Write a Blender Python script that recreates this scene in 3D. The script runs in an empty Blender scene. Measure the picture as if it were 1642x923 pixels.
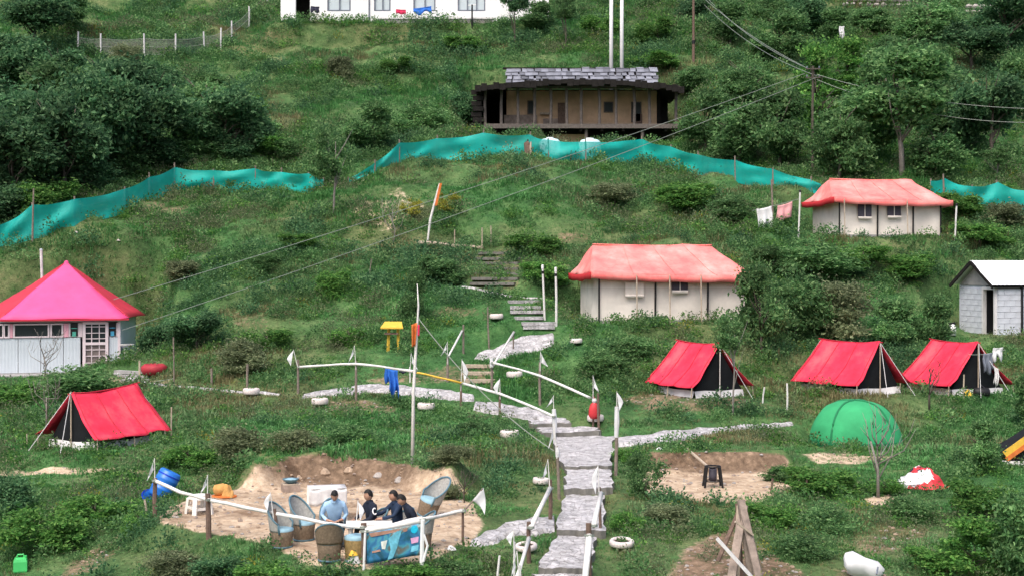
import bpy, bmesh, math, random
import numpy as np
from mathutils import Vector, Matrix, Euler
random.seed(7)
sc = bpy.context.scene
C = sc.collection
R = math.radians
# ------------------------------------------------------------------ camera, sky, sun, exposure
FPX, PX0, HZ = 2300.0, 821.0, 420.0          # focal length in photo pixels, centre column, horizon row
cam = bpy.data.cameras.new('camera'); camo = bpy.data.objects.new('camera', cam); C.objects.link(camo)
camo.location = (0, 0, 0); camo.rotation_euler = (R(90), 0, 0)
cam.sensor_width = 36.0; cam.lens = 36.0 * FPX / 1642.0
cam.shift_y = (HZ - 461.5) / 1642.0
cam.clip_start = 0.5; cam.clip_end = 3000
sc.camera = camo
SUN_EL, SUN_AZ = R(58), R(205)               # azimuth from +Y clockwise: the sun is behind the camera, a little left
w = bpy.data.worlds.new('World'); sc.world = w; w.use_nodes = True
nt = w.node_tree; bg = nt.nodes['Background']
sky = nt.nodes.new('ShaderNodeTexSky'); sky.sky_type = 'NISHITA'; sky.sun_disc = False
sky.sun_elevation = SUN_EL; sky.sun_rotation = SUN_AZ
sky.air_density = 1.0; sky.dust_density = 6.0; sky.ozone_density = 1.0
nt.links.new(sky.outputs[0], bg.inputs[0]); bg.inputs[1].default_value = 0.15
sl = bpy.data.lights.new('sun', 'SUN'); sl.energy = 1.2; sl.angle = R(45); sl.color = (1, .97, .9)
so = bpy.data.objects.new('sun', sl); C.objects.link(so)
sd = Vector((math.sin(SUN_AZ) * math.cos(SUN_EL), math.cos(SUN_AZ) * math.cos(SUN_EL), math.sin(SUN_EL)))
so.rotation_euler = sd.to_track_quat('Z', 'Y').to_euler()
sc.view_settings.view_transform = 'Standard'; sc.view_settings.look = 'None'
sc.view_settings.exposure = 0.62; sc.view_settings.gamma = 1.0

# ------------------------------------------------------------------ materials
def lin(r, g, b):
    f = lambda c: (c / 255) / 12.92 if c <= 10 else ((c / 255 + .055) / 1.055) ** 2.4
    return (f(r), f(g), f(b), 1)
def newmat(name):
    m = bpy.data.materials.new(name); m.use_nodes = True
    return m, m.node_tree, m.node_tree.nodes['Principled BSDF']
def node(t, typ, **kw):
    n = t.nodes.new(typ)
    for k, v in kw.items(): setattr(n, k, v)
    return n
def noise_fac(t, scale, detail=4, rough=.6, coord='Object'):
    tc = node(t, 'ShaderNodeTexCoord'); n = node(t, 'ShaderNodeTexNoise')
    n.inputs['Scale'].default_value = scale; n.inputs['Detail'].default_value = detail; n.inputs['Roughness'].default_value = rough
    t.links.new(tc.outputs[coord], n.inputs['Vector']); return n.outputs['Fac']
def ramp(t, fac, stops):
    r = node(t, 'ShaderNodeValToRGB'); e = r.color_ramp.elements
    e[0].position, e[0].color = stops[0]; e[1].position, e[1].color = stops[-1]
    for p, c in stops[1:-1]:
        x = e.new(p); x.color = c
    t.links.new(fac, r.inputs[0]); return r.outputs[0]
def mul(c, k): return (c[0] * k, c[1] * k, c[2] * k, 1)
def solid(name, col, var=.18, scale=6, rough=.75, bump=0.0, bscale=40, spec=.3, transl=0.0, metal=0):
    m, t, b = newmat(name)
    f = noise_fac(t, scale)
    c = ramp(t, f, [(.3, mul(col, 1 - var)), (.55, col), (.75, mul(col, 1 + var))])
    t.links.new(c, b.inputs['Base Color']); b.inputs['Roughness'].default_value = rough
    b.inputs['Specular IOR Level'].default_value = spec; b.inputs['Metallic'].default_value = metal
    if bump:
        bn = node(t, 'ShaderNodeBump'); bn.inputs['Strength'].default_value = bump; bn.inputs['Distance'].default_value = .02
        t.links.new(noise_fac(t, bscale, 3), bn.inputs['Height']); t.links.new(bn.outputs[0], b.inputs['Normal'])
    if transl:
        tr = node(t, 'ShaderNodeBsdfTranslucent'); t.links.new(c, tr.inputs[0])
        mx = node(t, 'ShaderNodeMixShader'); mx.inputs[0].default_value = transl
        t.links.new(b.outputs[0], mx.inputs[1]); t.links.new(tr.outputs[0], mx.inputs[2])
        t.links.new(mx.outputs[0], t.nodes['Material Output'].inputs[0])
    return m
def leafmat(name, c1, c2, c3, transl=.5):
    m, t, b = newmat(name)
    g = node(t, 'ShaderNodeNewGeometry'); oi = node(t, 'ShaderNodeObjectInfo')
    c = ramp(t, g.outputs['Random Per Island'], [(0, c1), (.55, c2), (1, c3)])
    tn = node(t, 'ShaderNodeAttribute'); tn.attribute_name = 'tone'; ta = node(t, 'ShaderNodeMath', operation='ADD'); ta.inputs[1].default_value = 1.0; t.links.new(tn.outputs['Fac'], ta.inputs[0])
    tm = node(t, 'ShaderNodeHueSaturation'); t.links.new(ta.outputs[0], tm.inputs['Value']); t.links.new(c, tm.inputs['Color']); c = tm.outputs[0]
    hs = node(t, 'ShaderNodeHueSaturation')
    mr = node(t, 'ShaderNodeMapRange'); mr.inputs[3].default_value = .8; mr.inputs[4].default_value = 1.3
    t.links.new(oi.outputs['Random'], mr.inputs[0]); t.links.new(mr.outputs[0], hs.inputs['Value'])
    t.links.new(c, hs.inputs['Color']); c = hs.outputs[0]
    t.links.new(c, b.inputs['Base Color']); b.inputs['Roughness'].default_value = .65; b.inputs['Specular IOR Level'].default_value = .25
    tr = node(t, 'ShaderNodeBsdfTranslucent'); t.links.new(c, tr.inputs[0])
    mx = node(t, 'ShaderNodeMixShader'); mx.inputs[0].default_value = transl
    t.links.new(b.outputs[0], mx.inputs[1]); t.links.new(tr.outputs[0], mx.inputs[2])
    t.links.new(mx.outputs[0], t.nodes['Material Output'].inputs[0])
    return m
M = {}
M['red'] = solid('red_tent_fabric', (.78, .04, .085, 1), .2, 1.1, .65, .7, 3.2, .25, .15)
M['salmon'] = solid('salmon_tent_fabric', (.84, .27, .24, 1), .2, .8, .7, .6, 3, .25, .12)
M['redflap'] = solid('red_flap_fabric', (.62, .04, .05, 1), .12, 2, .65, 0, 9, .3, .2)
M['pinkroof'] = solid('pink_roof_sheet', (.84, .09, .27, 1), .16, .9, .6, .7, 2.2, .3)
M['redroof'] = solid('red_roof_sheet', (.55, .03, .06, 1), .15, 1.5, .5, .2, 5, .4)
M['canvas'] = solid('cream_canvas', (.80, .74, .68, 1), .14, 1.6, .85, .6, 3.5, .2, .08)
M['charcoal'] = solid('charcoal_canvas', (.012, .014, .017, 1), .3, 3, .8, .2, 10, .2)
M['mudflap'] = solid('white_mud_flap', (.68, .67, .68, 1), .15, 3, .7)
M['black'] = solid('black_paint', (.015, .015, .017, 1), .2, 5, .5)
M['meshwin'] = solid('grey_mesh_window', (.06, .055, .075, 1), .2, 8, .6)
M['white'] = solid('white_paint', (.80, .80, .81, 1), .06, 3, .55)
M['plaster'] = solid('white_plaster', (.86, .86, .88, 1), .04, 1, .8)
M['dirtywhite'] = solid('weathered_white', (.66, .65, .66, 1), .18, 9, .7, .3, 30)
M['tyre'] = solid('painted_tyre', (.72, .64, .62, 1), .2, 7, .6, .3, 30)
M['cloth'] = solid('white_cloth', (.78, .79, .81, 1), .06, 6, .85, 0, 9, .2, .2)
M['pinkcloth'] = solid('pink_cloth', (.80, .42, .44, 1), .08, 6, .85, 0, 9, .2, .2)
M['bluecloth'] = solid('blue_cloth', (.03, .16, .62, 1), .3, 6, .8, .3, 12)
M['redcloth'] = solid('red_cloth', (.6, .03, .1, 1), .3, 6, .8)
M['darkcloth'] = solid('dark_cloth', (.03, .03, .06, 1), .3, 6, .8)
M['greycloth'] = solid('grey_cloth', (.16, .18, .23, 1), .25, 6, .8)
M['orangecloth'] = solid('orange_cloth', (.75, .22, .06, 1), .2, 8, .8, 0, 9, .2, .2)
M['wood'] = solid('weathered_wood', (.23, .19, .16, 1), .35, 14, .85, .5, 60)
M['woodpost'] = solid('brown_post_wood', (.17, .115, .09, 1), .35, 14, .85, .5, 60)
M['palewood'] = solid('pale_wood', (.46, .38, .30, 1), .25, 10, .8, .4, 50)
M['plankwood'] = solid('plank_wood', (.34, .27, .23, 1), .4, 6, .85, .5, 40)
M['bamboo'] = solid('whitened_bamboo', (.70, .69, .67, 1), .14, 5, .6, .3, 30)
M['yellowwood'] = solid('yellow_paint', (.70, .45, .06, 1), .15, 6, .6)
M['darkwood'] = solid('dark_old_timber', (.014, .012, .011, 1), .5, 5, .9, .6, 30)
M['greywood'] = solid('grey_old_timber', (.14, .12, .11, 1), .35, 8, .9, .5, 40)
M['mudwall'] = solid('tan_mud_wall', (.62, .43, .28, 1), .22, 1.6, .9, .3, 10)
M['slate'] = solid('pale_slate', (.22, .23, .275, 1), .35, 2.5, .6, .3, 20)
M['concrete'] = solid('grey_concrete', (.33, .32, .32, 1), .2, 2, .9, .5, 18)
def objrand(m, lo, hi):
    t = m.node_tree; b = t.nodes['Principled BSDF']; l = b.inputs['Base Color'].links[0]; src = l.from_socket
    oi = node(t, 'ShaderNodeObjectInfo'); mr = node(t, 'ShaderNodeMapRange'); mr.inputs[3].default_value = lo; mr.inputs[4].default_value = hi; t.links.new(oi.outputs['Random'], mr.inputs[0])
    hs = node(t, 'ShaderNodeHueSaturation'); t.links.new(mr.outputs[0], hs.inputs['Value']); t.links.new(src, hs.inputs['Color']); t.links.new(hs.outputs[0], b.inputs['Base Color'])
objrand(M['slate'], .45, 1.15)
def faded(name, a, b_, c_):
    m, t, b = newmat(name); n1 = noise_fac(t, .9, 5, .65); c = ramp(t, n1, [(.34, a), (.5, b_), (.68, c_)])
    st = ramp(t, noise_fac(t, 5, 5, .7), [(.28, (.78, .74, .72, 1)), (.45, (1, 1, 1, 1))]); mx = node(t, 'ShaderNodeMixRGB', blend_type='MULTIPLY'); mx.inputs[0].default_value = .8; t.links.new(c, mx.inputs[1]); t.links.new(st, mx.inputs[2])
    t.links.new(mx.outputs[0], b.inputs['Base Color']); b.inputs['Roughness'].default_value = .75; b.inputs['Specular IOR Level'].default_value = .2
    bn = node(t, 'ShaderNodeBump'); bn.inputs['Strength'].default_value = .6; bn.inputs['Distance'].default_value = .03; t.links.new(noise_fac(t, 4, 4), bn.inputs['Height']); t.links.new(bn.outputs[0], b.inputs['Normal']); return m
M['salmon'] = faded('faded_salmon_fabric', (.80, .17, .165, 1), (.84, .26, .24, 1), (.88, .40, .37, 1))
M['red'] = faded('faded_red_fabric', (.62, .025, .06, 1), (.76, .04, .085, 1), (.84, .11, .14, 1))
M['redseam'] = solid('dark_red_seam', (.50, .02, .05, 1), .2, 6, .7)
M['darkred'] = solid('dark_red_plastic', (.36, .03, .045, 1), .2, 6, .6)
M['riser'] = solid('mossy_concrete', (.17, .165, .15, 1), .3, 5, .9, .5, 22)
M['sheet'] = solid('blue_white_metal_sheet', (.56, .62, .68, 1), .08, 2, .5, .1, 12)
M['sheetframe'] = solid('pinkish_white_frame', (.72, .62, .66, 1), .08, 4, .6)
M['pinkframe'] = solid('pink_frame', (.75, .38, .47, 1), .08, 4, .6)
M['glass'] = solid('dark_window_glass', (.022, .032, .034, 1), .3, 1.5, .45, 0, 9, .25)
M['curtainglass'] = solid('curtained_glass', (.20, .165, .16, 1), .25, 5, .3, 0, 9, .6)
M['paleglass'] = solid('pale_window_glass', (.55, .63, .68, 1), .1, 1, .15, 0, 9, .6)
M['roofwhite'] = solid('white_metal_roof', (.85, .87, .90, 1), .03, 1, .35)
M['blockwall'] = solid('grey_white_blocks', (.58, .61, .68, 1), .16, 2.2, .85, .4, 14)
M['green_tent'] = solid('green_tent_fabric', (.05, .38, .16, 1), .16, 2.0, .75, .6, 4, .15, .12)
M['green_dark'] = solid('green_tent_seam', (.02, .20, .085, 1), .10, 2.5, .5)
M['tank'] = solid('pale_blue_tank', (.55, .78, .82, 1), .06, 2, .45)
M['bluedrum'] = solid('blue_plastic', (.02, .17, .62, 1), .1, 3, .35, 0, 9, .5)
M['deepblue'] = solid('deep_blue_plastic', (.01, .04, .5, 1), .1, 3, .4)
M['greencan'] = solid('bright_green_plastic', (.08, .55, .16, 1), .1, 3, .4)
M['plastic'] = solid('white_plastic', (.82, .80, .76, 1), .04, 3, .4)
M['rim'] = solid('blue_grey_cane_rim', (.10, .19, .24, 1), .25, 8, .5)
M['seatblue'] = solid('light_blue_seat', (.28, .46, .56, 1), .2, 8, .6)
M['weave'] = solid('brown_woven_cane', (.22, .165, .115, 1), .35, 22, .8, .6, 90)
M['paleweave'] = solid('grey_woven_cane', (.40, .39, .37, 1), .25, 22, .8, .6, 90)
M['skin'] = solid('skin', (.40, .225, .155, 1), .08, 8, .55)
M['hair'] = solid('black_hair', (.010, .009, .009, 1), .3, 30, .5, .5, 80)
M['shirt'] = solid('light_blue_shirt', (.36, .55, .78, 1), .10, 9, .8, .3, 20)
M['hoodie'] = solid('navy_hoodie', (.012, .018, .035, 1), .2, 9, .85, .3, 20)
M['jacket'] = solid('blue_black_jacket', (.018, .035, .075, 1), .25, 9, .8, .3, 20)
M['trousers'] = solid('dark_trousers', (.02, .022, .03, 1), .2, 9, .85)
M['wire'] = solid('wire', (.24, .27, .24, 1), .1, 2, .6)
M['soil'] = solid('dark_soil', (.07, .05, .035, 1), .3, 20, .95, .6, 60)
M['redpot'] = solid('red_plastic', (.55, .04, .05, 1), .15, 6, .5)
M['rock'] = solid('grey_rock', (.40, .37, .35, 1), .25, 8, .9, .6, 25)
M['tanrock'] = solid('tan_stone', (.40, .30, .22, 1), .25, 9, .9, .6, 25)
M['canegold'] = solid('yellow_brown_cane', (.30, .21, .09, 1), .3, 22, .8, .6, 90)
M['tan'] = solid('tan_blanket', (.55, .30, .10, 1), .3, 9, .9, .4, 30)
M['bark'] = solid('bark', (.10, .085, .07, 1), .3, 12, .95, .6, 40)
M['palebark'] = solid('pale_bark', (.24, .22, .20, 1), .25, 12, .95, .5, 40)
M['leaf_dark'] = leafmat('dark_leaves', lin(50, 86, 58), lin(78, 120, 80), lin(120, 156, 108))
M['leaf_mid'] = leafmat('mid_leaves', lin(62, 100, 62), lin(96, 138, 84), lin(140, 174, 116))
M['leaf_bright'] = leafmat('bright_leaves', lin(56, 98, 46), lin(86, 136, 64), lin(128, 166, 88))
M['leaf_grey'] = leafmat('grey_green_leaves', lin(84, 98, 70), lin(118, 132, 96), lin(156, 162, 126))
M['leaf_yellow'] = leafmat('yellow_leaves', lin(110, 120, 40), lin(150, 150, 60), lin(176, 168, 90))
M['grass_a'] = leafmat('grass_green', lin(42, 88, 48), lin(66, 121, 66), lin(101, 153, 90), .25)
M['grass_b'] = leafmat('grass_dull', lin(60, 92, 56), lin(86, 118, 74), lin(120, 143, 100), .25)
M['grass_c'] = leafmat('grass_dry', lin(92, 94, 64), lin(118, 114, 80), lin(142, 136, 100), .2)
def netmat(name, col, alpha):
    m, t, b = newmat(name)
    c = ramp(t, noise_fac(t, .7), [(.3, mul(col, .8)), (.7, mul(col, 1.15))])
    t.links.new(c, b.inputs['Base Color']); b.inputs['Roughness'].default_value = .6
    tr = node(t, 'ShaderNodeBsdfTranslucent'); t.links.new(c, tr.inputs[0])
    m1 = node(t, 'ShaderNodeMixShader'); m1.inputs[0].default_value = .3
    t.links.new(b.outputs[0], m1.inputs[1]); t.links.new(tr.outputs[0], m1.inputs[2])
    tp = node(t, 'ShaderNodeBsdfTransparent'); m2 = node(t, 'ShaderNodeMixShader'); m2.inputs[0].default_value = alpha
    t.links.new(tp.outputs[0], m2.inputs[1]); t.links.new(m1.outputs[0], m2.inputs[2])
    t.links.new(m2.outputs[0], t.nodes['Material Output'].inputs[0]); return m
M['net'] = netmat('teal_shade_net', (.0, .55, .49, 1), .82)
M['fencemesh'] = netmat('grey_wire_mesh', (.42, .42, .38, 1), .30)
def paving():
    m, t, b = newmat('rubble_paving')
    tc = node(t, 'ShaderNodeTexCoord'); v = node(t, 'ShaderNodeTexVoronoi', feature='DISTANCE_TO_EDGE'); v.inputs['Scale'].default_value = 8.5
    vc = node(t, 'ShaderNodeTexVoronoi'); vc.inputs['Scale'].default_value = 8.5
    t.links.new(tc.outputs['Object'], v.inputs[0]); t.links.new(tc.outputs['Object'], vc.inputs[0])
    base = ramp(t, noise_fac(t, 5, 6), [(.3, (.27, .265, .26, 1)), (.5, (.47, .46, .47, 1)), (.7, (.62, .61, .63, 1))])
    sep = node(t, 'ShaderNodeSeparateColor'); t.links.new(vc.outputs['Color'], sep.inputs[0])
    cel = ramp(t, sep.outputs[0], [(0, (.70, .70, .72, 1)), (1, (1.12, 1.11, 1.12, 1))])
    mx = node(t, 'ShaderNodeMixRGB', blend_type='MULTIPLY'); mx.inputs[0].default_value = .8
    t.links.new(base, mx.inputs[1]); t.links.new(cel, mx.inputs[2])
    e = ramp(t, v.outputs[0], [(0, (.50, .48, .45, 1)), (.06, (1, 1, 1, 1))])
    m2 = node(t, 'ShaderNodeMixRGB', blend_type='MULTIPLY'); m2.inputs[0].default_value = .8
    t.links.new(mx.outputs[0], m2.inputs[1]); t.links.new(e, m2.inputs[2])
    t.links.new(m2.outputs[0], b.inputs['Base Color']); b.inputs['Roughness'].default_value = .85
    bn = node(t, 'ShaderNodeBump'); bn.inputs['Strength'].default_value = .8; bn.inputs['Distance'].default_value = .03
    t.links.new(e, bn.inputs['Height']); t.links.new(bn.outputs[0], b.inputs['Normal']); return m
M['paving'] = paving()
def groundmat():
    m, t, b = newmat('hillside_soil_and_turf')
    big = noise_fac(t, .12, 5, .6); mid = noise_fac(t, .9, 6, .7); fine = noise_fac(t, 7, 5, .7)
    g1 = ramp(t, mid, [(.3, lin(42, 74, 44)), (.5, lin(62, 100, 57)), (.68, lin(90, 122, 75))])
    g2 = ramp(t, mid, [(.3, lin(62, 80, 48)), (.5, lin(92, 104, 68)), (.7, lin(124, 120, 90))])
    mx = node(t, 'ShaderNodeMixRGB'); t.links.new(ramp(t, big, [(.4, (0, 0, 0, 1)), (.62, (1, 1, 1, 1))]), mx.inputs[0])
    t.links.new(g1, mx.inputs[1]); t.links.new(g2, mx.inputs[2])
    d = ramp(t, fine, [(.25, lin(152, 132, 112)), (.5, lin(190, 170, 148)), (.75, lin(216, 200, 180))])
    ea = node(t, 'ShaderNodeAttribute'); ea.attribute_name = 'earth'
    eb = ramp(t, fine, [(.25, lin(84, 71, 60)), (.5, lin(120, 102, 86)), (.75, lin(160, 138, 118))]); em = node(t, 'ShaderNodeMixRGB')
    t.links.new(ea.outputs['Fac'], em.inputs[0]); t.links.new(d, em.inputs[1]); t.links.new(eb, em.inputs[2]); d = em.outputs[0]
    d2 = ramp(t, mid, [(.34, (.50, .44, .40, 1)), (.5, (.92, .9, .88, 1)), (.65, (1.12, 1.1, 1.08, 1))])
    dm = node(t, 'ShaderNodeMixRGB', blend_type='MULTIPLY'); dm.inputs[0].default_value = 1
    t.links.new(d, dm.inputs[1]); t.links.new(d2, dm.inputs[2])
    gf = node(t, 'ShaderNodeMixRGB', blend_type='MULTIPLY'); gf.inputs[0].default_value = .9; t.links.new(mx.outputs[0], gf.inputs[1]); t.links.new(ramp(t, noise_fac(t, 11, 6, .75), [(.3, (.55, .55, .55, 1)), (.7, (1.4, 1.4, 1.35, 1))]), gf.inputs[2]); mx = gf
    at_ = node(t, 'ShaderNodeAttribute'); at_.attribute_name = 'dirt'
    ad = node(t, 'ShaderNodeMath', operation='ADD'); t.links.new(at_.outputs['Fac'], ad.inputs[0])
    sb = node(t, 'ShaderNodeMath', operation='MULTIPLY_ADD'); sb.inputs[1].default_value = 1.3; sb.inputs[2].default_value = -.65
    mf = node(t, 'ShaderNodeMath', operation='ADD'); t.links.new(mid, mf.inputs[0]); t.links.new(fine, mf.inputs[1]); mh = node(t, 'ShaderNodeMath', operation='MULTIPLY'); mh.inputs[1].default_value = .5; t.links.new(mf.outputs[0], mh.inputs[0]); t.links.new(mh.outputs[0], sb.inputs[0]); t.links.new(sb.outputs[0], ad.inputs[1])
    fac = ramp(t, ad.outputs[0], [(.38, (0, 0, 0, 1)), (.62, (1, 1, 1, 1))])
    m3 = node(t, 'ShaderNodeMixRGB'); t.links.new(fac, m3.inputs[0]); t.links.new(mx.outputs[0], m3.inputs[1]); t.links.new(dm.outputs[0], m3.inputs[2])
    t.links.new(m3.outputs[0], b.inputs['Base Color']); b.inputs['Roughness'].default_value = .95; b.inputs['Specular IOR Level'].default_value = .15
    bn = node(t, 'ShaderNodeBump'); bn.inputs['Strength'].default_value = .7; bn.inputs['Distance'].default_value = .06
    t.links.new(fine, bn.inputs['Height']); t.links.new(bn.outputs[0], b.inputs['Normal']); return m
M['ground'] = groundmat()

# ------------------------------------------------------------------ terrain
COLS = {
 -250: [(1000,23.5),(923,26),(850,28.5),(790,31),(757,33),(720,35),(680,38.5),(640,43.5),(612,47.5),(595,50),(500,53.5),(395,57),(300,63),(200,72),(100,84),(0,98),(-80,112)],
 100: [(1000,23.5),(923,26),(850,28.5),(790,31),(757,33),(720,35),(680,38.5),(640,43.5),(612,47.5),(595,50),(500,53.5),(385,57),(300,63),(200,72),(100,84),(0,98),(-80,112)],
 450: [(1000,22.3),(923,24),(893,25),(860,25.8),(775,32),(735,33),(700,36),(640,41),(600,44),(517,48.5),(455,52),(400,55.5),(330,60.5),(300,63.5),(200,73),(100,84.5),(0,98),(-80,112)],
 821: [(1000,21.8),(923,23.6),(870,25.6),(850,26.5),(790,30.2),(748,33.3),(697,38),(640,41),(590,43.7),(517,47),(455,51),(400,55),(330,60),(258,68.5),(225,75),(150,80),(100,84),(45,89.5),(0,97),(-80,111)],
 1150: [(1000,21.8),(923,23.6),(860,26.3),(800,29.8),(757,33.7),(730,34.5),(690,37.8),(640,41),(590,43.7),(520,47.2),(455,51),(400,54),(330,60),(275,67),(225,74),(150,80),(100,84.5),(45,90),(0,97),(-80,111)],
 1450: [(1000,22),(923,24),(860,27),(800,30.3),(757,33.5),(720,37),(690,39),(632,42),(590,45),(535,49),(455,53),(383,56.2),(320,62),(300,64),(225,73),(150,80),(100,85),(45,91),(0,98),(-80,112)],
 1850: [(1000,22),(923,24),(860,27),(800,30.3),(757,33.5),(720,37),(690,39),(632,42),(590,45),(535,50),(455,54),(383,57),(320,62),(300,64),(225,73),(150,80),(100,85),(45,91),(0,98),(-80,112)],
}
cp = []
for px, rows in COLS.items():
    for py, Y in rows: cp.append(((px - PX0) / FPX * Y, Y, (HZ - py) / FPX * Y))
for x in (-60, 0, 60): cp += [(x, 0, -9), (x, -40, -14)]
for x in (-120, 0, 120): cp += [(x, 150, 38), (x, 260, 84), (x, 420, 140)]
cp = np.array(cp); AX = .55
def tps_fit(P):
    n = len(P); x = P[:, 0] * AX; y = P[:, 1]
    r2 = (x[:, None] - x[None]) ** 2 + (y[:, None] - y[None]) ** 2
    K = r2 * np.log(r2 + 1e-9) * .5 + np.eye(n) * .8
    Pm = np.c_[np.ones(n), x, y]
    A = np.zeros((n + 3, n + 3)); A[:n, :n] = K; A[:n, n:] = Pm; A[n:, :n] = Pm.T
    return np.linalg.solve(A, np.r_[P[:, 2], 0, 0, 0])
TW = tps_fit(cp)
def H0(X, Y):
    X = np.atleast_1d(np.asarray(X, float)); Y = np.atleast_1d(np.asarray(Y, float)); sh = X.shape
    x = X.ravel() * AX; y = Y.ravel(); out = TW[-3] + TW[-2] * x + TW[-1] * y
    for i in range(len(cp)):
        r2 = (x - cp[i, 0] * AX) ** 2 + (y - cp[i, 1]) ** 2
        out = out + TW[i] * r2 * np.log(r2 + 1e-9) * .5
    return out.reshape(sh)
def vnoise(x, y, seed):
    xi = np.floor(x).astype(np.int64); yi = np.floor(y).astype(np.int64); fx = x - xi; fy = y - yi
    fx = fx * fx * (3 - 2 * fx); fy = fy * fy * (3 - 2 * fy)
    def h(a, b):
        n = (a * 374761393 + b * 668265263 + seed * 1442695041) & 0x7fffffff
        n = ((n ^ (n >> 13)) * 1274126177) & 0x7fffffff
        return ((n ^ (n >> 16)) & 0xffff) / 65535.0
    return (h(xi, yi) * (1 - fx) + h(xi + 1, yi) * fx) * (1 - fy) + (h(xi, yi + 1) * (1 - fx) + h(xi + 1, yi + 1) * fx) * fy - .5
def sstep(a, b, x):
    t = np.clip((x - a) / (b - a), 0, 1); return t * t * (3 - 2 * t)
def poly_sd(poly, X, Y):
    """signed distance (negative inside) of points to a polygon, all metres"""
    d = np.full(X.shape, 1e9); inside = np.zeros(X.shape, bool); n = len(poly)
    for i in range(n):
        ax, ay = poly[i]; bx, by = poly[(i + 1) % n]; ex, ey = bx - ax, by - ay
        t = np.clip(((X - ax) * ex + (Y - ay) * ey) / (ex * ex + ey * ey + 1e-12), 0, 1)
        d = np.minimum(d, np.hypot(X - ax - t * ex, Y - ay - t * ey))
        c = ((ay > Y) != (by > Y)); inside ^= c & (X < (bx - ax) * (Y - ay) / (by - ay + 1e-12) + ax)
    return np.where(inside, -d, d)
def ray(px, py, Y): return Vector(((px - PX0) / FPX * Y, Y, (HZ - py) / FPX * Y))
YS = np.concatenate([np.arange(20, 60, .08), np.arange(60, 130, .2)])
def hit(px, py, fn):
    X = (px - PX0) / FPX * YS; z = (HZ - py) / FPX * YS; d = z - fn(X, YS)
    k = np.argmax(d <= 0)
    if d[k] > 0: k = len(YS) - 1
    if k > 0:
        t = d[k - 1] / (d[k - 1] - d[k] + 1e-12); Y = YS[k - 1] + t * (YS[k] - YS[k - 1])
    else: Y = YS[0]
    return ray(px, py, float(Y))
G0 = lambda px, py: hit(px, py, H0)
PADS = []    # (polygon, plane a,b,c, falloff)
def pad_poly(poly, plane, fall=.9): PADS.append((poly, plane, fall))
def pad_rect(loc, hx0, hx1, hy0, hy1, rotz, fall=1.0, dz=0):
    c, s = math.cos(rotz), math.sin(rotz)
    pl = [(loc[0] + c * x - s * y, loc[1] + s * x + c * y) for x, y in ((hx0, hy0), (hx1, hy0), (hx1, hy1), (hx0, hy1))]
    PADS.append((pl, (0, 0, loc[2] + dz), fall))
def planefit(pts):
    A = np.array([(p[0], p[1], 1) for p in pts]); return tuple(np.linalg.lstsq(A, np.array([p[2] for p in pts]), rcond=None)[0])
# seating terrace and fire pit: level ground
ZS = -4.93
def onplane(px, py, z): Y = z * FPX / (HZ - py); return ((px - PX0) / FPX * Y, Y)
SEAT = [onplane(a, b, ZS) for a, b in ((262,834),(335,851),(440,868),(500,900),(600,903),(690,892),(740,864),(766,838),(752,808),(705,788),(640,778),(520,776),(440,778),(385,785),(320,796),(275,810))]
pad_poly(SEAT, (0, 0, ZS), .75)
pad_poly([onplane(a, b, -4.42) for a, b in ((410,742),(470,733),(560,733),(640,737),(720,750),(740,742),(640,712),(500,708),(420,720))], (0, 0, -4.42), .55)
ZP = -4.95
PIT = [onplane(a, b, ZP) for a, b in ((1045,790),(1120,800),(1190,800),(1262,785),(1262,768),(1200,760),(1100,761),(1040,770))]
pad_poly(PIT, (0, 0, ZP), .3)
pad_poly([((a - PX0) / FPX * 34.5, b) for a, b in ((1045,34.5),(1100,34.15),(1200,34.1),(1255,34.4),(1240,36),(1060,36))], (0, 0, -4.5), .34)
# main things that stand on level pads
LOC = {}
LOC['hut'] = ray(94, 596, 49.5); RZ_HUT = R(16)
pad_rect(LOC['hut'], -3.4, 3.1, -.9, 6, RZ_HUT, 1.2, -.06)
LOC['swiss_low'] = ray(961, 519, 46.6); pad_rect(LOC['swiss_low'], -.5, 5, -.5, 3.4, R(9), 1.0)
LOC['swiss_up'] = ray(1346, 381, 55.8); pad_rect(LOC['swiss_up'], -.5, 5, -.5, 3.4, R(8), 1.0)
LOC['shed'] = ray(1599, 537, 49.6); pad_rect(LOC['shed'], -.4, 5, -.6, 3, R(14), 1.0)
LOC['tent_l'] = ray(118, 719, 35.0); pad_rect(LOC['tent_l'], -1.3, 1.3, -.3, 2.4, R(-28), .8)
LOC['tent_m'] = ray(1152, 636, 41.0); pad_rect(LOC['tent_m'], -1.3, 1.3, -.4, 2.5, R(28), .8)
LOC['tent_r'] = ray(1408, 632, 41.8); pad_rect(LOC['tent_r'], -1.3, 1.3, -.4, 2.5, R(30), .8)
LOC['tent_rr'] = ray(1566, 633, 42.4); pad_rect(LOC['tent_rr'], -1.3, 1.3, -.4, 2.5, R(18), .8)
LOC['dome'] = ray(1371, 712, 37.8); pad_rect(LOC['dome'], -1.5, 1.5, -1.3, 1.2, 0, .7)
LOC['old'] = ray(931, 240, 76); pad_rect(LOC['old'], -5.5, 5.5, -1.5, 5, 0, 1.5)
LOC['white'] = ray(660, 38, 90); pad_rect(LOC['white'], -8.5, 8.8, -.5, 6, 0, 1.2)
SLABS = []   # stone steps of the path: corner points front-left, front-right, back-right, back-left
def slab(*c): SLABS.append([ray(*p) for p in c])
slab((850,946,22.4),(946,946,22.4),(942,919,23.7),(856,919,23.7))
slab((860,909,23.7),(946,911,23.7),(955,860,26.5),(893,858,26.5))
slab((890,849,26.5),(969,850,26.5),(968,793,30.3),(906,792,30.3))
slab((906,783,30.3),(984,781,30.3),(978,751,33.0),(908,752,33.0))
slab((903,747,33.0),(979,746,33.0),(985,698,38),(886,699,38))
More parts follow.
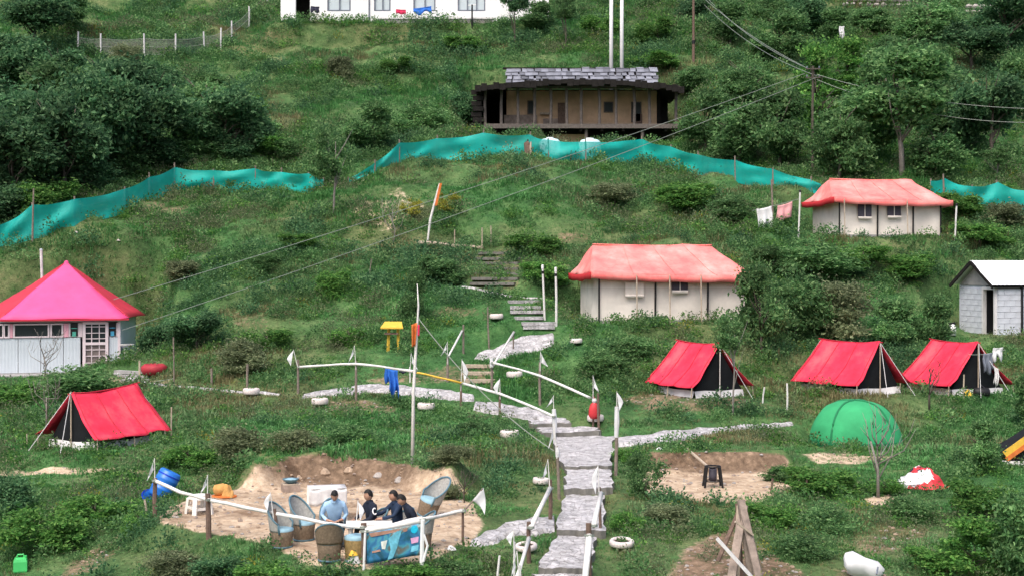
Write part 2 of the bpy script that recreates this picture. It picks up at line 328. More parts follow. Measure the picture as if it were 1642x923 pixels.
slab((868,694,38.0),(962,690,38.0),(955,683,38.9),(862,684,38.9))
slab((852,679,38.9),(916,677,38.9),(905,669,39.8),(848,670,39.8))
for s_ in SLABS: pad_poly([(p.x, p.y) for p in s_], tuple(np.array(planefit(s_)) + np.array((0, 0, -.14))), .35)
BANK = [onplane(a, b, -4.7) for a, b in ((425,752),(480,738),(600,738),(745,760),(745,768),(640,752),(440,760))]
def H(X, Y):
    X = np.atleast_1d(np.asarray(X, float)); Y = np.atleast_1d(np.asarray(Y, float))
    z = H0(X, Y)
    far = sstep(42, 70, Y)
    # terraces worn into the slope
    st = 1.0 + .5 * far; ph = z / st + vnoise(X * .12, Y * .12, 5) * 1.3; fr = ph - np.floor(ph)
    z = z + (sstep(.25, .75, fr) - fr) * st * .42 * sstep(40, 48, Y)
    lump = (vnoise(X * .9, Y * .9, 16) * .22 + vnoise(X * 2.1, Y * 2.1, 17) * .14) * sstep(36, 60, Y)
    n = lump + vnoise(X * .17, Y * .17, 1) * (.5 + .9 * far) + vnoise(X * .45, Y * .45, 2) * (.22 + .3 * far) + vnoise(X * 1.3, Y * 1.3, 3) * .14 + vnoise(X * 3.1, Y * 3.1, 4) * .06
    z = z + n * (.75 + .25 * far)
    bk = 1 - sstep(0, .6, poly_sd(BANK, X, Y)); z = z + 0
    fine = vnoise(X * 2.2, Y * 2.2, 8) * .05 + vnoise(X * 5, Y * 5, 9) * .025
    for poly, (a, b, c), fall in PADS:
        xs = [p[0] for p in poly]; ys = [p[1] for p in poly]
        m = (X > min(xs) - fall) & (X < max(xs) + fall) & (Y > min(ys) - fall) & (Y < max(ys) + fall)
        if not m.any(): continue
        d = poly_sd(poly, X[m], Y[m]); k = sstep(0, fall, d)
        z[m] = (a * X[m] + b * Y[m] + c + fine[m] * (.25 if fall < .4 else 1)) * (1 - k) + z[m] * k
    return z + bk * (vnoise(X * 1.6, Y * 1.6, 14) * .30 + vnoise(X * 4, Y * 4, 15) * .16)
def G(px, py): return hit(px, py, H)
def gz(x, y): return float(H([x], [y])[0])
PATHS = []    # (polyline px, half widths m) narrow paved paths that follow the ground
def path(pts, ws):
    P = [G0(a, b) for a, b in pts]; PATHS.append((P, ws))
    for i in range(len(P) - 1):
        a, b = P[i], P[i + 1]; d = Vector((b.x - a.x, b.y - a.y, 0)); n = Vector((-d.y, d.x, 0)).normalized(); w_ = max(ws[i], ws[i + 1]) + .12; sl = (b.z - a.z) / (d.length + 1e-6); u = d.normalized(); e = u * .1
        pad_poly([((a - e + n * w_).x, (a - e + n * w_).y), ((b + e + n * w_).x, (b + e + n * w_).y), ((b + e - n * w_).x, (b + e - n * w_).y), ((a - e - n * w_).x, (a - e - n * w_).y)], (sl * u.x, sl * u.y, a.z - sl * (u.x * a.x + u.y * a.y)), .6)
PAVED = []
def paved(lower, upper):
    L = [G0(a, b) for a, b in lower]; U = [G0(a, b) for a, b in upper]; PAVED.append((L, U))
    for i in range(len(L) - 1):
        q = [L[i], L[i + 1], U[i + 1], U[i]]; c = sum(q, Vector()) / 4
        PADS.append(([((p.x - c.x) * 1.04 + c.x, (p.y - c.y) * 1.04 + c.y) for p in q], tuple(np.array(planefit(q)) + np.array((0, 0, -.10))), .5))
paved([(482,634),(560,628),(610,625),(660,630),(720,636),(762,638)], [(482,629),(560,618),(610,613),(660,617),(720,624),(762,630)])
paved([(757,652),(800,662),(845,667),(890,673)], [(760,642),(800,642),(850,650),(890,662)])
paved([(985,712),(1040,708),(1085,706),(1130,692),(1200,683),(1275,677)], [(985,697),(1040,693),(1085,685),(1130,683),(1200,678),(1275,674)])
paved([(752,868),(790,863),(820,852),(880,847),(890,845)], [(755,862),(780,848),(810,834),(860,824),(890,821)])
paved([(758,572),(800,574),(845,564),(890,549)], [(765,566),(800,552),(835,535),(890,532)])
path([(732,462),(765,464),(800,473),(835,478),(872,479)], [.07,.09,.12,.08,.08])
path([(186,600),(240,616),(300,622),(370,628),(450,634)], [.12,.12,.1,.09,.07])
DIRT = [(SEAT, 1.0, .3), (PIT, 1.0, .45)]
def dirt(pts, k=.75, fall=.5): DIRT.append(([(g.x, g.y) for g in (G(a, b) for a, b in pts)], k, fall))
dirt([(425,775),(470,736),(560,738),(640,746),(700,765),(745,790),(720,800),(600,790)], 1, .3)
DIRT.append(([((a - PX0) / FPX * 34, b) for a, b in ((1035,33),(1265,33),(1262,34.2),(1200,34.05),(1100,34.1),(1040,34.4))], .95, .2))
dirt([(1290,728),(1420,724),(1440,738),(1310,742)], .6, .3)
dirt([(1000,640),(1050,632),(1200,640),(1240,652),(1100,660),(1030,655)], .52, .5)
dirt([(1080,930),(1110,880),(1170,850),(1230,890),(1300,930)], .62, .5)
dirt([(1380,870),(1420,845),(1490,838),(1470,870),(1400,890)], .5, .5)
dirt([(1390,800),(1425,795),(1440,812),(1410,810)], .8, .3)
dirt([(1340,930),(1370,890),(1450,930)], .5, .4)
dirt([(90,930),(130,890),(190,855),(205,870),(150,915)], .5, .35)
dirt([(0,752),(120,750),(240,756),(240,761),(100,759),(0,762)], .6, .25)
dirt([(130,600),(270,610),(270,625),(100,606)], .45, .4)
dirt([(370,500),(420,505),(430,535),(380,530)], .45, .5)
dirt([(225,318),(290,315),(300,340),(230,345)], .48, .6)
dirt([(680,500),(760,492),(770,505),(690,512)], .5, .3)
dirt([(860,380),(950,372),(960,388),(880,394)], .48, .4)
dirt([(745,400),(835,403),(832,458),(755,462)], .42, .3)
dirt([(590,610),(720,585),(780,590),(790,615),(700,612)], .48, .5)
dirt([(500,645),(560,640),(640,655),(600,670),(520,665)], .5, .5)
dirt([(560,330),(640,300),(680,330),(620,370)], .45, .8)
dirt([(960,190),(1200,120),(1240,150),(1000,215)], .3, 2)
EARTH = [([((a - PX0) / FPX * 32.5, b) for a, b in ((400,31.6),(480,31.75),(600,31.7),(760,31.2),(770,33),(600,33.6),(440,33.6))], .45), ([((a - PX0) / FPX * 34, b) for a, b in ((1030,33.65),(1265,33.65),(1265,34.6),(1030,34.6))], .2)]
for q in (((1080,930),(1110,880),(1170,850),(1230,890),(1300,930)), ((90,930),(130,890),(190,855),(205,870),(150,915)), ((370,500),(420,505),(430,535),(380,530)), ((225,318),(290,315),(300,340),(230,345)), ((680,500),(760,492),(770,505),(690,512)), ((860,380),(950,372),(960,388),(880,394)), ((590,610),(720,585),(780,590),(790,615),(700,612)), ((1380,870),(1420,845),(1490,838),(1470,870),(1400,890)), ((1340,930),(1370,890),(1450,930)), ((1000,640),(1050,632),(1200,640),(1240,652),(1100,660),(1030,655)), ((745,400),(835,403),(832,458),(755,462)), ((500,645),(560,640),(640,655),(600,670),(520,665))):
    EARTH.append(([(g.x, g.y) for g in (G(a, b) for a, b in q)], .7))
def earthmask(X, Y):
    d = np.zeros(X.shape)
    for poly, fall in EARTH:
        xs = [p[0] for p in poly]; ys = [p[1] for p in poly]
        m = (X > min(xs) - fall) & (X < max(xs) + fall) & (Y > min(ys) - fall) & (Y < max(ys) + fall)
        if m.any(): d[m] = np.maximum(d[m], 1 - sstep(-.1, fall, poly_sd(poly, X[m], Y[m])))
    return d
def dirtmask(X, Y):
    d = np.zeros(X.shape)
    for poly, k, fall in DIRT:
        xs = [p[0] for p in poly]; ys = [p[1] for p in poly]
        m = (X > min(xs) - fall) & (X < max(xs) + fall) & (Y > min(ys) - fall) & (Y < max(ys) + fall)
        if m.any(): d[m] = np.maximum(d[m], k * (1 - sstep(-.1, fall, poly_sd(poly, X[m], Y[m]))))
    return d
def pathmask(X, Y):
    d = np.full(X.shape, 1e9)
    for pts, ws in PATHS:
        for i in range(len(pts) - 1):
            a, b = pts[i], pts[i + 1]; ex, ey = b.x - a.x, b.y - a.y
            t = np.clip(((X - a.x) * ex + (Y - a.y) * ey) / (ex * ex + ey * ey), 0, 1)
            d = np.minimum(d, np.hypot(X - a.x - t * ex, Y - a.y - t * ey) - (ws[i] + t * (ws[i + 1] - ws[i])))
    for s_ in SLABS: d = np.minimum(d, poly_sd([(p.x, p.y) for p in s_], X, Y))
    for L, U in PAVED: d = np.minimum(d, poly_sd([(p.x, p.y) for p in L + U[::-1]], X, Y))
    return d
# ------------------------------------------------------------------ mesh helpers
class MB:
    def __init__(s): s.v = []; s.f = []
    def add(s, v, f):
        o = len(s.v); s.v += [tuple(p) for p in v]; s.f += [tuple(i + o for i in q) for q in f]; return s
    def box(s, c, d, rz=0, mat=None):
        x, y, z = d[0] / 2, d[1] / 2, d[2] / 2; m = mat or Matrix.Rotation(rz, 3, 'Z'); c = Vector(c)
        v = [c + m @ Vector((a * x, b * y, e * z)) for a in (-1, 1) for b in (-1, 1) for e in (-1, 1)]
        return s.add(v, [(0,1,3,2),(4,6,7,5),(0,4,5,1),(2,3,7,6),(0,2,6,4),(1,5,7,3)])
    def bar(s, a, b, wd, th):
        a, b = Vector(a), Vector(b); d = b - a; q = d.to_track_quat('Z', 'Y').to_matrix()
        return s.box((a + b) / 2, (wd, th, d.length), mat=q)
    def tube(s, pts, r, n=6, caps=True):
        pts = [Vector(p) for p in pts]; k = len(pts); rr = r if isinstance(r, (list, tuple)) else [r] * k; v = []; f = []
        for i, p in enumerate(pts):
            d = (pts[min(i + 1, k - 1)] - pts[max(i - 1, 0)]); d = d.normalized() if d.length > 1e-9 else Vector((0, 0, 1))
            u = d.cross(Vector((0, 0, 1))) if abs(d.z) < .95 else d.cross(Vector((1, 0, 0))); u.normalize(); w_ = d.cross(u)
            for j in range(n):
                a = 2 * math.pi * j / n; v.append(p + (u * math.cos(a) + w_ * math.sin(a)) * rr[i])
        for i in range(k - 1):
            for j in range(n): f.append((i * n + j, i * n + (j + 1) % n, (i + 1) * n + (j + 1) % n, (i + 1) * n + j))
        if caps: f.append(tuple(range(n - 1, -1, -1))); f.append(tuple(range((k - 1) * n, k * n)))
        return s.add(v, f)
    def lathe(s, prof, n=16, c=(0, 0, 0), sx=1, sy=1, closed=False):
        v = []; f = []; k = len(prof)
        for r, z in prof:
            for j in range(n):
                a = 2 * math.pi * j / n; v.append((c[0] + r * sx * math.cos(a), c[1] + r * sy * math.sin(a), c[2] + z))
        for i in range(k if closed else k - 1):
            i2 = (i + 1) % k
            for j in range(n): f.append((i * n + j, i * n + (j + 1) % n, i2 * n + (j + 1) % n, i2 * n + j))
        return s.add(v, f)
    def grid(s, fn, nu, nv, th=0):
        v = [Vector(fn(i / nu, j / nv)) for j in range(nv + 1) for i in range(nu + 1)]; w_ = nu + 1
        f = [(j * w_ + i, j * w_ + i + 1, (j + 1) * w_ + i + 1, (j + 1) * w_ + i) for j in range(nv) for i in range(nu)]
        if th:
            nrm = [Vector((0, 0, 0)) for _ in v]
            for q in f:
                n = (v[q[1]] - v[q[0]]).cross(v[q[3]] - v[q[0]])
                for i in q: nrm[i] += n
            o = len(v); v2 = [p - (n.normalized() if n.length > 1e-12 else Vector((0, 0, 1))) * th for p, n in zip(v, nrm)]
            f2 = [tuple(i + o for i in reversed(q)) for q in f]
            edge = [i for i in range(nu)] ; rim = []
            for i in range(nu): rim += [(i + 1, i, i + o, i + 1 + o), (nv * w_ + i, nv * w_ + i + 1, nv * w_ + i + 1 + o, nv * w_ + i + o)]
            for j in range(nv): rim += [(j * w_, (j + 1) * w_, (j + 1) * w_ + o, j * w_ + o), ((j + 1) * w_ + nu, j * w_ + nu, j * w_ + nu + o, (j + 1) * w_ + nu + o)]
            v += v2; f += f2 + rim
        return s.add(v, f)
    def prism(s, poly, h, dn=True):
        n = len(poly); v = [Vector(p) for p in poly] + [Vector(p) - Vector((0, 0, h)) for p in poly]
        return s.add(v, [tuple(range(n)), tuple(range(2 * n - 1, n - 1, -1))] + [(i, i + n, (i + 1) % n + n, (i + 1) % n) for i in range(n)])
def mesh_of(mb, name, mat, smooth=False):
    me = bpy.data.meshes.new(name); me.from_pydata([tuple(p) for p in mb.v], [], mb.f); me.materials.append(mat)
    if smooth: me.shade_smooth()
    me.update(); return me
def obj(name, mb, mat, parent=None, smooth=False, label=None, loc=None):
    me = mb if isinstance(mb, bpy.types.Mesh) else mesh_of(mb, name, mat, smooth)
    o = bpy.data.objects.new(name, me); C.objects.link(o)
    if parent: o.parent = parent
    if loc is not None: o.location = loc
    if label: o['label'] = label
    return o
def thing(name, label, cat, loc=(0, 0, 0), rotz=0, group=None):
    o = bpy.data.objects.new(name, None); C.objects.link(o); o.empty_display_size = .2
    o.location = loc; o.rotation_euler = (0, 0, rotz); return tag(o, label, cat, group)
def tag(o, label, cat, group=None):
    o['label'] = label; o['category'] = cat
    if group: o['group'] = group
    return o
def dup(root, loc, rotz, label, group=None, scale=None):
    r = root.copy(); C.objects.link(r); r.location = loc; r.rotation_euler = (0, 0, rotz); r['label'] = label
    if group: r['group'] = group
    if scale: r.scale = scale
    for ch in list(root.children):
        c = ch.copy(); C.objects.link(c); c.parent = r
        for g in ch.children:
            d = g.copy(); C.objects.link(d); d.parent = c
    return r
def struct(name, mb, mat, smooth=False):
    o = obj(name, mb, mat, None, smooth); o['kind'] = 'structure'; return o
rnd = random.uniform

# ------------------------------------------------------------------ the ground
def build_ground():
    ys = np.concatenate([np.linspace(-60, 16, 26), np.linspace(17, 24, 40)[:-1], np.geomspace(24, 112, 470), np.geomspace(114, 420, 60)])
    nx = 440; u = np.linspace(-1, 1, nx); half = np.maximum(.43 * np.abs(ys) + 3, 14)
    half = np.where(ys > 112, .43 * ys + 3 + (ys - 112) * .5, half); half = np.where(ys < 16, np.maximum(half, 40 - ys * 1.5), half)
    X = u[None] * half[:, None]; Y = np.repeat(ys[:, None], nx, 1); Z = H(X, Y)
    n = len(ys); v = np.stack([X, Y, Z], -1).reshape(-1, 3)
    i = np.arange(n - 1)[:, None] * nx + np.arange(nx - 1)[None]
    f = np.stack([i, i + 1, i + nx + 1, i + nx], -1).reshape(-1, 4)
    me = bpy.data.meshes.new('ground'); me.from_pydata(v.tolist(), [], f.tolist()); me.materials.append(M['ground']); me.shade_smooth()
    at_ = me.attributes.new('dirt', 'FLOAT', 'POINT'); at_.data.foreach_set('value', dirtmask(X, Y).ravel().astype(np.float32))
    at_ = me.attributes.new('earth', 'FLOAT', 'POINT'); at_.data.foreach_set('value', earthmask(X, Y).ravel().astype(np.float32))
    o = bpy.data.objects.new('ground', me); C.objects.link(o); o['kind'] = 'structure'
build_ground()

# ------------------------------------------------------------------ paved paths
main = bpy.data.objects.new('footpath', None); C.objects.link(main); main['kind'] = 'structure'
def rough_slab(c, thick, nu=14, nv=12, amp=.018):
    fl, fr, br, bl = c; sd_ = random.random() * 50
    def fn(u, v):
        e = .05 * math.sin(u * 17 + sd_) + .03 * math.sin(u * 31 + sd_)
        uu = u + (.035 * math.sin(v * 13 + sd_) + .02 * math.sin(v * 29)) * (1 if u in (0, 1) else .4)
        p = (fl.lerp(fr, uu)).lerp(bl.lerp(br, uu), v + (e * .18 if v in (0, 1) else 0))
        q = p.copy(); q.z += float(vnoise(np.array([p.x * 6]), np.array([p.y * 6]), 11)[0]) * amp * 2 + float(vnoise(np.array([p.x * 14]), np.array([p.y * 14]), 12)[0]) * amp
        return q
    return MB().grid(fn, nu, nv, -thick)
for c in SLABS:
    fl, fr, br, bl = c
    mb = MB(); nu, nv = 16, 12
    top = rough_slab(c, 0); mb.v = list(top.v); mb.f = list(top.f); w_ = 15
    # skirt straight down all round
    ring = [i for i in range(w_)] + [j * w_ + 14 for j in range(1, 13)] + [12 * w_ + i for i in range(13, -1, -1)] + [j * w_ for j in range(11, 0, -1)]
    o0 = len(mb.v); mb.v += [(mb.v[i][0], mb.v[i][1], mb.v[i][2] - .35) for i in ring]
    k = len(ring); mb.f += [(ring[a], o0 + a, o0 + (a + 1) % k, ring[(a + 1) % k]) for a in range(k)]
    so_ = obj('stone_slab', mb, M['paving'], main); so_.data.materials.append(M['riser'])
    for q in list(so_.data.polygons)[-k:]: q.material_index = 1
for pts, ws in PATHS:
    L = [0]
    for a, b in zip(pts, pts[1:]): L.append(L[-1] + (b - a).length)
    n = max(6, int(L[-1] / .28)); mb = MB(); rows = []
    for i in range(n + 1):
        s = L[-1] * i / n; k = max(j for j in range(len(L)) if L[j] <= s + 1e-9); k = min(k, len(pts) - 2)
        t = (s - L[k]) / (L[k + 1] - L[k]); p = pts[k].lerp(pts[k + 1], t); d = (pts[k + 1] - pts[k]); d.z = 0; d.normalize()
        wd = (ws[k] + t * (ws[k + 1] - ws[k])) * rnd(.8, 1.2); nn = Vector((-d.y, d.x, 0)); row = []
        for j in range(7):
            q = p + nn * wd * (j / 3 - 1); zc = gz(q.x, q.y) + .05 + rnd(-.012, .02)
            if j in (0, 6): zc -= .14
            row.append((q.x, q.y, zc))
        rows.append(row)
    v = [q for r_ in rows for q in r_]
    mb.add(v, [(i * 7 + j, i * 7 + j + 1, (i + 1) * 7 + j + 1, (i + 1) * 7 + j) for i in range(n) for j in range(6)])
    struct('path', mb, M['paving'], True)
for L, U in PAVED:
    n = len(L) - 1; zfix = .0
    def fn(u, v):
        s_ = u * n; i = min(int(s_), n - 1); f = s_ - i; e = .06 * math.sin(s_ * 9) + .04 * math.sin(s_ * 23); vv = v + (e if v in (0, 1) else 0)
        p = L[i].lerp(L[i + 1], f).lerp(U[i].lerp(U[i + 1], f), vv); z = gz(p.x, p.y) + .085 + float(vnoise(np.array([p.x * 5]), np.array([p.y * 5]), 19)[0]) * .05
        return (p.x, p.y, z - (.16 if v in (0, 1) or u in (0, 1) else 0))
    struct('path', MB().grid(fn, n * 14, 10), M['paving'], True)
# flights of rough steps between the terraces
def flight(x0, x1, ya, yb, n, lab, mat, jit=0):
    g = G((x0 + x1) / 2, ya); t = thing('stone_steps', lab, 'steps', g)
    for i in range(n):
        py = ya + (yb - ya) * i / max(1, n - 1); a = G(x0 + rnd(-4, 4) + jit * i, py); b = G(x1 + rnd(-4, 4) + jit * i, py)
        wd = (b - a).length; c = (a + b) / 2
        mb = MB().box((0, 0, 0), (wd, .24, .10), math.atan2(b.y - a.y, b.x - a.x))
        obj('step', mb, mat, t, loc=Vector((c.x, c.y, max(gz(c.x, c.y), c.z) + .03)) - g)
flight(822, 872, 512, 486, 4, 'short flight of grey steps climbing to the two white poles', M['paving'], -1)
flight(758, 828, 456, 408, 7, 'long narrow flight of worn steps high on the slope', M['riser'], 1.5)
flight(744, 790, 612, 588, 3, 'three low brown log steps beside the capped rail post', M['palewood'])
flight(836, 890, 527, 520, 2, 'two wide pale landings below the short grey steps', M['paving'])
flight(190, 240, 612, 598, 3, 'three concrete steps down from the pink hut terrace', M['concrete'], -2)
# ------------------------------------------------------------------ vegetation
RNG = np.random.default_rng(11)
def leaves_mesh(name, mat, centres, dirs, sizes, aspect=.55, tone=None):
    """diamond leaves bent along the midrib; one island each"""
    n = len(centres); c = np.asarray(centres); d = np.asarray(dirs); d = d / (np.linalg.norm(d, axis=1, keepdims=True) + 1e-9)
    a = RNG.normal(size=(n, 3)); s = np.cross(d, a); s /= np.linalg.norm(s, axis=1, keepdims=True) + 1e-9
    up = np.cross(s, d); L = np.asarray(sizes)[:, None]
    v = np.stack([c - d * L * .5, c + s * L * aspect * .5 + up * L * .10, c + d * L * .5 - up * L * .06, c - s * L * aspect * .5 + up * L * .10], 1).reshape(-1, 3)
    f = np.arange(n * 4).reshape(-1, 4)
    me = bpy.data.meshes.new(name); me.from_pydata(v.tolist(), [], f.tolist()); me.materials.append(mat); me.update()
    if tone is not None: me.attributes.new('tone', 'FLOAT', 'POINT').data.foreach_set('value', np.repeat(tone, 4).astype(np.float32))
    return me
def crown_mesh(name, mat, shape='round', n=6500, leaf=.13, seed=1, clumps=40, gap=.0):
    """foliage in a unit space 2 wide (x), 2 deep, 2 high from z=0, in clumps along an uneven outline"""
    g = np.random.default_rng(seed); cs = []; rs = []
    nl = g.integers(5, 8); lobes = np.c_[g.uniform(-.62, .62, nl), g.uniform(-.62, .62, nl), (g.uniform(.2, .8, nl) if shape == 'mound' else g.uniform(-.7, .55, nl))]; lr = g.uniform(.28, .5, nl)
    while len(cs) < clumps:
        p = g.uniform(-1, 1, 3)
        if shape == 'round': ok = .35 < np.linalg.norm(p) < .86; z = (p[2] + 1) * 1.0
        elif shape == 'tall': ok = np.hypot(p[0], p[1]) < .62 * (1 - .45 * (p[2] + 1) / 2) + .12; z = (p[2] + 1) * 1.0
        elif shape == 'mound': p[2] = abs(p[2]); ok = .3 < np.linalg.norm(p * np.array([1, 1, 1.0])) < .84; z = p[2] * 1.9
        else: ok = np.hypot(p[0], p[1]) < .8 and np.hypot(p[0], p[1]) > .2 * (1 - p[2]); z = (p[2] + 1)
        if shape in ('round', 'mound'): ok = ok and (np.linalg.norm(lobes - p, axis=1) < lr).any()
        if ok: cs.append((p[0], p[1], z)); rs.append(g.uniform(.10, .30) * (.85 if shape == 'tall' else 1))
    cs = np.array(cs); rs = np.array(rs); w_ = rs ** 2; k = g.choice(len(cs), n, p=w_ / w_.sum())
    dr = g.normal(size=(n, 3)); dr /= np.linalg.norm(dr, axis=1, keepdims=True)
    dr[:, 2] = np.where(g.random(n) < .72, np.abs(dr[:, 2]), dr[:, 2])
    rad = rs[k] * (g.random(n) ** .45) * g.choice([1, 1, 1, 1.25, 1.5], n)
    c = cs[k] + dr * rad[:, None] * np.array([1, 1, .82])
    # thin sprays that break the outline
    ns = int(n * .2); ks = g.choice(len(cs), ns); ds = g.normal(size=(ns, 3)); ds /= np.linalg.norm(ds, axis=1, keepdims=True); ds[:, 2] = np.abs(ds[:, 2])
    cspr = cs[ks] + ds * (rs[ks] * g.uniform(1.0, 2.1, ns))[:, None]
    c = np.concatenate([c, cspr]); dr = np.concatenate([dr, ds]); n = len(c)
    c[:, 2] = np.maximum(c[:, 2], .02)
    ld = dr * .6 + g.normal(size=(n, 3)) * .7; ld[:, 2] -= .15
    tone = g.normal(0, .20, len(cs))[np.concatenate([k, ks])]
    return leaves_mesh(name, mat, c, ld, leaf * .88 * g.uniform(.5, 1.4, n), .55, np.clip(tone, -.4, .5))
def limbs_mesh(name, mat, h0, seed, n=7, r=.05, reach=.75):
    g = random.Random(seed); mb = MB()
    b = [(0, 0, -.25), (g.uniform(-.04, .04), g.uniform(-.04, .04), h0 * .5), (g.uniform(-.08, .08), g.uniform(-.08, .08), h0), (g.uniform(-.12, .12), g.uniform(-.1, .1), 1.6)]
    mb.tube(b, [r * 1.35, r, r * .8, r * .25], 7)
    for i in range(n):
        t = g.uniform(.25, .95); p = Vector(b[1]).lerp(Vector(b[2]), t) if i < n // 2 else Vector(b[2]).lerp(Vector(b[3]), t * .6)
        a = g.uniform(0, 6.28); rc = reach * g.uniform(.5, 1)
        q = p + Vector((math.cos(a) * rc * .5, math.sin(a) * rc * .5, g.uniform(.2, .45))); e = q + Vector((math.cos(a + .4) * rc * .5, math.sin(a + .4) * rc * .5, g.uniform(.1, .45)))
        mb.tube([p, q, e], [r * .5, r * .35, r * .1], 5)
    return mesh_of(mb, name, mat, True)
CROWN = {}
for i, (key, mat, shape, n, leaf, cl) in enumerate([
    ('dark0', 'leaf_dark', 'round', 9000, .125, 90), ('dark1', 'leaf_dark', 'round', 9000, .12, 70), ('dark2', 'leaf_dark', 'mound', 7000, .12, 70),
    ('mid0', 'leaf_mid', 'round', 8500, .12, 85), ('mid1', 'leaf_mid', 'mound', 6500, .12, 70), ('mid2', 'leaf_mid', 'tall', 7500, .11, 80),
    ('bright0', 'leaf_bright', 'mound', 6000, .12, 60), ('bright1', 'leaf_bright', 'tall', 6000, .11, 70), ('grey0', 'leaf_grey', 'mound', 5500, .10, 60),
    ('mid3', 'leaf_mid', 'mound', 5200, .105, 90), ('mid4', 'leaf_grey', 'mound', 5600, .10, 80), ('sparse0', 'leaf_mid', 'round', 2600, .11, 40), ('sparse1', 'leaf_grey', 'tall', 1600, .10, 24), ('yellow0', 'leaf_yellow', 'round', 1500, .12, 18)]):
    CROWN[key] = crown_mesh('crown_' + key, M[mat], shape, n, leaf, 100 + i, cl)
TRUNK = [limbs_mesh('trunk_a', M['bark'], .6, 3), limbs_mesh('trunk_b', M['bark'], .5, 4, 8), limbs_mesh('trunk_c', M['palebark'], .8, 5, 6, .045), limbs_mesh('stem_d', M['bark'], .2, 6, 9, .03)]
SHRUBS = []
def plant(px, py, wpx, hpx, kind, label, cat='tree', name=None, group=None, lift=.0, trunk=0, dy=0, depth=None):
    """a tree or shrub standing on the ground seen at (px, py); wpx, hpx are its size in the photograph"""
    g = G(px, py); 
    if dy: g = Vector((g.x * (1 + dy / g.y), g.y + dy, 0)); g.z = gz(g.x, g.y)
    s = g.y / FPX; wd, ht = wpx * s, hpx * s
    SHRUBS.append((g.x, g.y, wd))
    if kind == 'mid1' and cat != 'tree': kind = random.choice(('mid1', 'mid3', 'mid4', 'bright0'))
    if cat != 'tree': ht = max(ht, .46 * wd)
    t = thing(name or ('tree' if cat == 'tree' else 'shrub'), label, cat, (g.x, g.y, gz(g.x, g.y)), rnd(0, 6.28) if depth is None else 0, group)
    c = obj('crown' if cat == 'tree' else 'foliage', CROWN[kind], None, t); tr = obj('trunk' if cat == 'tree' else 'stem', TRUNK[trunk], None, t)
    hw = wd / 2 * 1.06; c.scale = (hw, hw if depth is None else depth / 2, ht * (1 - lift) / 2 * 1.02); c.location = (0, 0, ht * lift - (.1 if lift == 0 else 0))
    tr.scale = (hw, hw if depth is None else depth / 2, ht / 2 * .98)
    if cat != 'tree': tr.scale = (hw * .6, hw * .6, ht * .3)
    if cat == 'tree': tr.scale = (max(hw * .9, .5), max(hw * .9, .5), ht / 2 * .98)
    return t
A = plant
# --- dark thicket above the left end of the net
GL = 'dark trees of the thicket on the left'; rowL = []; rowR = []
for px, py, w_, h_, k in [(20,345,170,150,'dark0'),(105,318,150,170,'dark1'),(60,300,180,190,'dark2'),(165,300,150,180,'dark0'),(235,275,150,150,'dark1'),(300,262,120,120,'dark2'),(360,265,130,120,'dark0'),(15,250,150,130,'dark1'),(95,230,140,130,'mid0'),(180,225,140,130,'dark0'),(255,215,120,110,'dark2'),(330,215,120,100,'mid1'),(395,262,90,90,'dark1'),(20,165,120,110,'dark0'),(100,165,110,90,'dark1'),(170,165,110,80,'mid1'),(240,160,100,70,'dark2'),(420,235,70,60,'mid1')]:
    rowL.append((px, py, w_, h_, k))
ORD = ['first', 'second', 'third', 'fourth', 'fifth', 'sixth', 'seventh', 'eighth', 'ninth', 'tenth']
def wood(rows, bands, where, name, group):
    for lo, hi, bname in bands:
        for i, (px, py, w_, h_, k) in enumerate(sorted(r for r in rows if lo <= r[1] < hi)):
            A(px, py, w_, h_, k, '%s tree from the left in the %s row of the %s' % (ORD[i], bname, where), 'tree', name, group, .06, random.choice((0, 1)))
wood(rowL, ((250, 999, 'front'), (190, 250, 'middle'), (0, 190, 'back')), 'dark left thicket', 'thicket_tree', GL)
for i, (px, py, w_, h_) in enumerate(((15,362,120,75),(75,342,120,75),(135,322,110,80),(195,302,110,75),(255,282,110,70),(315,272,110,60),(375,270,100,60),(435,272,90,50))):
    A(px, py, w_, h_, ('dark2', 'mid1')[i % 2], '%s bush from the left at the foot of the dark left thicket' % ORD[i], 'shrub', 'shrub', 'bushes at the foot of the left thicket', 0, 3, .8)
A(55,80,120,100,'dark1','dark bushy tree at the top left corner of the hillside','tree','leafy_tree',None,.1)
A(110,60,70,70,'mid0','small dull tree behind the wire fence near the top left corner','tree','leafy_tree',None,.2)
A(205,110,70,50,'mid1','round bush in front of the wire fence at upper left','shrub')
A(330,150,80,50,'mid1','low bush right of the wire fence posts','shrub')
A(390,190,80,55,'mid1','low green bush on the open slope right of the dark thicket','shrub')
A(445,250,90,45,'mid1','low dark bush behind the middle of the left net','shrub')
A(535,345,85,150,'sparse0','thin dark tree standing in the gap between two lengths of teal net','tree','thin_tree',None,.28,2)
A(515,300,60,80,'mid1','bush left of the thin tree in the gap of the net','shrub')
A(590,240,90,80,'mid0','bush at the upper left end of the middle net','shrub')
A(675,220,110,70,'mid1','wide bush behind the left part of the middle net','shrub')
A(740,205,70,70,'dark2','dark bush beside the left end of the old timber house','shrub')
A(548,125,60,45,'mid1','dark round bush alone on the open slope below the white house','shrub')
A(640,115,60,35,'mid1','small bush left of the two on the slope above the timber house','shrub')
A(740,85,70,40,'bright0','bright bush below the right end of the white house','shrub')
A(825,78,46,120,'dark0','narrow dark tree hiding the right end of the white house','tree','narrow_tree',None,.3,0)
A(907,82,44,120,'mid2','tall narrow tree right of the white house with a bare trunk','tree','narrow_tree',None,.45,0)
A(860,50,60,50,'mid0','bush between the two narrow trees at the top','shrub')
A(960,60,70,50,'mid1','bush left of the tall white poles at the top','shrub')
A(1055,70,70,60,'mid1','dark bush right of the two white poles at the top','shrub')
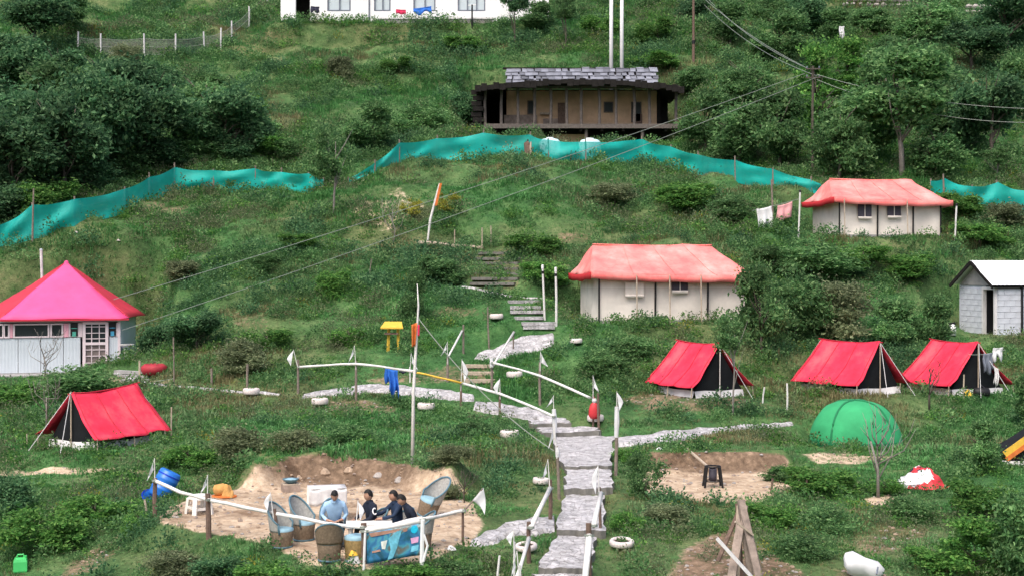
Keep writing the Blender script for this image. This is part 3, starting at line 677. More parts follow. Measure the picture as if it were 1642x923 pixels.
A(1050,115,90,45,'bright0','bright low bush behind the right end of the slate roof','shrub')
# --- right hand wood
GR = 'leafy trees of the wood on the right'
for px, py, w_, h_, k in [(1130,245,90,100,'mid0'),(1185,262,120,115,'mid1'),(1250,275,120,130,'mid0'),(1345,285,110,130,'mid1'),(1390,262,120,120,'mid0'),(1310,225,110,140,'bright1'),(1200,170,110,80,'mid1'),(1250,110,100,90,'mid0'),(1170,75,80,70,'mid0'),(1110,150,80,50,'mid1'),(1360,160,110,90,'bright1'),(1410,205,110,120,'mid2'),(1530,240,110,110,'mid0'),(1590,262,130,150,'dark1'),(1630,200,100,110,'mid0'),(1510,165,110,60,'mid1'),(1560,110,110,80,'dark1'),(1615,90,110,110,'dark0'),(1490,70,110,80,'mid1'),(1440,110,100,60,'mid1'),(1290,60,90,80,'dark2'),(1340,75,70,60,'mid0'),(1500,290,110,90,'mid1')]:
    rowR.append((px, py, w_, h_, k))
wood(rowR, ((255, 999, 'front'), (185, 255, 'second'), (105, 185, 'third'), (0, 105, 'uppermost')), 'upper right wood', 'wood_tree', GR)
A(1447,280,190,200,'mid0','spreading tree with a forked pale trunk behind the upper cream tent','tree','spreading_tree',None,.3,2)
A(1598,292,60,60,'sparse0','small tree with bare trunk near the right end of the net','tree','thin_tree',None,.4,2)
A(1240,40,90,60,'mid1','bush below the overhead wires at the top','shrub')
A(1400,50,90,50,'mid1','grey green bush below the stone wall at the top right','shrub')
A(1120,35,80,50,'dark2','dark bush beside the tall dark pole at the top','shrub')
# --- middle slope
A(1222,565,95,140,'mid0','leafy bush at the right end of the lower cream tent','tree','leafy_tree',None,.04,1)
A(1275,545,130,140,'mid1','largest round bush between the two cream tents','shrub')
A(1350,548,140,125,'mid1','dark broad bush behind the middle right red tent','shrub')
A(1430,560,95,85,'mid0','bush behind the gap between the two right red tents','shrub')
A(1300,440,150,62,'mid1','low bush below the left end of the upper cream tent','shrub')
A(1385,430,110,55,'bright0','low bright bush under the window of the upper cream tent','shrub')
A(1460,440,100,50,'mid1','low bush below the right end of the upper cream tent','shrub')
A(1240,440,80,50,'mid0','bush below the drying sheets','shrub')
A(1490,560,80,90,'mid0','bush between the right red tents and the shed','shrub')
A(1570,395,110,55,'mid1','dark low bush behind the white roofed shed','shrub')
A(1175,640,70,165,'sparse0','slim tree with thin trunk growing in front of the mid red tent','tree','thin_tree',None,.55,2,-.9)
A(1530,345,90,55,'mid1','dark bush below the right length of teal net','shrub')
A(1610,370,90,60,'mid1','bush below the right end of the teal net','shrub')
A(255,585,80,95,'dark2','dark bush behind the red pot beside the pink hut','shrub',None,None,0,0,2.6)
A(315,585,100,70,'dark1','dark bushy growth on the bank right of the pink hut','shrub',None,None,0,0,1.5)
A(390,600,110,75,'grey0','grey dry bush on the bank below the brown bare patch','shrub')
A(20,650,110,55,'mid1','dark bush below the pink hut terrace at the left edge','shrub')
A(120,640,150,40,'mid1','low bush on the bank behind the left red tent','shrub')
A(290,450,80,45,'mid1','low bush on the slope above right of the pink hut','shrub')
A(535,470,70,55,'bright0','bright bush on the terrace edge left of the tall pole','shrub')
A(665,520,50,90,'mid0','dark upright bush behind the tall white pole','shrub')
A(700,450,90,55,'mid1','dark bush left of the long worn steps','shrub')
A(870,455,90,55,'bright0','bright grassy bush above the two white capped poles','shrub')
A(850,405,100,28,'bright0','low bright bush at the top of the worn steps','shrub')
A(1100,330,120,45,'bright0','bright low bush on the slope below the right part of the net','shrub')
A(1180,350,100,50,'mid1','low bush left of the drying sheets','shrub')
A(985,330,100,50,'mid1','low bush on the slope below the water tanks','shrub')
A(660,350,44,46,'yellow0','yellow leaved bush left of the leaning bamboo pole','shrub')
A(716,345,44,52,'yellow0','yellow leaved bush right of the leaning bamboo pole','shrub')
A(480,400,80,40,'mid1','dark bush on the slope below the gap in the net','shrub')
A(420,430,80,40,'mid1','bush on the open slope below the left net','shrub')
A(430,560,110,45,'mid1','dark low bush on the bank left of the first flag post','shrub')
A(560,545,70,30,'mid1','low bush left of the yellow stand','shrub')
A(960,598,110,42,'mid1','low bush on the bank under the lower cream tent','shrub')
A(1010,570,90,40,'mid1','bush on the bank left of the mid red tent','shrub')
# --- near slope
GD = None
A(380,735,130,70,'grey0','dry grey bush above left of the dirt bank','shrub')
A(470,730,110,60,'grey0','dry grey bush above the middle of the dirt bank','shrub')
A(560,715,100,50,'mid1','green bush above the right of the dirt bank','shrub')
A(300,745,90,50,'bright0','bright low bush right of the left red tent','shrub')
A(730,740,90,40,'grey0','dry low bush right of the tall white pole','shrub')
A(720,800,70,40,'grey0','dry bush at the right end of the seating terrace','shrub')
A(760,700,80,40,'mid1','low bush left of the tyre by the path','shrub')
A(60,880,150,95,'mid1','leafy bush above the green can in the lower left corner','shrub')
A(150,840,130,70,'bright0','bright bush left of the blue drum','shrub')
A(10,820,110,80,'dark2','dark bush at the left edge below the footpath of bare soil','shrub')
A(225,850,60,50,'bright0','small bush in front of the blue drum','shrub')
for px, py, w_, h_, k, lab in [(270,925,120,60,'mid1','leftmost bush on the bank below the seating terrace'),(350,935,110,62,'dark2','dark bush on the bank below the white stool'),(430,942,130,66,'mid1','bush on the bank below the leftmost cane chair'),(520,950,120,62,'mid1','bright bush on the bank below the cane chairs'),(640,940,140,58,'bright0','bright bush in front of the printed banner'),(735,930,100,42,'mid1','bush right of the printed banner'),(790,905,60,30,'bright0','small bright bush left of the round tyre')]:
    A(px, py, w_, h_, k, lab, 'shrub')
A(1035,800,80,90,'sparse0','loose young bush left of the dirt pit','shrub',None,None,0,3)
A(1005,850,60,50,'bright0','bright bush right of the lowest steps','shrub')
A(1070,840,100,50,'mid1','bush below the dirt pit','shrub')
A(1240,840,120,55,'mid1','dark bush right of the leaning planks','shrub')
A(1330,850,120,60,'mid1','bush in the lower right hollow','shrub')
A(1290,890,110,55,'mid1','bush right of the plank pile at the bottom','shrub')
A(1260,770,80,35,'mid1','low bush at the right end of the dirt pit','shrub')
A(1310,790,140,40,'bright0','bright weeds below the green dome tent','shrub')
A(1420,790,80,35,'bright0','bright bush left of the crumpled red and white tarpaulin','shrub')
A(1450,830,110,40,'mid1','low bush below the crumpled red and white tarpaulin','shrub')
A(1500,910,120,50,'mid1','bush right of the white sack','shrub')
A(1575,772,70,80,'mid0','tall bush left of the half hidden dark tent at the right edge','tree','leafy_tree',None,.05,1,.8)
A(1560,745,70,45,'mid1','bush right of the crumpled red and white tarpaulin','shrub')
A(1570,830,130,90,'bright0','bright bush below the half hidden dark tent','shrub')
A(1560,925,150,95,'bright1','bright upright bush near the lower right corner','shrub')
A(1640,930,140,150,'mid0','large bush in the lower right corner','shrub')
A(1658,690,70,90,'mid0','bush at the right edge beyond the hanging clothes','tree','leafy_tree',None,.05,1)
A(1010,735,60,30,'bright0','small bright bush where the path turns right','shrub')
# --- bare saplings
def bare_tree(px, py, hpx, lab, n=9, spread=.45, dy=0, r=.022, mat='palebark'):
    g = G(px, py); g = ray(px, py, g.y + dy); g.z = gz(g.x, g.y); h = hpx * g.y / FPX
    t = thing('bare_sapling', lab, 'sapling', g); gg = random.Random(px)
    mb = MB().tube([(0, 0, -.1), (gg.uniform(-.05, .05) * h, 0, h * .3), (gg.uniform(-.1, .1) * h, .02, h * .6)], [r * 1.4, r, r * .7], 6); obj('trunk', mb, M[mat], t, True)
    for i in range(n):
        a = gg.uniform(-1, 1); z0 = gg.uniform(.18, .6) * h; e = Vector((a * spread * h, gg.uniform(-.25, .25) * h, gg.uniform(.65, 1) * h)); p = Vector((0, 0, z0)); q = p.lerp(e, .5) + Vector((a * .08 * h, 0, -.04 * h))
        mb = MB().tube([p, q, e], [r * .6, r * .4, r * .15], 5)
        for _ in range(3): f_ = p.lerp(e, gg.uniform(.5, .9)); mb.tube([f_, f_ + Vector((gg.uniform(-.12, .12) * h, gg.uniform(-.1, .1) * h, gg.uniform(.06, .2) * h))], [r * .3, r * .12], 4)
        obj('branch', mb, M[mat], t, True)
    return t
bare_tree(70, 612, 90, 'leafless grey shrub in front of the corrugated hut wall', 10, .42)
bare_tree(75, 690, 90, 'leafless sapling on the bank behind the left red tent', 7, .3)
bare_tree(630, 390, 75, 'leafless twin stemmed sapling left of the leaning bamboo pole', 8, .28)
bare_tree(1408, 790, 150, 'thin leaning leafless tree in front of the green dome tent', 8, .35, -.5, .03)
bare_tree(1490, 640, 80, 'small leafless sapling in front of the rightmost red tent', 7, .38, -.6, .026, 'bark')
bare_tree(745, 805, 55, 'dead dark twigs at the right end of the seating terrace', 10, .6, 0, .015, 'bark')

# --- grass and weeds: uncountable ground cover, instanced on scattered points
def tuft(name, mat, n, h, spread, wd, seed, droop=.5):
    g = random.Random(seed); v = []; f = []
    for i in range(n):
        a = g.uniform(0, 6.28); r = spread * math.sqrt(g.random()); b = Vector((r * math.cos(a), r * math.sin(a), -.03)); L = h * g.uniform(.5, 1.2)
        a2 = a + g.uniform(-1, 1); o = Vector((math.cos(a2), math.sin(a2), 0)); s = Vector((-o.y, o.x, 0)) * wd * g.uniform(.6, 1.3); k = droop * g.uniform(.3, 1.3)
        m = b + Vector((0, 0, L * .6)) + o * L * k * .35; e = b + Vector((0, 0, L * (1 - .3 * k))) + o * L * k; i0 = len(v)
        v += [b - s, b + s, m + s * .8, m - s * .8, e]; f += [(i0, i0 + 1, i0 + 2, i0 + 3), (i0 + 3, i0 + 2, i0 + 4)]
    me = bpy.data.meshes.new(name); me.from_pydata([tuple(p) for p in v], [], f); me.materials.append(M[mat]); me.update(); return bpy.data.objects.new(name, me)
def weed(name, mat, n, h, w_, leaf, seed):
    g = np.random.default_rng(seed); p = g.normal(size=(n, 3)); p /= np.linalg.norm(p, axis=1, keepdims=True); p[:, 2] = np.abs(p[:, 2]); p *= (g.random(n) ** .4)[:, None]
    c = p * np.array([w_, w_, h]); c += g.normal(size=(n, 3)) * .04; c[:, 2] = np.abs(c[:, 2]); d = p + g.normal(size=(n, 3)) * .7
    me = leaves_mesh(name, M[mat], c, d, leaf * g.uniform(.6, 1.4, n), .6); return bpy.data.objects.new(name, me)
def scatter(name, label, pts, rot, scl, kinds, protos):
    me = bpy.data.meshes.new(name); me.from_pydata(pts.tolist(), [], [])
    for nm, a in (('rot', rot), ('scl', scl)): me.attributes.new(nm, 'FLOAT', 'POINT').data.foreach_set('value', a.astype(np.float32))
    me.attributes.new('kind', 'INT', 'POINT').data.foreach_set('value', kinds.astype(np.int32))
    o = bpy.data.objects.new(name, me); C.objects.link(o); o['kind'] = 'stuff'; o['label'] = label; o['category'] = name.replace('_', ' ')
    gt = bpy.data.node_groups.new(name, 'GeometryNodeTree'); gt.interface.new_socket('Geometry', in_out='INPUT', socket_type='NodeSocketGeometry'); gt.interface.new_socket('Geometry', in_out='OUTPUT', socket_type='NodeSocketGeometry')
    gi = gt.nodes.new('NodeGroupInput'); go = gt.nodes.new('NodeGroupOutput'); jn = gt.nodes.new('GeometryNodeJoinGeometry')
    def attr(nm, dt):
        a = gt.nodes.new('GeometryNodeInputNamedAttribute'); a.data_type = dt; a.inputs['Name'].default_value = nm; return a.outputs[0]
    cx = gt.nodes.new('ShaderNodeCombineXYZ'); gt.links.new(attr('rot', 'FLOAT'), cx.inputs[2]); sc_ = attr('scl', 'FLOAT'); kd = attr('kind', 'INT')
    for i, p in enumerate(protos):
        oi = gt.nodes.new('GeometryNodeObjectInfo'); oi.inputs['Object'].default_value = p; oi.inputs['As Instance'].default_value = True
        cmp_ = gt.nodes.new('FunctionNodeCompare'); cmp_.data_type = 'INT'; cmp_.operation = 'EQUAL'; gt.links.new(kd, cmp_.inputs[2]); cmp_.inputs[3].default_value = i
        ip = gt.nodes.new('GeometryNodeInstanceOnPoints'); gt.links.new(gi.outputs[0], ip.inputs['Points']); gt.links.new(cmp_.outputs[0], ip.inputs['Selection'])
        gt.links.new(oi.outputs['Geometry'], ip.inputs['Instance']); gt.links.new(cx.outputs[0], ip.inputs['Rotation']); gt.links.new(sc_, ip.inputs['Scale']); gt.links.new(ip.outputs[0], jn.inputs[0])
    gt.links.new(jn.outputs[0], go.inputs[0]); md = o.modifiers.new('scatter', 'NODES'); md.node_group = gt; return o
def region(n, y0, y1, power):
    t = RNG.random(n); Y = (y0 ** power + t * (y1 ** power - y0 ** power)) ** (1 / power); X = RNG.uniform(-1, 1, n) * (.385 * Y + 1.5); return X, Y
KEEP = [(LOC['hut'], 3.3, 5.4, RZ_HUT), (LOC['hut'] + Vector((0, -1.0, 0)), 3.9, 1.2, RZ_HUT), (LOC['swiss_low'], 4.6, 3, R(9)), (LOC['swiss_up'], 4.6, 3, R(8)), (LOC['shed'], 5, 2.6, R(10)), (LOC['old'], 5, 4, 0), (LOC['white'], 8.5, 6, 0)]
def masks(X, Y, pm=.0):
    Z = H(X, Y); d = dirtmask(X, Y) + (vnoise(X * 1.1, Y * 1.1, 21) * .5); p = pathmask(X, Y); ok = (p > pm) & (d < RNG.uniform(.12, .75, len(X)))
    for l, a, b, rz in KEEP:
        c, s = math.cos(rz), math.sin(rz); u = (X - l.x) * c + (Y - l.y) * s; v = -(X - l.x) * s + (Y - l.y) * c
        lo = -.2 if b in (3, 2.6) else -a
        ok &= ~((u > lo) & (u < a) & (v > -.05) & (v < b))
    return Z, ok
X, Y = region(300000, 21, 112, 1.1); Z, ok = masks(X, Y)
clump = vnoise(X * .5, Y * .5, 31) + vnoise(X * 1.6, Y * 1.6, 32) * .7
ok &= clump > RNG.uniform(-1.0, -.1, len(X)); X, Y, Z, clump = X[ok], Y[ok], Z[ok], clump[ok]
dry = vnoise(X * .22, Y * .22, 41) + vnoise(X * .8, Y * .8, 42) * .6 + RNG.normal(size=len(X)) * .13
kinds = np.where(dry > .33, 4 + RNG.integers(0, 2, len(X)), np.where(dry > .06, 2 + RNG.integers(0, 2, len(X)), RNG.integers(0, 2, len(X))))
scl = RNG.uniform(.45, 1.15, len(X)) * (.55 + Y / 55) * (.7 + 1.1 * np.clip(clump, -.35, .7))
scl *= np.where(pathmask(X, Y) < .5, .6, 1.0)
scatter('grass', 'short mottled grass covering the terraced hillside', np.stack([X, Y, Z], -1), RNG.uniform(0, 6.28, len(X)), scl, kinds,
        [tuft('tuft_a', 'grass_a', 13, .17, .12, .009, 1), tuft('tuft_b', 'grass_a', 11, .12, .14, .011, 2, .8), tuft('tuft_c', 'grass_b', 13, .16, .12, .009, 3), tuft('tuft_d', 'grass_b', 11, .11, .15, .011, 4, .8), tuft('tuft_e', 'grass_c', 11, .18, .1, .007, 5), tuft('tuft_f', 'grass_c', 10, .11, .13, .009, 6, .8)])
X, Y = region(62000, 21, 112, 1.6); Z, ok = masks(X, Y, .55)
clump = vnoise(X * .3, Y * .3, 51) + vnoise(X * .9, Y * .9, 52) * .8; ok &= clump > RNG.uniform(-.15, .55, len(X))
ok &= np.array([0 if False else 1] * len(X), bool)
X, Y, Z = X[ok], Y[ok], Z[ok]; sx = np.concatenate([RNG.normal(size=int(18 + 16 * w_)) * w_ * .55 + x for x, y, w_ in SHRUBS]); sy = []
for x, y, w_ in SHRUBS: sy.append(RNG.normal(size=int(18 + 16 * w_)) * w_ * .45 + y - w_ * .15)
sy = np.concatenate(sy); sz, so_k = masks(sx, sy, .5); X, Y, Z = np.concatenate([X, sx[so_k]]), np.concatenate([Y, sy[so_k]]), np.concatenate([Z, sz[so_k]])
pk = vnoise(X * .35, Y * .35, 61) + vnoise(X * 1.1, Y * 1.1, 62) * .7 + RNG.normal(size=len(X)) * .16
kinds = np.select([pk < -.34, pk < -.14, pk < .06, pk < .22, pk < .36], [3, 1, 0, 2, 4], 2); kinds = np.where(RNG.random(len(X)) < .02, 5, kinds); kinds = np.where((pk > .44), 4, kinds)
scatter('weeds', 'leafy weeds in clumps over the hillside', np.stack([X, Y, Z - .03], -1), RNG.uniform(0, 6.28, len(X)), RNG.uniform(.25, 1.0, len(X)) ** 1.5 * (.45 + Y / 52), kinds,
        [weed('weed_a', 'leaf_mid', 170, .42, .36, .075, 1), weed('weed_b', 'leaf_mid', 150, .30, .45, .07, 2), weed('weed_c', 'leaf_bright', 150, .34, .36, .07, 3), weed('weed_d', 'leaf_dark', 180, .46, .42, .075, 4), weed('weed_e', 'leaf_grey', 130, .42, .34, .06, 5), weed('weed_f', 'leaf_yellow', 70, .34, .3, .06, 6)])

# pebbles and clods on the bare earth: uncountable
def pebble(name, mat, seed):
    g = random.Random(seed); m = MB().lathe([(.001, -.3), (.7, -.2), (1.0, .15), (.75, .55), (.001, .75)], 6); m.v = [(x * g.uniform(.7, 1.2), y * g.uniform(.6, 1.1), z * g.uniform(.7, 1.2)) for x, y, z in m.v]
    return bpy.data.objects.new(name, mesh_of(m, name, M[mat]))
X = RNG.uniform(-1, 1, 60000) * 13; Y = RNG.uniform(23.5, 43, 60000); X = X * Y / 36
dm_ = dirtmask(X, Y); ok = (dm_ > .45) & (RNG.random(len(X)) < np.where(earthmask(X, Y) > .4, .22, .12)) & (pathmask(X, Y) > .1); X, Y = X[ok], Y[ok]
scatter('pebbles', 'small stones and clods lying on the bare earth', np.stack([X, Y, H(X, Y)], -1), RNG.uniform(0, 6.28, len(X)), RNG.uniform(.25, 1, len(X)) ** 3 * .045 + .009, RNG.integers(0, 3, len(X)), [pebble('pebble_a', 'rock', 1), pebble('pebble_b', 'tanrock', 2), pebble('pebble_c', 'plankwood', 3)])
# ------------------------------------------------------------------ buildings and tents
def px2m(px, Y): return px * Y / FPX
def nz(a, b, s): return float(vnoise(np.array([a]), np.array([b]), s)[0])
# --- white house at the top
def white_house():
    o = LOC['white']; Y = 90; k = Y / FPX; X = lambda px: (px - 660) * k; Z = lambda py: (38 - py) * k
    t = thing('white_house', 'long white house with wide windows at the top of the hill', 'house', o)
    mb = MB(); top = Z(-58)
    def wall(x0, x1, z0, z1, y=0): mb.box(((X(x0) + X(x1)) / 2, y + .15, (z0 + z1) / 2), (X(x1) - X(x0), .3, z1 - z0))
    wins = [(525, 562), (600, 626), (663, 698), (734, 778)]
    wall(450, 474, -.6, top); wall(497, 525, -.6, top)
    ed = [525, 562, 600, 626, 663, 698, 734, 778, 880]
    for a, b in zip(ed, ed[1:]):
        if (a, b) in wins: wall(a, b, -.6, Z(18)); wall(a, b, Z(-32), top)
        else: wall(a, b, -.6, top)
    wall(474, 497, Z(-20), top)
    mb.box(((X(450) + X(880)) / 2, 4.5, top / 2), (X(880) - X(450), .3, top + 1)); mb.box((X(450) + .15, 2.4, top / 2), (.3, 4.1, top + 1)); mb.box((X(880) - .15, 2.4, top / 2), (.3, 4.1, top + 1))
    obj('wall', mb, M['plaster'], t)
    obj('roof', MB().box(((X(450) + X(880)) / 2, 2.3, top + .12), (X(880) - X(450) + 1, 5.6, .22)), M['roofwhite'], t)
    obj('porch_wall', MB().box((X(485.5), 1.6, 1.2), (X(497) - X(474) + .6, .1, 3.6)).box((X(474) - .1, .9, 1.2), (.1, 1.3, 3.6)), M['darkwood'], t)
    for a, b in wins:
        m = MB(); z0, z1 = Z(18), Z(-32); x0, x1 = X(a), X(b)
        for x in (x0 + .03, x1 - .03): m.box((x, .05, (z0 + z1) / 2), (.08, .12, z1 - z0))
        for z in (z0 + .03, z1 - .03): m.box(((x0 + x1) / 2, .05, z), (x1 - x0 - .14, .12, .07))
        nmid = 1 if b - a < 40 else 2
        for i in range(nmid): m.box((x0 + (x1 - x0) * (i + 1.05) / (nmid + 1), .05, (z0 + z1) / 2), (.06, .1, z1 - z0 - .1))
        f = obj('window', m, M['greycloth'], t); obj('pane', MB().box(((x0 + x1) / 2, .12, (z0 + z1) / 2), (x1 - x0 - .1, .02, z1 - z0 - .1)), M['paleglass'], f)
    obj('downpipe', MB().tube([(X(592), -.06, -.3), (X(592), -.06, top)], .045), M['greycloth'], t)
    obj('plinth', MB().box(((X(500) + X(800)) / 2, -.06, -.45), (X(800) - X(500), .12, .75)), M['concrete'], t)
    g = ray(700, 47, 89.2)
    w_ = thing('retaining_wall', 'low grey concrete retaining wall below the white house', 'wall', g)
    obj('wall', MB().box((0, .2, .1), (px2m(790 - 610, 89.2), .3, 1.1)), M['concrete'], w_)
    obj('coping', MB().box((0, .2, .67), (px2m(790 - 606, 89.2), .4, .08)), M['dirtywhite'], w_)
white_house()
def hang_cloth(name, label, cat, px0, px1, y0a, y0b, h, Y, mat, seed=1, ragged=.1, group=None):
    """cloth pegged along its top edge from (px0, y0a) to (px1, y0b); h = drop in photo pixels"""
    a, b = ray(px0, y0a, Y), ray(px1, y0b, Y); hh = px2m(h, Y); ang = math.atan2(b.y - a.y, b.x - a.x)
    def fn(u, v):
        p = a.lerp(b, u) - a; s = .12 * hh * v
        return (p.x + .03 * hh * math.sin(v * 5 + seed), s * math.sin(u * 13 + seed) + .02 * math.sin(v * 7), p.z - v * hh * (1 - ragged * (.5 + .5 * math.sin(u * 9 + seed * 2))) - .04 * hh * math.sin(math.pi * u))
    o = obj(name, MB().grid(fn, 14, 10, .006), mat, None, True); o.location = a; return tag(o, label, cat, group)
hang_cloth('laundry', 'dark red and blue clothes hanging beside the dark porch of the white house', 'laundry', 498, 512, 10, 11, 11, 89.3, M['darkcloth'], 2, .4)
hang_cloth('laundry', 'crimson cloth hanging on the front of the white house', 'laundry', 635, 651, 15, 16, 8, 89.3, M['redcloth'], 3, .2)
hang_cloth('laundry', 'row of blue clothes drying in front of the white house', 'laundry', 663, 692, 14, 10, 12, 89.3, M['bluecloth'], 4, .5)
g = G(757, 44); t = thing('lamp_post', 'short dark post with a crossbar in front of the white house', 'post', g)
obj('post', MB().tube([(0, 0, -.2), (0, 0, px2m(36, g.y))], .06), M['black'], t); obj('crossbar', MB().bar((-.25, 0, px2m(35, g.y)), (.25, 0, px2m(36, g.y)), .05, .05), M['white'], t)
# --- stone wall at the top right
for px0, px1, py, lab in ((1350, 1460, 10, 'low dry stone wall at the top right among bushes'), (1545, 1642, 22, 'short dry stone wall in the top right corner')):
    a, b = G(px0, py), G(px1, py + 2); t = thing('dry_stone_wall', lab, 'wall', a); n = 9; d = (b - a) / n
    for i in range(n):
        for r_ in range(2):
            p = d * (i + .5 + .3 * r_); m = MB(); s = (d.length * rnd(.8, 1.0), .5, rnd(.32, .42))
            m.grid(lambda u, v: (s[0] / 2 * math.cos(u * 6.283) * math.sin(.15 + v * 2.84) * (1.15 + .1 * math.sin(u * 12)), .3 * math.sin(u * 6.283) * math.sin(.15 + v * 2.84), -s[2] / 2 * math.cos(.15 + v * 2.84)), 8, 4)
            obj('stone', m, M['rock'], t, False, loc=(p.x, p.y, p.z + .1 + r_ * .36))
# --- old timber house with slate roof
def old_house():
    o = LOC['old']; Y = 76; k = Y / FPX; X = lambda px: (px - 931) * k; Z = lambda py: (240 - py) * k
    t = thing('timber_house', 'old dark timber house on a pillared veranda with a slate roof', 'house', o)
    fz = Z(203)
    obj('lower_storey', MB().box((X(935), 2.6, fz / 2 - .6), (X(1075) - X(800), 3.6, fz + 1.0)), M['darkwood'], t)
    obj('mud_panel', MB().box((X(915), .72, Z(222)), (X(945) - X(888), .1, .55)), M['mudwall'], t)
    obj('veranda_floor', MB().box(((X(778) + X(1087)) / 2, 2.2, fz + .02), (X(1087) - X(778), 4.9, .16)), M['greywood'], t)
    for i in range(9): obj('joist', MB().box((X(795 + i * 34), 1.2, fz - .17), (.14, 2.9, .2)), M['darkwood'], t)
    obj('wall', MB().box(((X(812) + X(1058)) / 2, 1.75, (fz + Z(140)) / 2), (X(1058) - X(812), .25, Z(140) - fz)), M['mudwall'], t)
    obj('side_wall', MB().box((X(768), 2.4, (fz + Z(136)) / 2), (.2, 4.4, Z(136) - fz - .1)).box((X(1062), 3.2, (fz + Z(140)) / 2), (.2, 3.0, Z(140) - fz - .1)).box(((X(768) + X(1086)) / 2, 4.7, (fz + Z(140)) / 2), (X(1086) - X(768), .2, Z(140) - fz + .3)), M['darkwood'], t)
    for i in range(7): obj('side_plank', MB().box((X(764 + (i % 2) * 2.5), -.1 + rnd(-.1, .1), fz + .05 + i * .29), (.55, .16, .24)), M['darkwood'], t)
    obj('dado', MB().box((X(835), 1.58, fz + .42), (X(866) - X(812), .08, .7)).box((X(888), 1.58, fz + .32), (X(900) - X(868), .08, .5)), M['plankwood'], t)
    for a, b, y0, y1 in ((896, 910, 160, 203), (1022, 1034, 178, 203)):
        f = obj('door', MB().box(((X(a) + X(b)) / 2, 1.58, (Z(y0) + Z(y1)) / 2), (X(b) - X(a), .1, Z(y0) - Z(y1))), M['woodpost'], t)
    for a, b, y0, y1 in ((848, 856, 158, 177), (973, 985, 160, 174), (1018, 1031, 160, 190)):
        f = obj('window', MB().box(((X(a) + X(b)) / 2, 1.60, (Z(y0) + Z(y1)) / 2), (X(b) - X(a) + .12, .08, Z(y0) - Z(y1) + .12)), M['greywood'], t)
        obj('pane', MB().box(((X(a) + X(b)) / 2, 1.55, (Z(y0) + Z(y1)) / 2), (X(b) - X(a), .04, Z(y0) - Z(y1))), M['glass'], f)
    obj('ledge', MB().box((X(877), 1.45, Z(178)), (X(888) - X(868), .2, .1)), M['palewood'], t)
    for px in (778, 804, 831, 857, 883, 909, 932, 961, 988, 1017, 1042, 1084):
        p0 = MB().tube([(X(px), .02, fz + .1), (X(px) + rnd(-.03, .03), 0, Z(165)), (X(px) + rnd(-.03, .03), 0, Z(142))], [.085, .075, .085], 8); obj('pillar', p0, M['greywood'], t)
    obj('top_beam', MB().box(((X(772) + X(1090)) / 2, 0, Z(142) + .05), (X(1090) - X(772), .16, .16)), M['greywood'], t)
    obj('floor_beam', MB().box(((X(776) + X(1088)) / 2, -.32, fz - .01), (X(1088) - X(776), .1, .24)), M['greywood'], t)
    for px in (784, 1030, 940): obj('prop', MB().tube([(X(px), -.1, -.6), (X(px), -.1, fz - .1)], .09, 7), M['greywood'], t)
    # roof: skirt of dark boards all round, steep slate ridge above
    def roof(u, v):          # u along, v from eave to the foot of the slates; bowed eave as in old timber roofs
        e0, e1 = X(762), X(1094); i0, i1 = X(812), X(1058)
        x = (e0 + (e1 - e0) * u) * (1 - v) + (i0 + (i1 - i0) * u) * v
        zc = (Z(144) + .42 * math.sin(math.pi * u) ** .7) * (1 - v) + Z(131.5) * v; return (x, -.9 + 2.1 * v, zc)
    m = MB().grid(roof, 24, 3, .16); m.grid(lambda u, v: (lambda p: (p[0], 4.5 - p[1], p[2]))(roof(1 - u, v)), 24, 3, .16)
    m.grid(lambda u, v: (X(762) + (X(812) - X(762)) * v, 5.4 - 6.3 * u if v < .5 else 3.3 - 2.1 * u, (Z(144) if v < .5 else Z(131.5))), 6, 1, .16)
    m.grid(lambda u, v: (X(1094) + (X(1058) - X(1094)) * v, -.9 + 6.3 * u if v < .5 else 1.2 + 2.1 * u, (Z(144) if v < .5 else Z(131.5))), 6, 1, .16)
    rf = obj('roof', m, M['darkwood'], t)
    n = 34
    for i in range(n):
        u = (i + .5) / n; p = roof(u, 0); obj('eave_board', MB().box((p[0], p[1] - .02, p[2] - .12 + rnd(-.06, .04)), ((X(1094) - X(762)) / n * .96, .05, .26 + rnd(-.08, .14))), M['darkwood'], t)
    yb, yt = 1.15, 2.35; base, tip = (HZ - 134.5) / FPX * (Y + yb) - o.z, (HZ - 111) / FPX * (Y + yt) - o.z
    obj('ridge_core', MB().add([(X(812), yb, base), (X(1058), yb, base), (X(1054), yt, tip - .05), (X(812), yt, tip - .05), (X(812), 3.35, base), (X(1058), 3.35, base)], [(0, 1, 2, 3), (5, 4, 3, 2), (0, 3, 4), (1, 5, 2), (0, 4, 5, 1)]), M['darkwood'], t)
    rows, cols = 4, 22; dx = (X(1057) - X(809)) / cols; sl = (tip - base) / (yt - yb); L = math.hypot(tip - base, yt - yb) / rows
    q = Matrix.Rotation(math.atan(sl) - .12, 3, 'X')
    protos = [mesh_of(MB().box((0, 0, 0), (dx * a, L * b, .026), mat=q), 'slate', M['slate']) for a, b in ((.97, 1.3), (1.2, 1.5), (.8, 1.2), (1.05, 1.7), (.7, 1.4))]
    for r_ in range(rows):
        for c in range(cols):
            v = (r_ + .45) / rows; s_ = obj('slate', random.choice(protos), None, t, loc=(X(809) + dx * (c + .5 + (.5 if r_ % 2 else 0) * .6) + rnd(-.04, .04), yb - .08 + (yt - yb) * v, base + (tip - base) * v + .05 + rnd(-.012, .012)))
            s_.rotation_euler = (rnd(-.03, .03), rnd(-.025, .025), rnd(-.06, .06))
    obj('ridge_cap', MB().bar((X(806), yt, tip + .03), (X(1058), yt, tip - .02), .22, .1), M['darkwood'], t)
old_house()
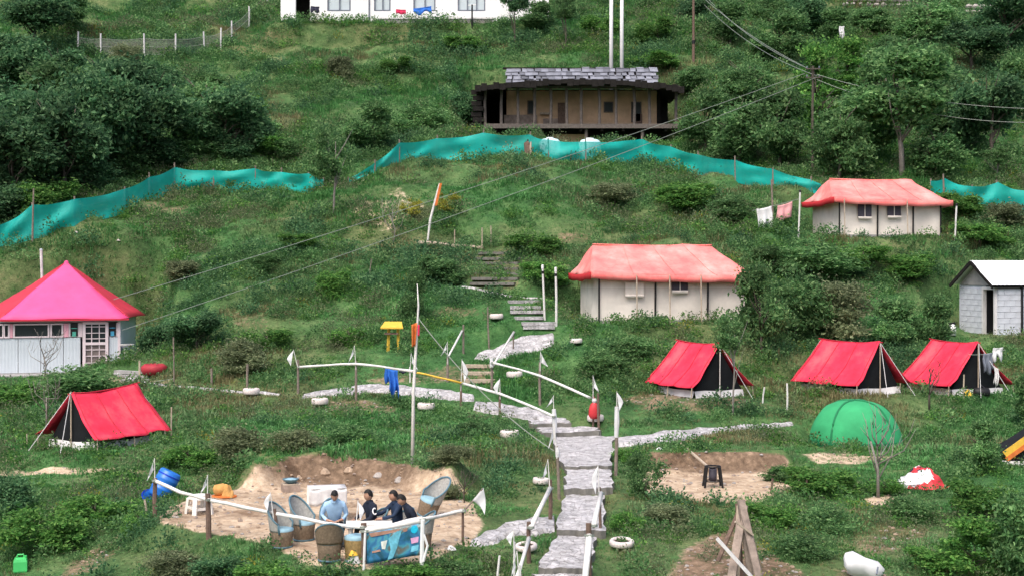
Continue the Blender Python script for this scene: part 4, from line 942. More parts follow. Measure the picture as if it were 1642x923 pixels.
for px, lab in ((980, 'left one of the two tall white poles behind the slate roof'), (997, 'right one of the two tall white poles behind the slate roof')):
    g = ray(px, 114, 82); g.z = gz(g.x, g.y); t = thing('tall_pole', lab, 'pole', g); hh = (HZ + 60) / FPX * 82 - g.z
    obj('shaft', MB().tube([(0, 0, -.3), (0, 0, hh * .5), (.02, 0, hh)], [.12, .11, .095], 10), M['white'], t, True); obj('base', MB().lathe([(.2, -.2), (.2, .12), (.13, .2)], 10), M['concrete'], t)
# --- water tanks behind the net
for px, yt, wd, lab in ((882, 221, 34, 'pale blue water tank on the left behind the teal net'), (946, 222, 36, 'pale blue water tank on the right behind the teal net')):
    yn = G(px, 259).y + 1.2; g = ray(px, 258, yn); r_ = px2m(wd / 2, yn); hh = px2m(258 - yt, yn); t = thing('water_tank', lab, 'water tank', g)
    obj('barrel', MB().lathe([(r_ * .98, -.9), (r_, .1), (r_ * 1.02, hh * .25), (r_ * .98, hh * .28), (r_ * 1.02, hh * .5), (r_ * .98, hh * .53), (r_, hh * .8), (r_ * .75, hh * .93), (r_ * .3, hh * .97)], 20), M['tank'], t, True)
    obj('lid', MB().lathe([(r_ * .34, hh * .96), (r_ * .34, hh * 1.01), (.001, hh * 1.02)], 14), M['white'], t)
g = G(846, 258); t = thing('wooden_stump', 'brown weathered stump standing in front of the teal net', 'stump', g)
obj('trunk', MB().tube([(0, 0, -.2), (.03, 0, .5), (-.04, 0, .85), (.02, 0, 1.0)], [.2, .19, .14, .06], 9), M['woodpost'], t)
obj('split', MB().tube([(.1, -.1, .3), (.16, -.08, .9)], [.1, .03], 6), M['palewood'], t)
# --- teal shade nets
def shade_net(pts, label):
    """pts: (px, y top, y bottom) along the net, left to right"""
    P = []
    for px, yt, yb in pts:
        g = G(px, yb); P.append((ray(px, yt, g.y), ray(px, yb + 3, g.y), px))
    o = P[0][1].copy(); t = thing('shade_net', label, 'net fence', o); seg = len(P) - 1; nu = seg * 8
    def fn(u, v):
        s = u * seg; i = min(int(s), seg - 1); f = s - i; a = P[i][0].lerp(P[i + 1][0], f); b = P[i][1].lerp(P[i + 1][1], f)
        sag = math.sin(math.pi * f); p = a.lerp(b, v) - o; hgt = (a - b).length
        p.z -= .07 * hgt * sag * (1 - v) * (1 + .5 * nz(s * 3, 0, 61)); p.y -= (.16 * math.sin(math.pi * v) * math.sin(s * 5.1) + .10 * math.sin(v * 9 + s * 3.3) * sag + .22 * nz(s * 2.2 + v, v * 2.5, 62)) * (.4 + .6 * sag)
        if v > .9: p.z += nz(s * 4, 1, 63) * .12
        return p
    obj('net', MB().grid(fn, nu, 8), M['net'], t, True)
    for i, (a, b, px) in enumerate(P):
        if i in (0, seg) and len(P) > 3 and px < 5: continue
        a = a - o; b = b - o; obj('post', MB().tube([b + Vector((0, .06, -.35)), a + Vector((rnd(-.05, .05), .06, rnd(.06, .22)))], [.045, .035], 6), M['wood'], t)
    return t
shade_net([(-40,375,420),(-2,362,396),(52,328,384),(120,319,363),(200,303,342),(240,284,322),(280,268,305),(342,273,307),(408,270,304),(452,276,303),(495,278,309),(519,288,306)], 'long teal shade net climbing across the left slope')
shade_net([(560,287,294),(600,262,279),(640,229,262),(700,222,256),(775,213,254),(850,216,256),(880,224,258),(940,227,260),(1030,223,262),(1075,235,270),(1120,248,280),(1180,257,290),(1240,271,300),(1300,288,308),(1348,304,316)], 'teal shade net running in front of the old timber house')
shade_net([(1492,290,310),(1515,286,322),(1558,299,332),(1600,292,338),(1645,306,348),(1700,320,360)], 'teal shade net at the right edge behind the cream tent')
g = ray(52, 380, G(52, 384).y - .15); t = thing('net_stake', 'tall pale stake standing before the left end of the teal net', 'stake', g)
obj('stake', MB().tube([(0, 0, -.3), (.02, 0, .9), (.05, 0, px2m(78, g.y))], [.04, .035, .03], 6), M['wood'], t)
# --- wire fence at upper left
fp = [(125, 85), (162, 88), (232, 88), (282, 88), (328, 84), (354, 78), (372, 66), (400, 42), (428, 12)]
P = [G(*p) for p in fp]; t = thing('wire_fence', 'grey wire mesh fence climbing the slope at upper left', 'fence', P[0]); o = P[0]
def fnf(u, v):
    s = u * (len(P) - 1); i = min(int(s), len(P) - 2); p = P[i].lerp(P[i + 1], s - i) - o; p.z += (1 - v) * .95 * (1 - .06 * math.sin(math.pi * (s - i))) + nz(s * 2, v, 7) * .06; return p
obj('wire_mesh', MB().grid(fnf, 48, 3), M['fencemesh'], t, True)
for p in P: p = p - o; obj('post', MB().tube([p + Vector((0, -.05, -.3)), p + Vector((rnd(-.05, .05), -.05, 1.25))], .05, 6), M['dirtywhite'], t)
for j in (.02, .5, .98): obj('wire', MB().tube([Vector(fnf(i / 40, j)) + Vector((0, -.04, 0)) for i in range(41)], .012, 4), M['wire'], t)

# --- swiss tents
def swiss(key, rz, L, D, hw, he, hr, lab, wins, poles, ins=(.15, .55), rope=True):
    o = LOC[key]; t = thing('cottage_tent', lab, 'tent', o, rz)
    def cloth(x0, y0, x1, y1, n):
        d = Vector((x1 - x0, y1 - y0, 0)); nn = Vector((d.y, -d.x, 0)).normalized()
        def fn(u, v):
            f = nz(u * d.length * 2.2 + x0, v * 2 + y0, 71) * .10 + .035 * math.sin(u * d.length * 5 + 4 * v) * v
            p = Vector((x0, y0, 0)) + d * u + nn * f * math.sin(math.pi * min(1, max(0, u))) ** .3; return (p.x, p.y, hw * (1 - v) - .02)
        return MB().grid(fn, n, 10)
    xs = [0] + sorted(p for p, kind in poles if kind == 'seam') + [L]
    for a, b in zip(xs, xs[1:]): obj('wall_panel', cloth(a, 0, b, 0, max(6, int((b - a) * 7))), M['canvas'], t, True)
    obj('side_wall', cloth(0, D, 0, 0, 16), M['canvas'], t, True); obj('side_wall', cloth(L, 0, L, D, 16), M['canvas'], t, True); obj('back_wall', cloth(L, D, 0, D, 16), M['canvas'], t, True)
    obj('ground_skirt', MB().box((L / 2, -.03, .05), (L + .1, .05, .14)).box((-.03, D / 2, .05), (.05, D, .14)), M['concrete'], t)
    ov = .34; e = [(-ov, -ov), (L + ov, -ov), (L + ov, D + ov), (-ov, D + ov)]; r0, r1 = (ins[0], D / 2), (L - ins[1], D / 2)
    def face(a, b, c, d_, n):     # eave a->b, ridge d_->c
        def fn(u, v):
            p = Vector(a).lerp(Vector(b), u).lerp(Vector(d_).lerp(Vector(c), u), v); p.z -= .09 * math.sin(math.pi * v) + .07 * math.sin(math.pi * u) * (1 - v) ** 2; p.z += nz(p.x * 1.5, p.y * 1.5, 73) * .10 + nz(p.x * 4, p.y * 4, 74) * .03; return p
        return MB().grid(fn, n, 8, .012)
    E = [Vector((x, y, he)) for x, y in e]; E[0].z += .06; E[1].z -= .05; A_, B_ = Vector((*r0, hr)), Vector((*r1, hr - .02))
    m = face(E[0], E[1], B_, A_, 30)
    for a, b, c, d_, n in ((E[1], E[2], B_, B_, 12), (E[2], E[3], A_, B_, 24), (E[3], E[0], A_, A_, 12)): k = face(a, b, c, d_, n); m.add(k.v, k.f)
    obj('roof', m, M['salmon'], t, True)
    for u in (.25, .5, .75):
        q_ = [Vector(E[0]).lerp(E[1], u).lerp(A_.lerp(B_, u), v / 8) + Vector((0, -.012, .012 - .09 * math.sin(math.pi * v / 8) - .07 * math.sin(math.pi * u) * (1 - v / 8) ** 2)) for v in range(9)]
        for p in q_: p.z += nz(p.x * 1.5, p.y * 1.5, 73) * .10 + nz(p.x * 4, p.y * 4, 74) * .03
        obj('seam', MB().tube(q_, .010, 5), M['salmon'], t)
    obj('ridge_band', MB().tube([A_, A_.lerp(B_, .5) + Vector((0, 0, nz(A_.lerp(B_, .5).x * 1.5, A_.y * 1.5, 73) * .10)), B_], .02, 5), M['salmon'], t)
    for a, b, n in ((E[0], E[1], 40), (E[3], E[0], 20), (E[1], E[2], 20)):
        nn = Vector(((b - a).y, -(b - a).x, 0)).normalized()
        def val(u, v, a=a, b=b, nn=nn, n=n):
            p = a.lerp(b, u); p.z -= .07 * math.sin(math.pi * u); p.z -= v * (.20 + .035 * abs(math.sin(u * (b - a).length * 2.2))) - .012; p += nn * (.015 + .02 * v * math.sin(u * 37)); return p
        obj('valance', MB().grid(val, n, 2, .008), M['redflap'] if a is E[3] else M['salmon'], t, True)
    for x, kind in poles:
        if kind == 'seam': obj('pole', MB().tube([(x, -.07, 0), (x + .01, -.08, he - .03)], .034, 6), M['black'], t)
        elif kind == 'rope': obj('guy_pole', MB().tube([(x, -ov - .12, -.1), (x, -ov - .05, he - .02)], .022, 6), M['palewood'], t)
    for x, z, w_, h_, mt in wins:
        f = obj('window', MB().box((x, -.075, z), (w_, .03, h_)), M[mt], t)
        if mt == 'meshwin': obj('bar', MB().box((x, -.098, z), (.03, .02, h_)), M['canvas'], f)
        obj('flap', MB().grid(lambda u, v: (x - w_ / 2 + w_ * u, -.10 - .03 * math.sin(v * 3), z - h_ / 2 - v * .09), 6, 2, .01), M['canvas'], f)
    for x in (0, L): obj('corner_pole', MB().tube([(x - .02, -.05, 0), (x - .02, -.05, he - .02)], .03, 6), M['black'], t)
    return t
sl_ = swiss('swiss_low', R(9), 4.95, 3.0, 1.58, 1.62, 2.60, 'larger cream canvas tent with salmon pink roof at the centre right', [(1.15, 1.15, .62, .40, 'canvas'), (2.68, 1.27, .54, .38, 'meshwin')], [(1.85, 'seam'), (3.62, 'seam'), (1.15, 'rope'), (2.25, 'rope'), (3.3, 'rope')], (.1, .72))
su_ = swiss('swiss_up', R(8), 4.15, 3.0, 1.42, 1.50, 2.38, 'cream canvas tent with faded pink roof on the upper right slope', [(1.0, 1.06, .55, .50, 'meshwin'), (2.2, 1.08, .55, .46, 'meshwin')], [(1.52, 'seam'), (2.98, 'seam'), (.05, 'rope'), (2.6, 'rope')])
for px, py, pt, lab in ((1280, 381, 308, 'white pole at the left end of the upper cream tent'), (1531, 386, 330, 'white pole at the right end of the upper cream tent')):
    g = G(px, py); t = thing('tent_pole', lab, 'pole', g); obj('pole', MB().tube([(0, 0, -.2), (.04, 0, .8), (.07, 0, px2m(py - pt, g.y))], .034, 6), M['bamboo'], t); obj('tip', MB().lathe([(.05, 0), (.06, .05), (.001, .1)], 8, (.07, 0, px2m(py - pt, g.y))), M['black'], t)

# --- ridge tents
def ridge_tent(key, rz, lab, W=2.05, L=2.3, h=1.5, fab='red', flip=False, reach=1.18, kink=.0):
    o = LOC[key]; t = thing('ridge_tent', lab, 'tent', o, rz)
    ze = .30; we = W / 2 * reach; ov = .18
    def side_fn(s):
        def fn(u, v):
            y = -ov + (L + 2 * ov) * u; zr = h + .10 - .05 * math.sin(math.pi * u) + kink * (u - .5)
            x = s * we * v * (1 + .05 * math.sin(math.pi * u)); z = zr + (ze - zr) * v - .07 * math.sin(math.pi * v) + nz(u * 5 + s, v * 4, 81) * .09 + nz(u * 11 + s, v * 9, 82) * .035 - .05 * abs(math.sin(u * 6.3)) * v * (1 - v); return (x, y + .10 * (v - .5) * (2 * u - 1) * 2, z)
        return fn
    def side(s): return MB().grid(side_fn(s), 14, 12, .010 * (1 if s < 0 else -1))
    seam_pt = lambda f_, u, v: (f_(u, v)[0] * 1.006, f_(u, v)[1], f_(u, v)[2] + .012)
    m = side(-1); k = side(1); m.add(k.v, k.f); obj('flysheet', m, M[fab], t, True)
    for sg in (-1, 1):
        for u in (.04, .36, .67, .96): obj('seam', MB().tube([Vector(seam_pt(side_fn(sg), u, j / 8)) for j in range(9)], .011, 5), M['redseam'], t)
        for yy in (-.9, L + .9): obj('guy_rope', MB().tube([(0, -.1 if yy < 0 else L + .08, h + .08), (sg * .55, yy, .02)], .008, 4), M['dirtywhite'], t)
    obj('ridge_band', MB().tube([Vector((0, -ov + (L + 2 * ov) * j / 8, h + .105 - .05 * math.sin(math.pi * j / 8) + kink * (j / 8 - .5))) for j in range(9)], .016, 5), M['redseam'], t)
    w2 = W / 2 * .93; hi = h - .06
    m = MB().add([(-w2, 0, .16), (w2, 0, .16), (0, 0, hi), (-w2, L, .16), (w2, L, .16), (0, L, hi)], [(3, 5, 4), (0, 2, 5, 3), (1, 4, 5, 2)])
    m.add([(-w2, 0, .16), (-.05, -.02, .16), (-.04, -.02, hi * .98)], [(0, 1, 2)]); m.add([(w2, 0, .16), (.05, -.03, .16), (.05, -.03, hi * .97)], [(0, 2, 1)]); m.add([(-.08, -.005, .16), (.08, -.005, .16), (.05, -.005, hi * .97), (-.05, -.005, hi * .97)], [(0, 1, 2, 3)])
    obj('inner_tent', m, M['charcoal'], t)
    def flap(a, b, n, out): 
        a, b = Vector(a), Vector(b); nn = Vector(((b - a).y, -(b - a).x, 0)).normalized()
        return MB().grid(lambda u, v: a.lerp(b, u) + nn * (out * v + .015 * math.sin(u * 11) * v) + Vector((0, 0, .19 * (1 - v) + .012 * math.sin(u * 9))), n, 2, .01)
    obj('mud_flap', flap((-w2, -.02, 0), (w2, -.02, 0), 16, .07), M['mudflap'], t); obj('mud_flap', flap((-w2, L, 0), (-w2, 0, 0), 14, .07), M['mudflap'], t); obj('mud_flap', flap((w2, 0, 0), (w2, L, 0), 14, .07), M['mudflap'], t)
    obj('pole', MB().tube([(0, -.08, 0), (0, -.08, h + .1)], .018, 6), M['palewood'], t); obj('pole', MB().tube([(0, L + .06, 0), (0, L + .06, h + .05)], .018, 6), M['palewood'], t)
    for s in (-1, 1):
        for u in (-.1, .5, 1.02): obj('peg_pole', MB().tube([(s * (we + .02), L * u, -.1), (s * we * .99, L * u, ze + .02)], .016, 5), M['palewood'], t)
    return t
ridge_tent('tent_l', R(-31), 'red ridge tent alone on the left terrace below the pink hut', 1.75, 2.0, 1.30, kink=.12)
ridge_tent('tent_m', R(25), 'red ridge tent under the lower cream tent with its dark front open to the right', 1.75, 2.15, 1.42)
ridge_tent('tent_r', R(32), 'left one of the two red ridge tents at the right', 1.85, 2.25, 1.42)
ridge_tent('tent_rr', R(20), 'rightmost red ridge tent with clothes hung at its front', 1.95, 2.1, 1.45)
# dome tent
def dome():
    t = thing('dome_tent', 'bright green dome tent on the grass below the red tents', 'tent', LOC['dome']); a, b, h = 1.22, 1.05, 1.16
    def pt(u, v):
        th = math.pi * 2 * u; ph = v * math.pi / 2; rr = math.cos(ph) ** .72; bump = 1 - .03 * abs(math.sin(th * 2)) * math.sin(2 * ph) + nz(u * 9, v * 6, 91) * .05 - .05 * abs(math.sin(th * 2 + .8)) * (1 - v)
        return Vector((a * rr * math.cos(th) * bump, b * rr * math.sin(th) * bump, h * math.sin(ph) ** .95))
    obj('canopy', MB().grid(pt, 48, 12), M['green_tent'], t, True)
    for u0 in (.63, .87, .13, .37): obj('seam', MB().tube([pt(u0, j / 12) * 1.008 for j in range(13)], .028, 5), M['green_dark'], t)
    obj('base_band', MB().grid(lambda u, v: pt(u, .02 + .05 * v) * 1.012, 48, 1, -.01), M['green_dark'], t)
    m = MB().grid(lambda u, v: pt(.66 + .17 * u, .05 + .62 * v * (1 - .35 * (2 * u - 1) ** 2)) * 1.01, 10, 8); obj('door_panel', m, M['green_tent'], t, True)
    for i in range(4): p = pt(i / 4 + .125, 0); obj('peg', MB().tube([p, p * 1.12 + Vector((0, 0, -.05))], .01, 4), M['black'], t)
dome()
# half hidden dark tent at the right edge
g = ray(1684, 756, 33.6); g.z = gz(g.x, g.y); LOC['tent_e'] = g
t = thing('ridge_tent', 'dark grey tent with yellow and orange trim cut off by the right edge', 'tent', g, R(-14)); W, L, h = 2.0, 2.0, 1.0
m = MB().grid(lambda u, v: (-1.05 + 1.05 * v, L * u, .22 + (h - .22) * v - .05 * math.sin(3.14 * v)), 10, 8, .01); m.grid(lambda u, v: (1.05 - 1.05 * v, L * (1 - u), .22 + (h - .22) * v - .05 * math.sin(3.14 * v)), 10, 8, .01)
m.add([(-.98, 0, .12), (.98, 0, .12), (0, 0, h - .03)], [(0, 1, 2)]); obj('flysheet', m, M['charcoal'], t, True)
obj('trim', MB().bar((-1.02, -.05, .28), (-.06, -.05, h + .03), .06, .14), M['yellowwood'], t); obj('trim', MB().bar((-.98, -.07, .16), (-.02, -.07, h - .08), .05, .1), M['orangecloth'], t)
obj('mud_flap', MB().box((0, -.06, .06), (2.1, .06, .14)), M['mudflap'], t); obj('pole', MB().bar((-1.1, -.12, .12), (.3, -.35, -.05), .05, .05), M['white'], t)

# --- pink roofed hut
def hut():
    o = LOC['hut']; Y = o.y; k = Y / FPX; X = lambda px: (px - 94) * k * .954; Z = lambda py: (596 - py) * k
    t = thing('hut', 'six sided hut with bright pink sheet roof and corrugated walls', 'hut', o, RZ_HUT); f0 = Z(512)
    xl, xr = X(-6), X(192); xs = X(222); xsl = X(-34); D = 2.4
    pts = [(xl, 0), (xr, 0), (xs, D), (xr, 2 * D), (xl, 2 * D), (xsl, D)]
    def corr(x0, y0, x1, y1, z0, z1, off=0):
        d = Vector((x1 - x0, y1 - y0, 0)); nn = Vector((d.y, -d.x, 0)).normalized(); n = max(8, int(d.length / .055))
        v = []; 
        for i in range(n + 1):
            p = Vector((x0, y0, 0)) + d * (i / n) + nn * (off + (.006 if i % 2 else 0)); v += [(p.x, p.y, z0), (p.x, p.y, z1)]
        return MB().add(v, [(2 * i, 2 * i + 2, 2 * i + 3, 2 * i + 1) for i in range(n)])
    zs = Z(541); zw0, zw1 = Z(540), Z(518)
    cuts = [-6, 30, 66, 102, 130]
    for a, b in zip(cuts, cuts[1:]): obj('wall_sheet', corr(X(a), 0, X(b) - .02, 0, 0, zs), M['sheet'], t)
    obj('wall_sheet', corr(X(176), 0, X(192), 0, 0, zs), M['sheet'], t)
    for a, b in ((1, 2), (2, 3), (3, 4), (4, 5), (5, 0)): obj('wall_sheet', corr(*pts[a], *pts[b], 0, f0), M['sheet'], t)
    obj('top_band', MB().box(((X(-6) + X(192)) / 2, .03, (Z(518) + f0) / 2 + .02), (X(192) - X(-6), .06, f0 - Z(518) - .04)), M['sheet'], t)
    obj('floor', MB().prism([(a, b, .02) for a, b in pts], .1), M['concrete'], t)
    for a, b in ((-3, 6), (7.5, 15), (23, 78), (82, 100)):
        m = MB(); x0, x1 = X(a), X(b)
        for z in (zw0 + .02, zw1 - .02): m.box(((x0 + x1) / 2, -.01, z), (x1 - x0 + .06, .07, .05))
        for x in (x0, x1): m.box((x, -.01, (zw0 + zw1) / 2), (.055, .065, zw1 - zw0 - .08))
        f = obj('window', m, M['sheetframe'], t); obj('pane', MB().box(((x0 + x1) / 2, .03, (zw0 + zw1) / 2), (x1 - x0, .02, zw1 - zw0)), M['glass'], f)
    for a, b in ((16, 21), (102, 110)): obj('pink_board', MB().box(((X(a) + X(b)) / 2, 0, (zw0 + zw1) / 2), (X(b) - X(a), .06, zw1 - zw0)), M['pinkframe'], t)
    for a, b in ((110, 132), (172, 190)): obj('white_board', MB().box(((X(a) + X(b)) / 2, .02, (zw0 + zw1) / 2), (X(b) - X(a), .05, zw1 - zw0)), M['sheetframe'], t)
    for a, b, mt in ((113, 125, 'greencan'), (175, 187, 'bluedrum')):
        x0, x1 = X(a), X(b); f = obj('poster', MB().box(((x0 + x1) / 2, -.02, (zw0 + zw1) / 2 + .02), (x1 - x0, .015, zw1 - zw0 - .02)), M['black'], t)
        pm = solid('poster_print_' + mt, (.10, .45, .36, 1) if mt == 'greencan' else (.08, .38, .60, 1), .3, 12, .6)
        obj('print', MB().lathe([(.10, 0), (.12, .02), (.001, .03)], 14, ((x0 + x1) / 2, -.035, (zw0 + zw1) / 2 + .05), 1, .12), pm, f); obj('print', MB().box(((x0 + x1) / 2, -.032, zw0 + .1), (.12, .008, .16)), pm, f)
    # gridded door
    x0, x1, z1 = X(135), X(172), Z(516)
    m = MB()
    for x in (x0, x1): m.box((x, -.03, z1 / 2), (.10, .1, z1))
    for z in (z1 - .04, Z(551), .06): m.box(((x0 + x1) / 2, -.03, z), (x1 - x0 - .1, .09, .09))
    d = obj('door', m, M['sheetframe'], t)
    obj('pane', MB().box(((x0 + x1) / 2, .01, (z1 + Z(551)) / 2), (x1 - x0 - .1, .02, z1 - Z(551))), M['glass'], d); obj('pane', MB().box(((x0 + x1) / 2, .01, Z(551) / 2), (x1 - x0 - .1, .02, Z(551))), M['curtainglass'], d)
    m = MB()
    for i in (1, 2): m.box((x0 + (x1 - x0) * i / 3, -.02, z1 / 2), (.028, .04, z1 - .1))
    for z in (Z(524), Z(534), Z(543), Z(561), Z(571), Z(582)): m.box(((x0 + x1) / 2, -.022, z), (x1 - x0 - .1, .036, .026))
    obj('grille', m, M['sheetframe'], d)
    for x in (X(-6), X(192)): obj('corner_post', MB().box((x, 0, f0 / 2), (.09, .09, f0)), M['sheetframe'], t)
    # roof facets
    ov = .34; cx, cy = X(104), D; ap = Vector((cx, cy, Z(430) * (Y + D + .6) / Y))
    E = []
    for x, y in pts:
        dv = Vector((x - cx, y - cy)).normalized(); E.append(Vector((x + dv.x * ov * 1.1, y + dv.y * ov, Z(512) - .01)))
    E[0].x = X(0); E[1].x = X(208)
    E[0].z = E[1].z = Z(510.5); E[2] = Vector((X(240), D, Z(512) + .06)); E[5] = Vector((X(-44), D, Z(512) + .06))
    for i in range(6):
        a, b = E[i], E[(i + 1) % 6]
        def fn(u, v, a=a, b=b):
            p = a.lerp(b, u).lerp(ap, v); p.z -= .05 * math.sin(math.pi * v); p.z += nz(p.x * 1.2 + i, p.z * 2, 95) * .09 + nz(p.x * 3 + i, p.z * 4, 96) * .03; return p
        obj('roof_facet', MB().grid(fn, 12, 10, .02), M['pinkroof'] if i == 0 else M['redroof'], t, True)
    obj('fascia', MB().bar(E[0] + Vector((0, -.005, -.035)), E[1] + Vector((0, -.005, -.035)), .03, .05), M['redroof'], t)
    obj('finial', MB().lathe([(.10, -.08), (.07, .02), (.001, .06)], 8, ap), M['pinkroof'], t)
    obj('terrace', MB().box(((X(-40) + X(215)) / 2, -.45, -.16), (X(215) - X(-40), 1.0, .26)), M['concrete'], t)
    # things beside the hut, in its own axes
    W_ = lambda x, y, z: o + Matrix.Rotation(RZ_HUT, 3, 'Z') @ Vector((x, y, z))
    s = thing('wash_basin', 'white pedestal wash basin beside the door of the pink hut', 'basin', W_(X(203), .15, -.02)); zb = Z(553)
    obj('pedestal', MB().lathe([(.13, 0), (.10, .1), (.075, zb * .5), (.09, zb - .12)], 12), M['plastic'], s, True); obj('bowl', MB().lathe([(.08, zb - .14), (.24, zb - .02), (.27, zb + .02), (.22, zb + .02), (.05, zb - .06)], 16, sx=1.15), M['plastic'], s, True)
    s = thing('bucket', 'deep blue plastic tub on the terrace of the pink hut', 'tub', W_(X(212), -.1, -.04)); obj('body', MB().lathe([(.001, 0), (.22, 0), (.30, .26), (.33, .36), (.30, .36), (.2, .05)], 16), M['deepblue'], s, True); obj('handle', MB().tube([(-.31, 0, .34), (-.2, -.1, .40), (.2, -.1, .40), (.31, 0, .34)], .012, 5), M['deepblue'], s)
    s = thing('tyre_planter', 'round red painted planter beside the steps of the pink hut', 'planter', G(247, 600)); obj('tyre', MB().lathe([(.18, .02), (.34, 0), (.42, .12), (.42, .22), (.30, .30), (.24, .26)], 18), M['darkred'], s, True); obj('soil', MB().lathe([(.27, .24), (.001, .27)], 14), M['soil'], s); 
    s.scale = (1, 1, 1.15); obj('plant', leaves_mesh('plant', M['leaf_grey'], RNG.normal(size=(60, 3)) * (.12, .12, .05) + (0, 0, .34), RNG.normal(size=(60, 3)), RNG.uniform(.04, .08, 60)), None, s)
    s = thing('shoe_pile', 'dark shoes left beside the door of the pink hut', 'shoes', W_(X(181), -.3, -.03))
    for q in range(4): obj('shoe', MB().lathe([(.001, 0), (.07, .01), (.075, .05), (.05, .10), (.001, .11)], 10, (q * .12 - .2, rnd(-.05, .05), 0), 1, 1.7), M['black'], s, True)
    pg = ray(68, 452, 54); pg.z = gz(pg.x, pg.y); s = thing('metal_pole', 'thin pale metal pole rising behind the pink hut roof', 'pole', pg); hh = (HZ - 402) / FPX * 54 - pg.z
    obj('pole', MB().tube([(.1, 0, -.2), (-.05, 0, hh)], .055, 8), M['dirtywhite'], s); obj('cap', MB().lathe([(.06, 0), (.06, .06), (.001, .08)], 8, (-.05, 0, hh)), M['sheet'], s)
hut()
# --- shed
def shed():
    o = LOC['shed']; Y = o.y; t = thing('shed', 'grey block shed with white metal roof and open dark doorway', 'shed', o, R(14)); k = Y / FPX
    h = 79 * k; Dp = 2.35; Lx = 4.2; hr = 119 * k
    # gable end runs along local y at x=0 (front corner at the origin)
    bw, bh = .46, .2; protos = {}
    def blk(w_, lng):
        key = (round(w_, 2), lng)
        if key not in protos: protos[key] = mesh_of(MB().box((0, 0, 0), (w_ - .012, .14, bh - .012) if lng else (.14, w_ - .012, bh - .012)), 'block', M['blockwall'])
        return protos[key]
    nr = int(h / bh)
    for r_ in range(nr):
        x = -(bw / 2 if r_ % 2 else 0)
        while x < Lx:
            a, b = max(x, 0), min(x + bw, Lx)
            if b - a > .08 and not (r_ in (nr - 1, nr - 2) and 1.05 < (a + b) / 2 < 1.6): obj('block', blk(b - a, True), None, t, loc=((a + b) / 2, rnd(-.006, .006), bh * (r_ + .5)))
            x += bw
        y = .07 - (bw / 2 if r_ % 2 else 0)
        while y < Dp:
            a, b = max(y, .75), min(y + bw, Dp)
            if b - a > .08: obj('block', blk(b - a, False), None, t, loc=(rnd(-.004, .006) + .07, (a + b) / 2, bh * (r_ + .5)))
            y += bw
    obj('mortar', MB().box((Lx / 2 + .06, .03, h / 2), (Lx - .14, .1, h - .02)).box((.09, (.76 + Dp) / 2, h / 2), (.1, Dp - .78, h - .02)).box((Lx / 2, Dp, h / 2), (Lx, .1, h)), M['blockwall'], t)
    obj('gable', MB().prism([(0, .02, h), (0, Dp, h), (0, Dp / 2 + .1, hr - .1)], 0).add([(.05, .02, h), (.05, Dp, h), (.05, Dp / 2 + .1, hr - .1), (-.02, .02, h), (-.02, Dp, h), (-.02, Dp / 2 + .1, hr - .1)], [(0, 1, 2), (5, 4, 3), (3, 4, 1, 0), (4, 5, 2, 1), (5, 3, 0, 2)]), M['concrete'], t)
    f = obj('door_frame', MB().box((-.02, .06, h / 2 - .03), (.14, .07, h - .08)).box((-.02, .78, h / 2 - .03), (.14, .09, h - .08)).box((-.02, .42, h - .09), (.138, .66, .09)), M['mudflap'], t)
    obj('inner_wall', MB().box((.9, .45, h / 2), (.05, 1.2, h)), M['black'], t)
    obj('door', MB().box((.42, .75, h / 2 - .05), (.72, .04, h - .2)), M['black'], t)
    fw = obj('window', MB().box((1.32, .02, h - .2), (.5, .05, .36)), M['greywood'], t); obj('pane', MB().box((1.32, -.015, h - .2), (.44, .03, .30)), M['glass'], fw)
    def rf(s):
        y0 = -.22 if s < 0 else Dp + .22; n = 60; v = []
        for i in range(n + 1):
            x = -.32 + (Lx + .6) * i / n; w_ = .012 if i % 2 else 0
            v += [(x, y0, h + .02 + w_), (x, Dp / 2, hr + w_)]
        return MB().add(v, [(2 * i, 2 * i + 2, 2 * i + 3, 2 * i + 1) for i in range(n)])
    obj('roof', rf(-1), M['roofwhite'], t); obj('roof', rf(1), M['roofwhite'], t)
    obj('barge_board', MB().bar((-.30, -.2, h - .05), (-.30, Dp / 2, hr - .06), .05, .12).bar((-.30, Dp + .2, h - .05), (-.30, Dp / 2 + .03, hr - .06), .05, .12), M['darkwood'], t)
    obj('rafter', MB().box((Lx / 2, -.12, h - .03), (Lx + .4, .07, .08)), M['darkwood'], t)
shed()
g = G(1527, 537); t = thing('canister', 'small white and black canister on the grass left of the shed', 'canister', g); obj('body', MB().lathe([(.001, 0), (.13, 0), (.13, .3), (.07, .38), (.001, .38)], 12), M['white'], t, True); obj('handle', MB().bar((-.16, -.02, .05), (-.16, -.02, .36), .08, .1).bar((-.16, -.02, .38), (.1, -.02, .42), .06, .08), M['black'], t)
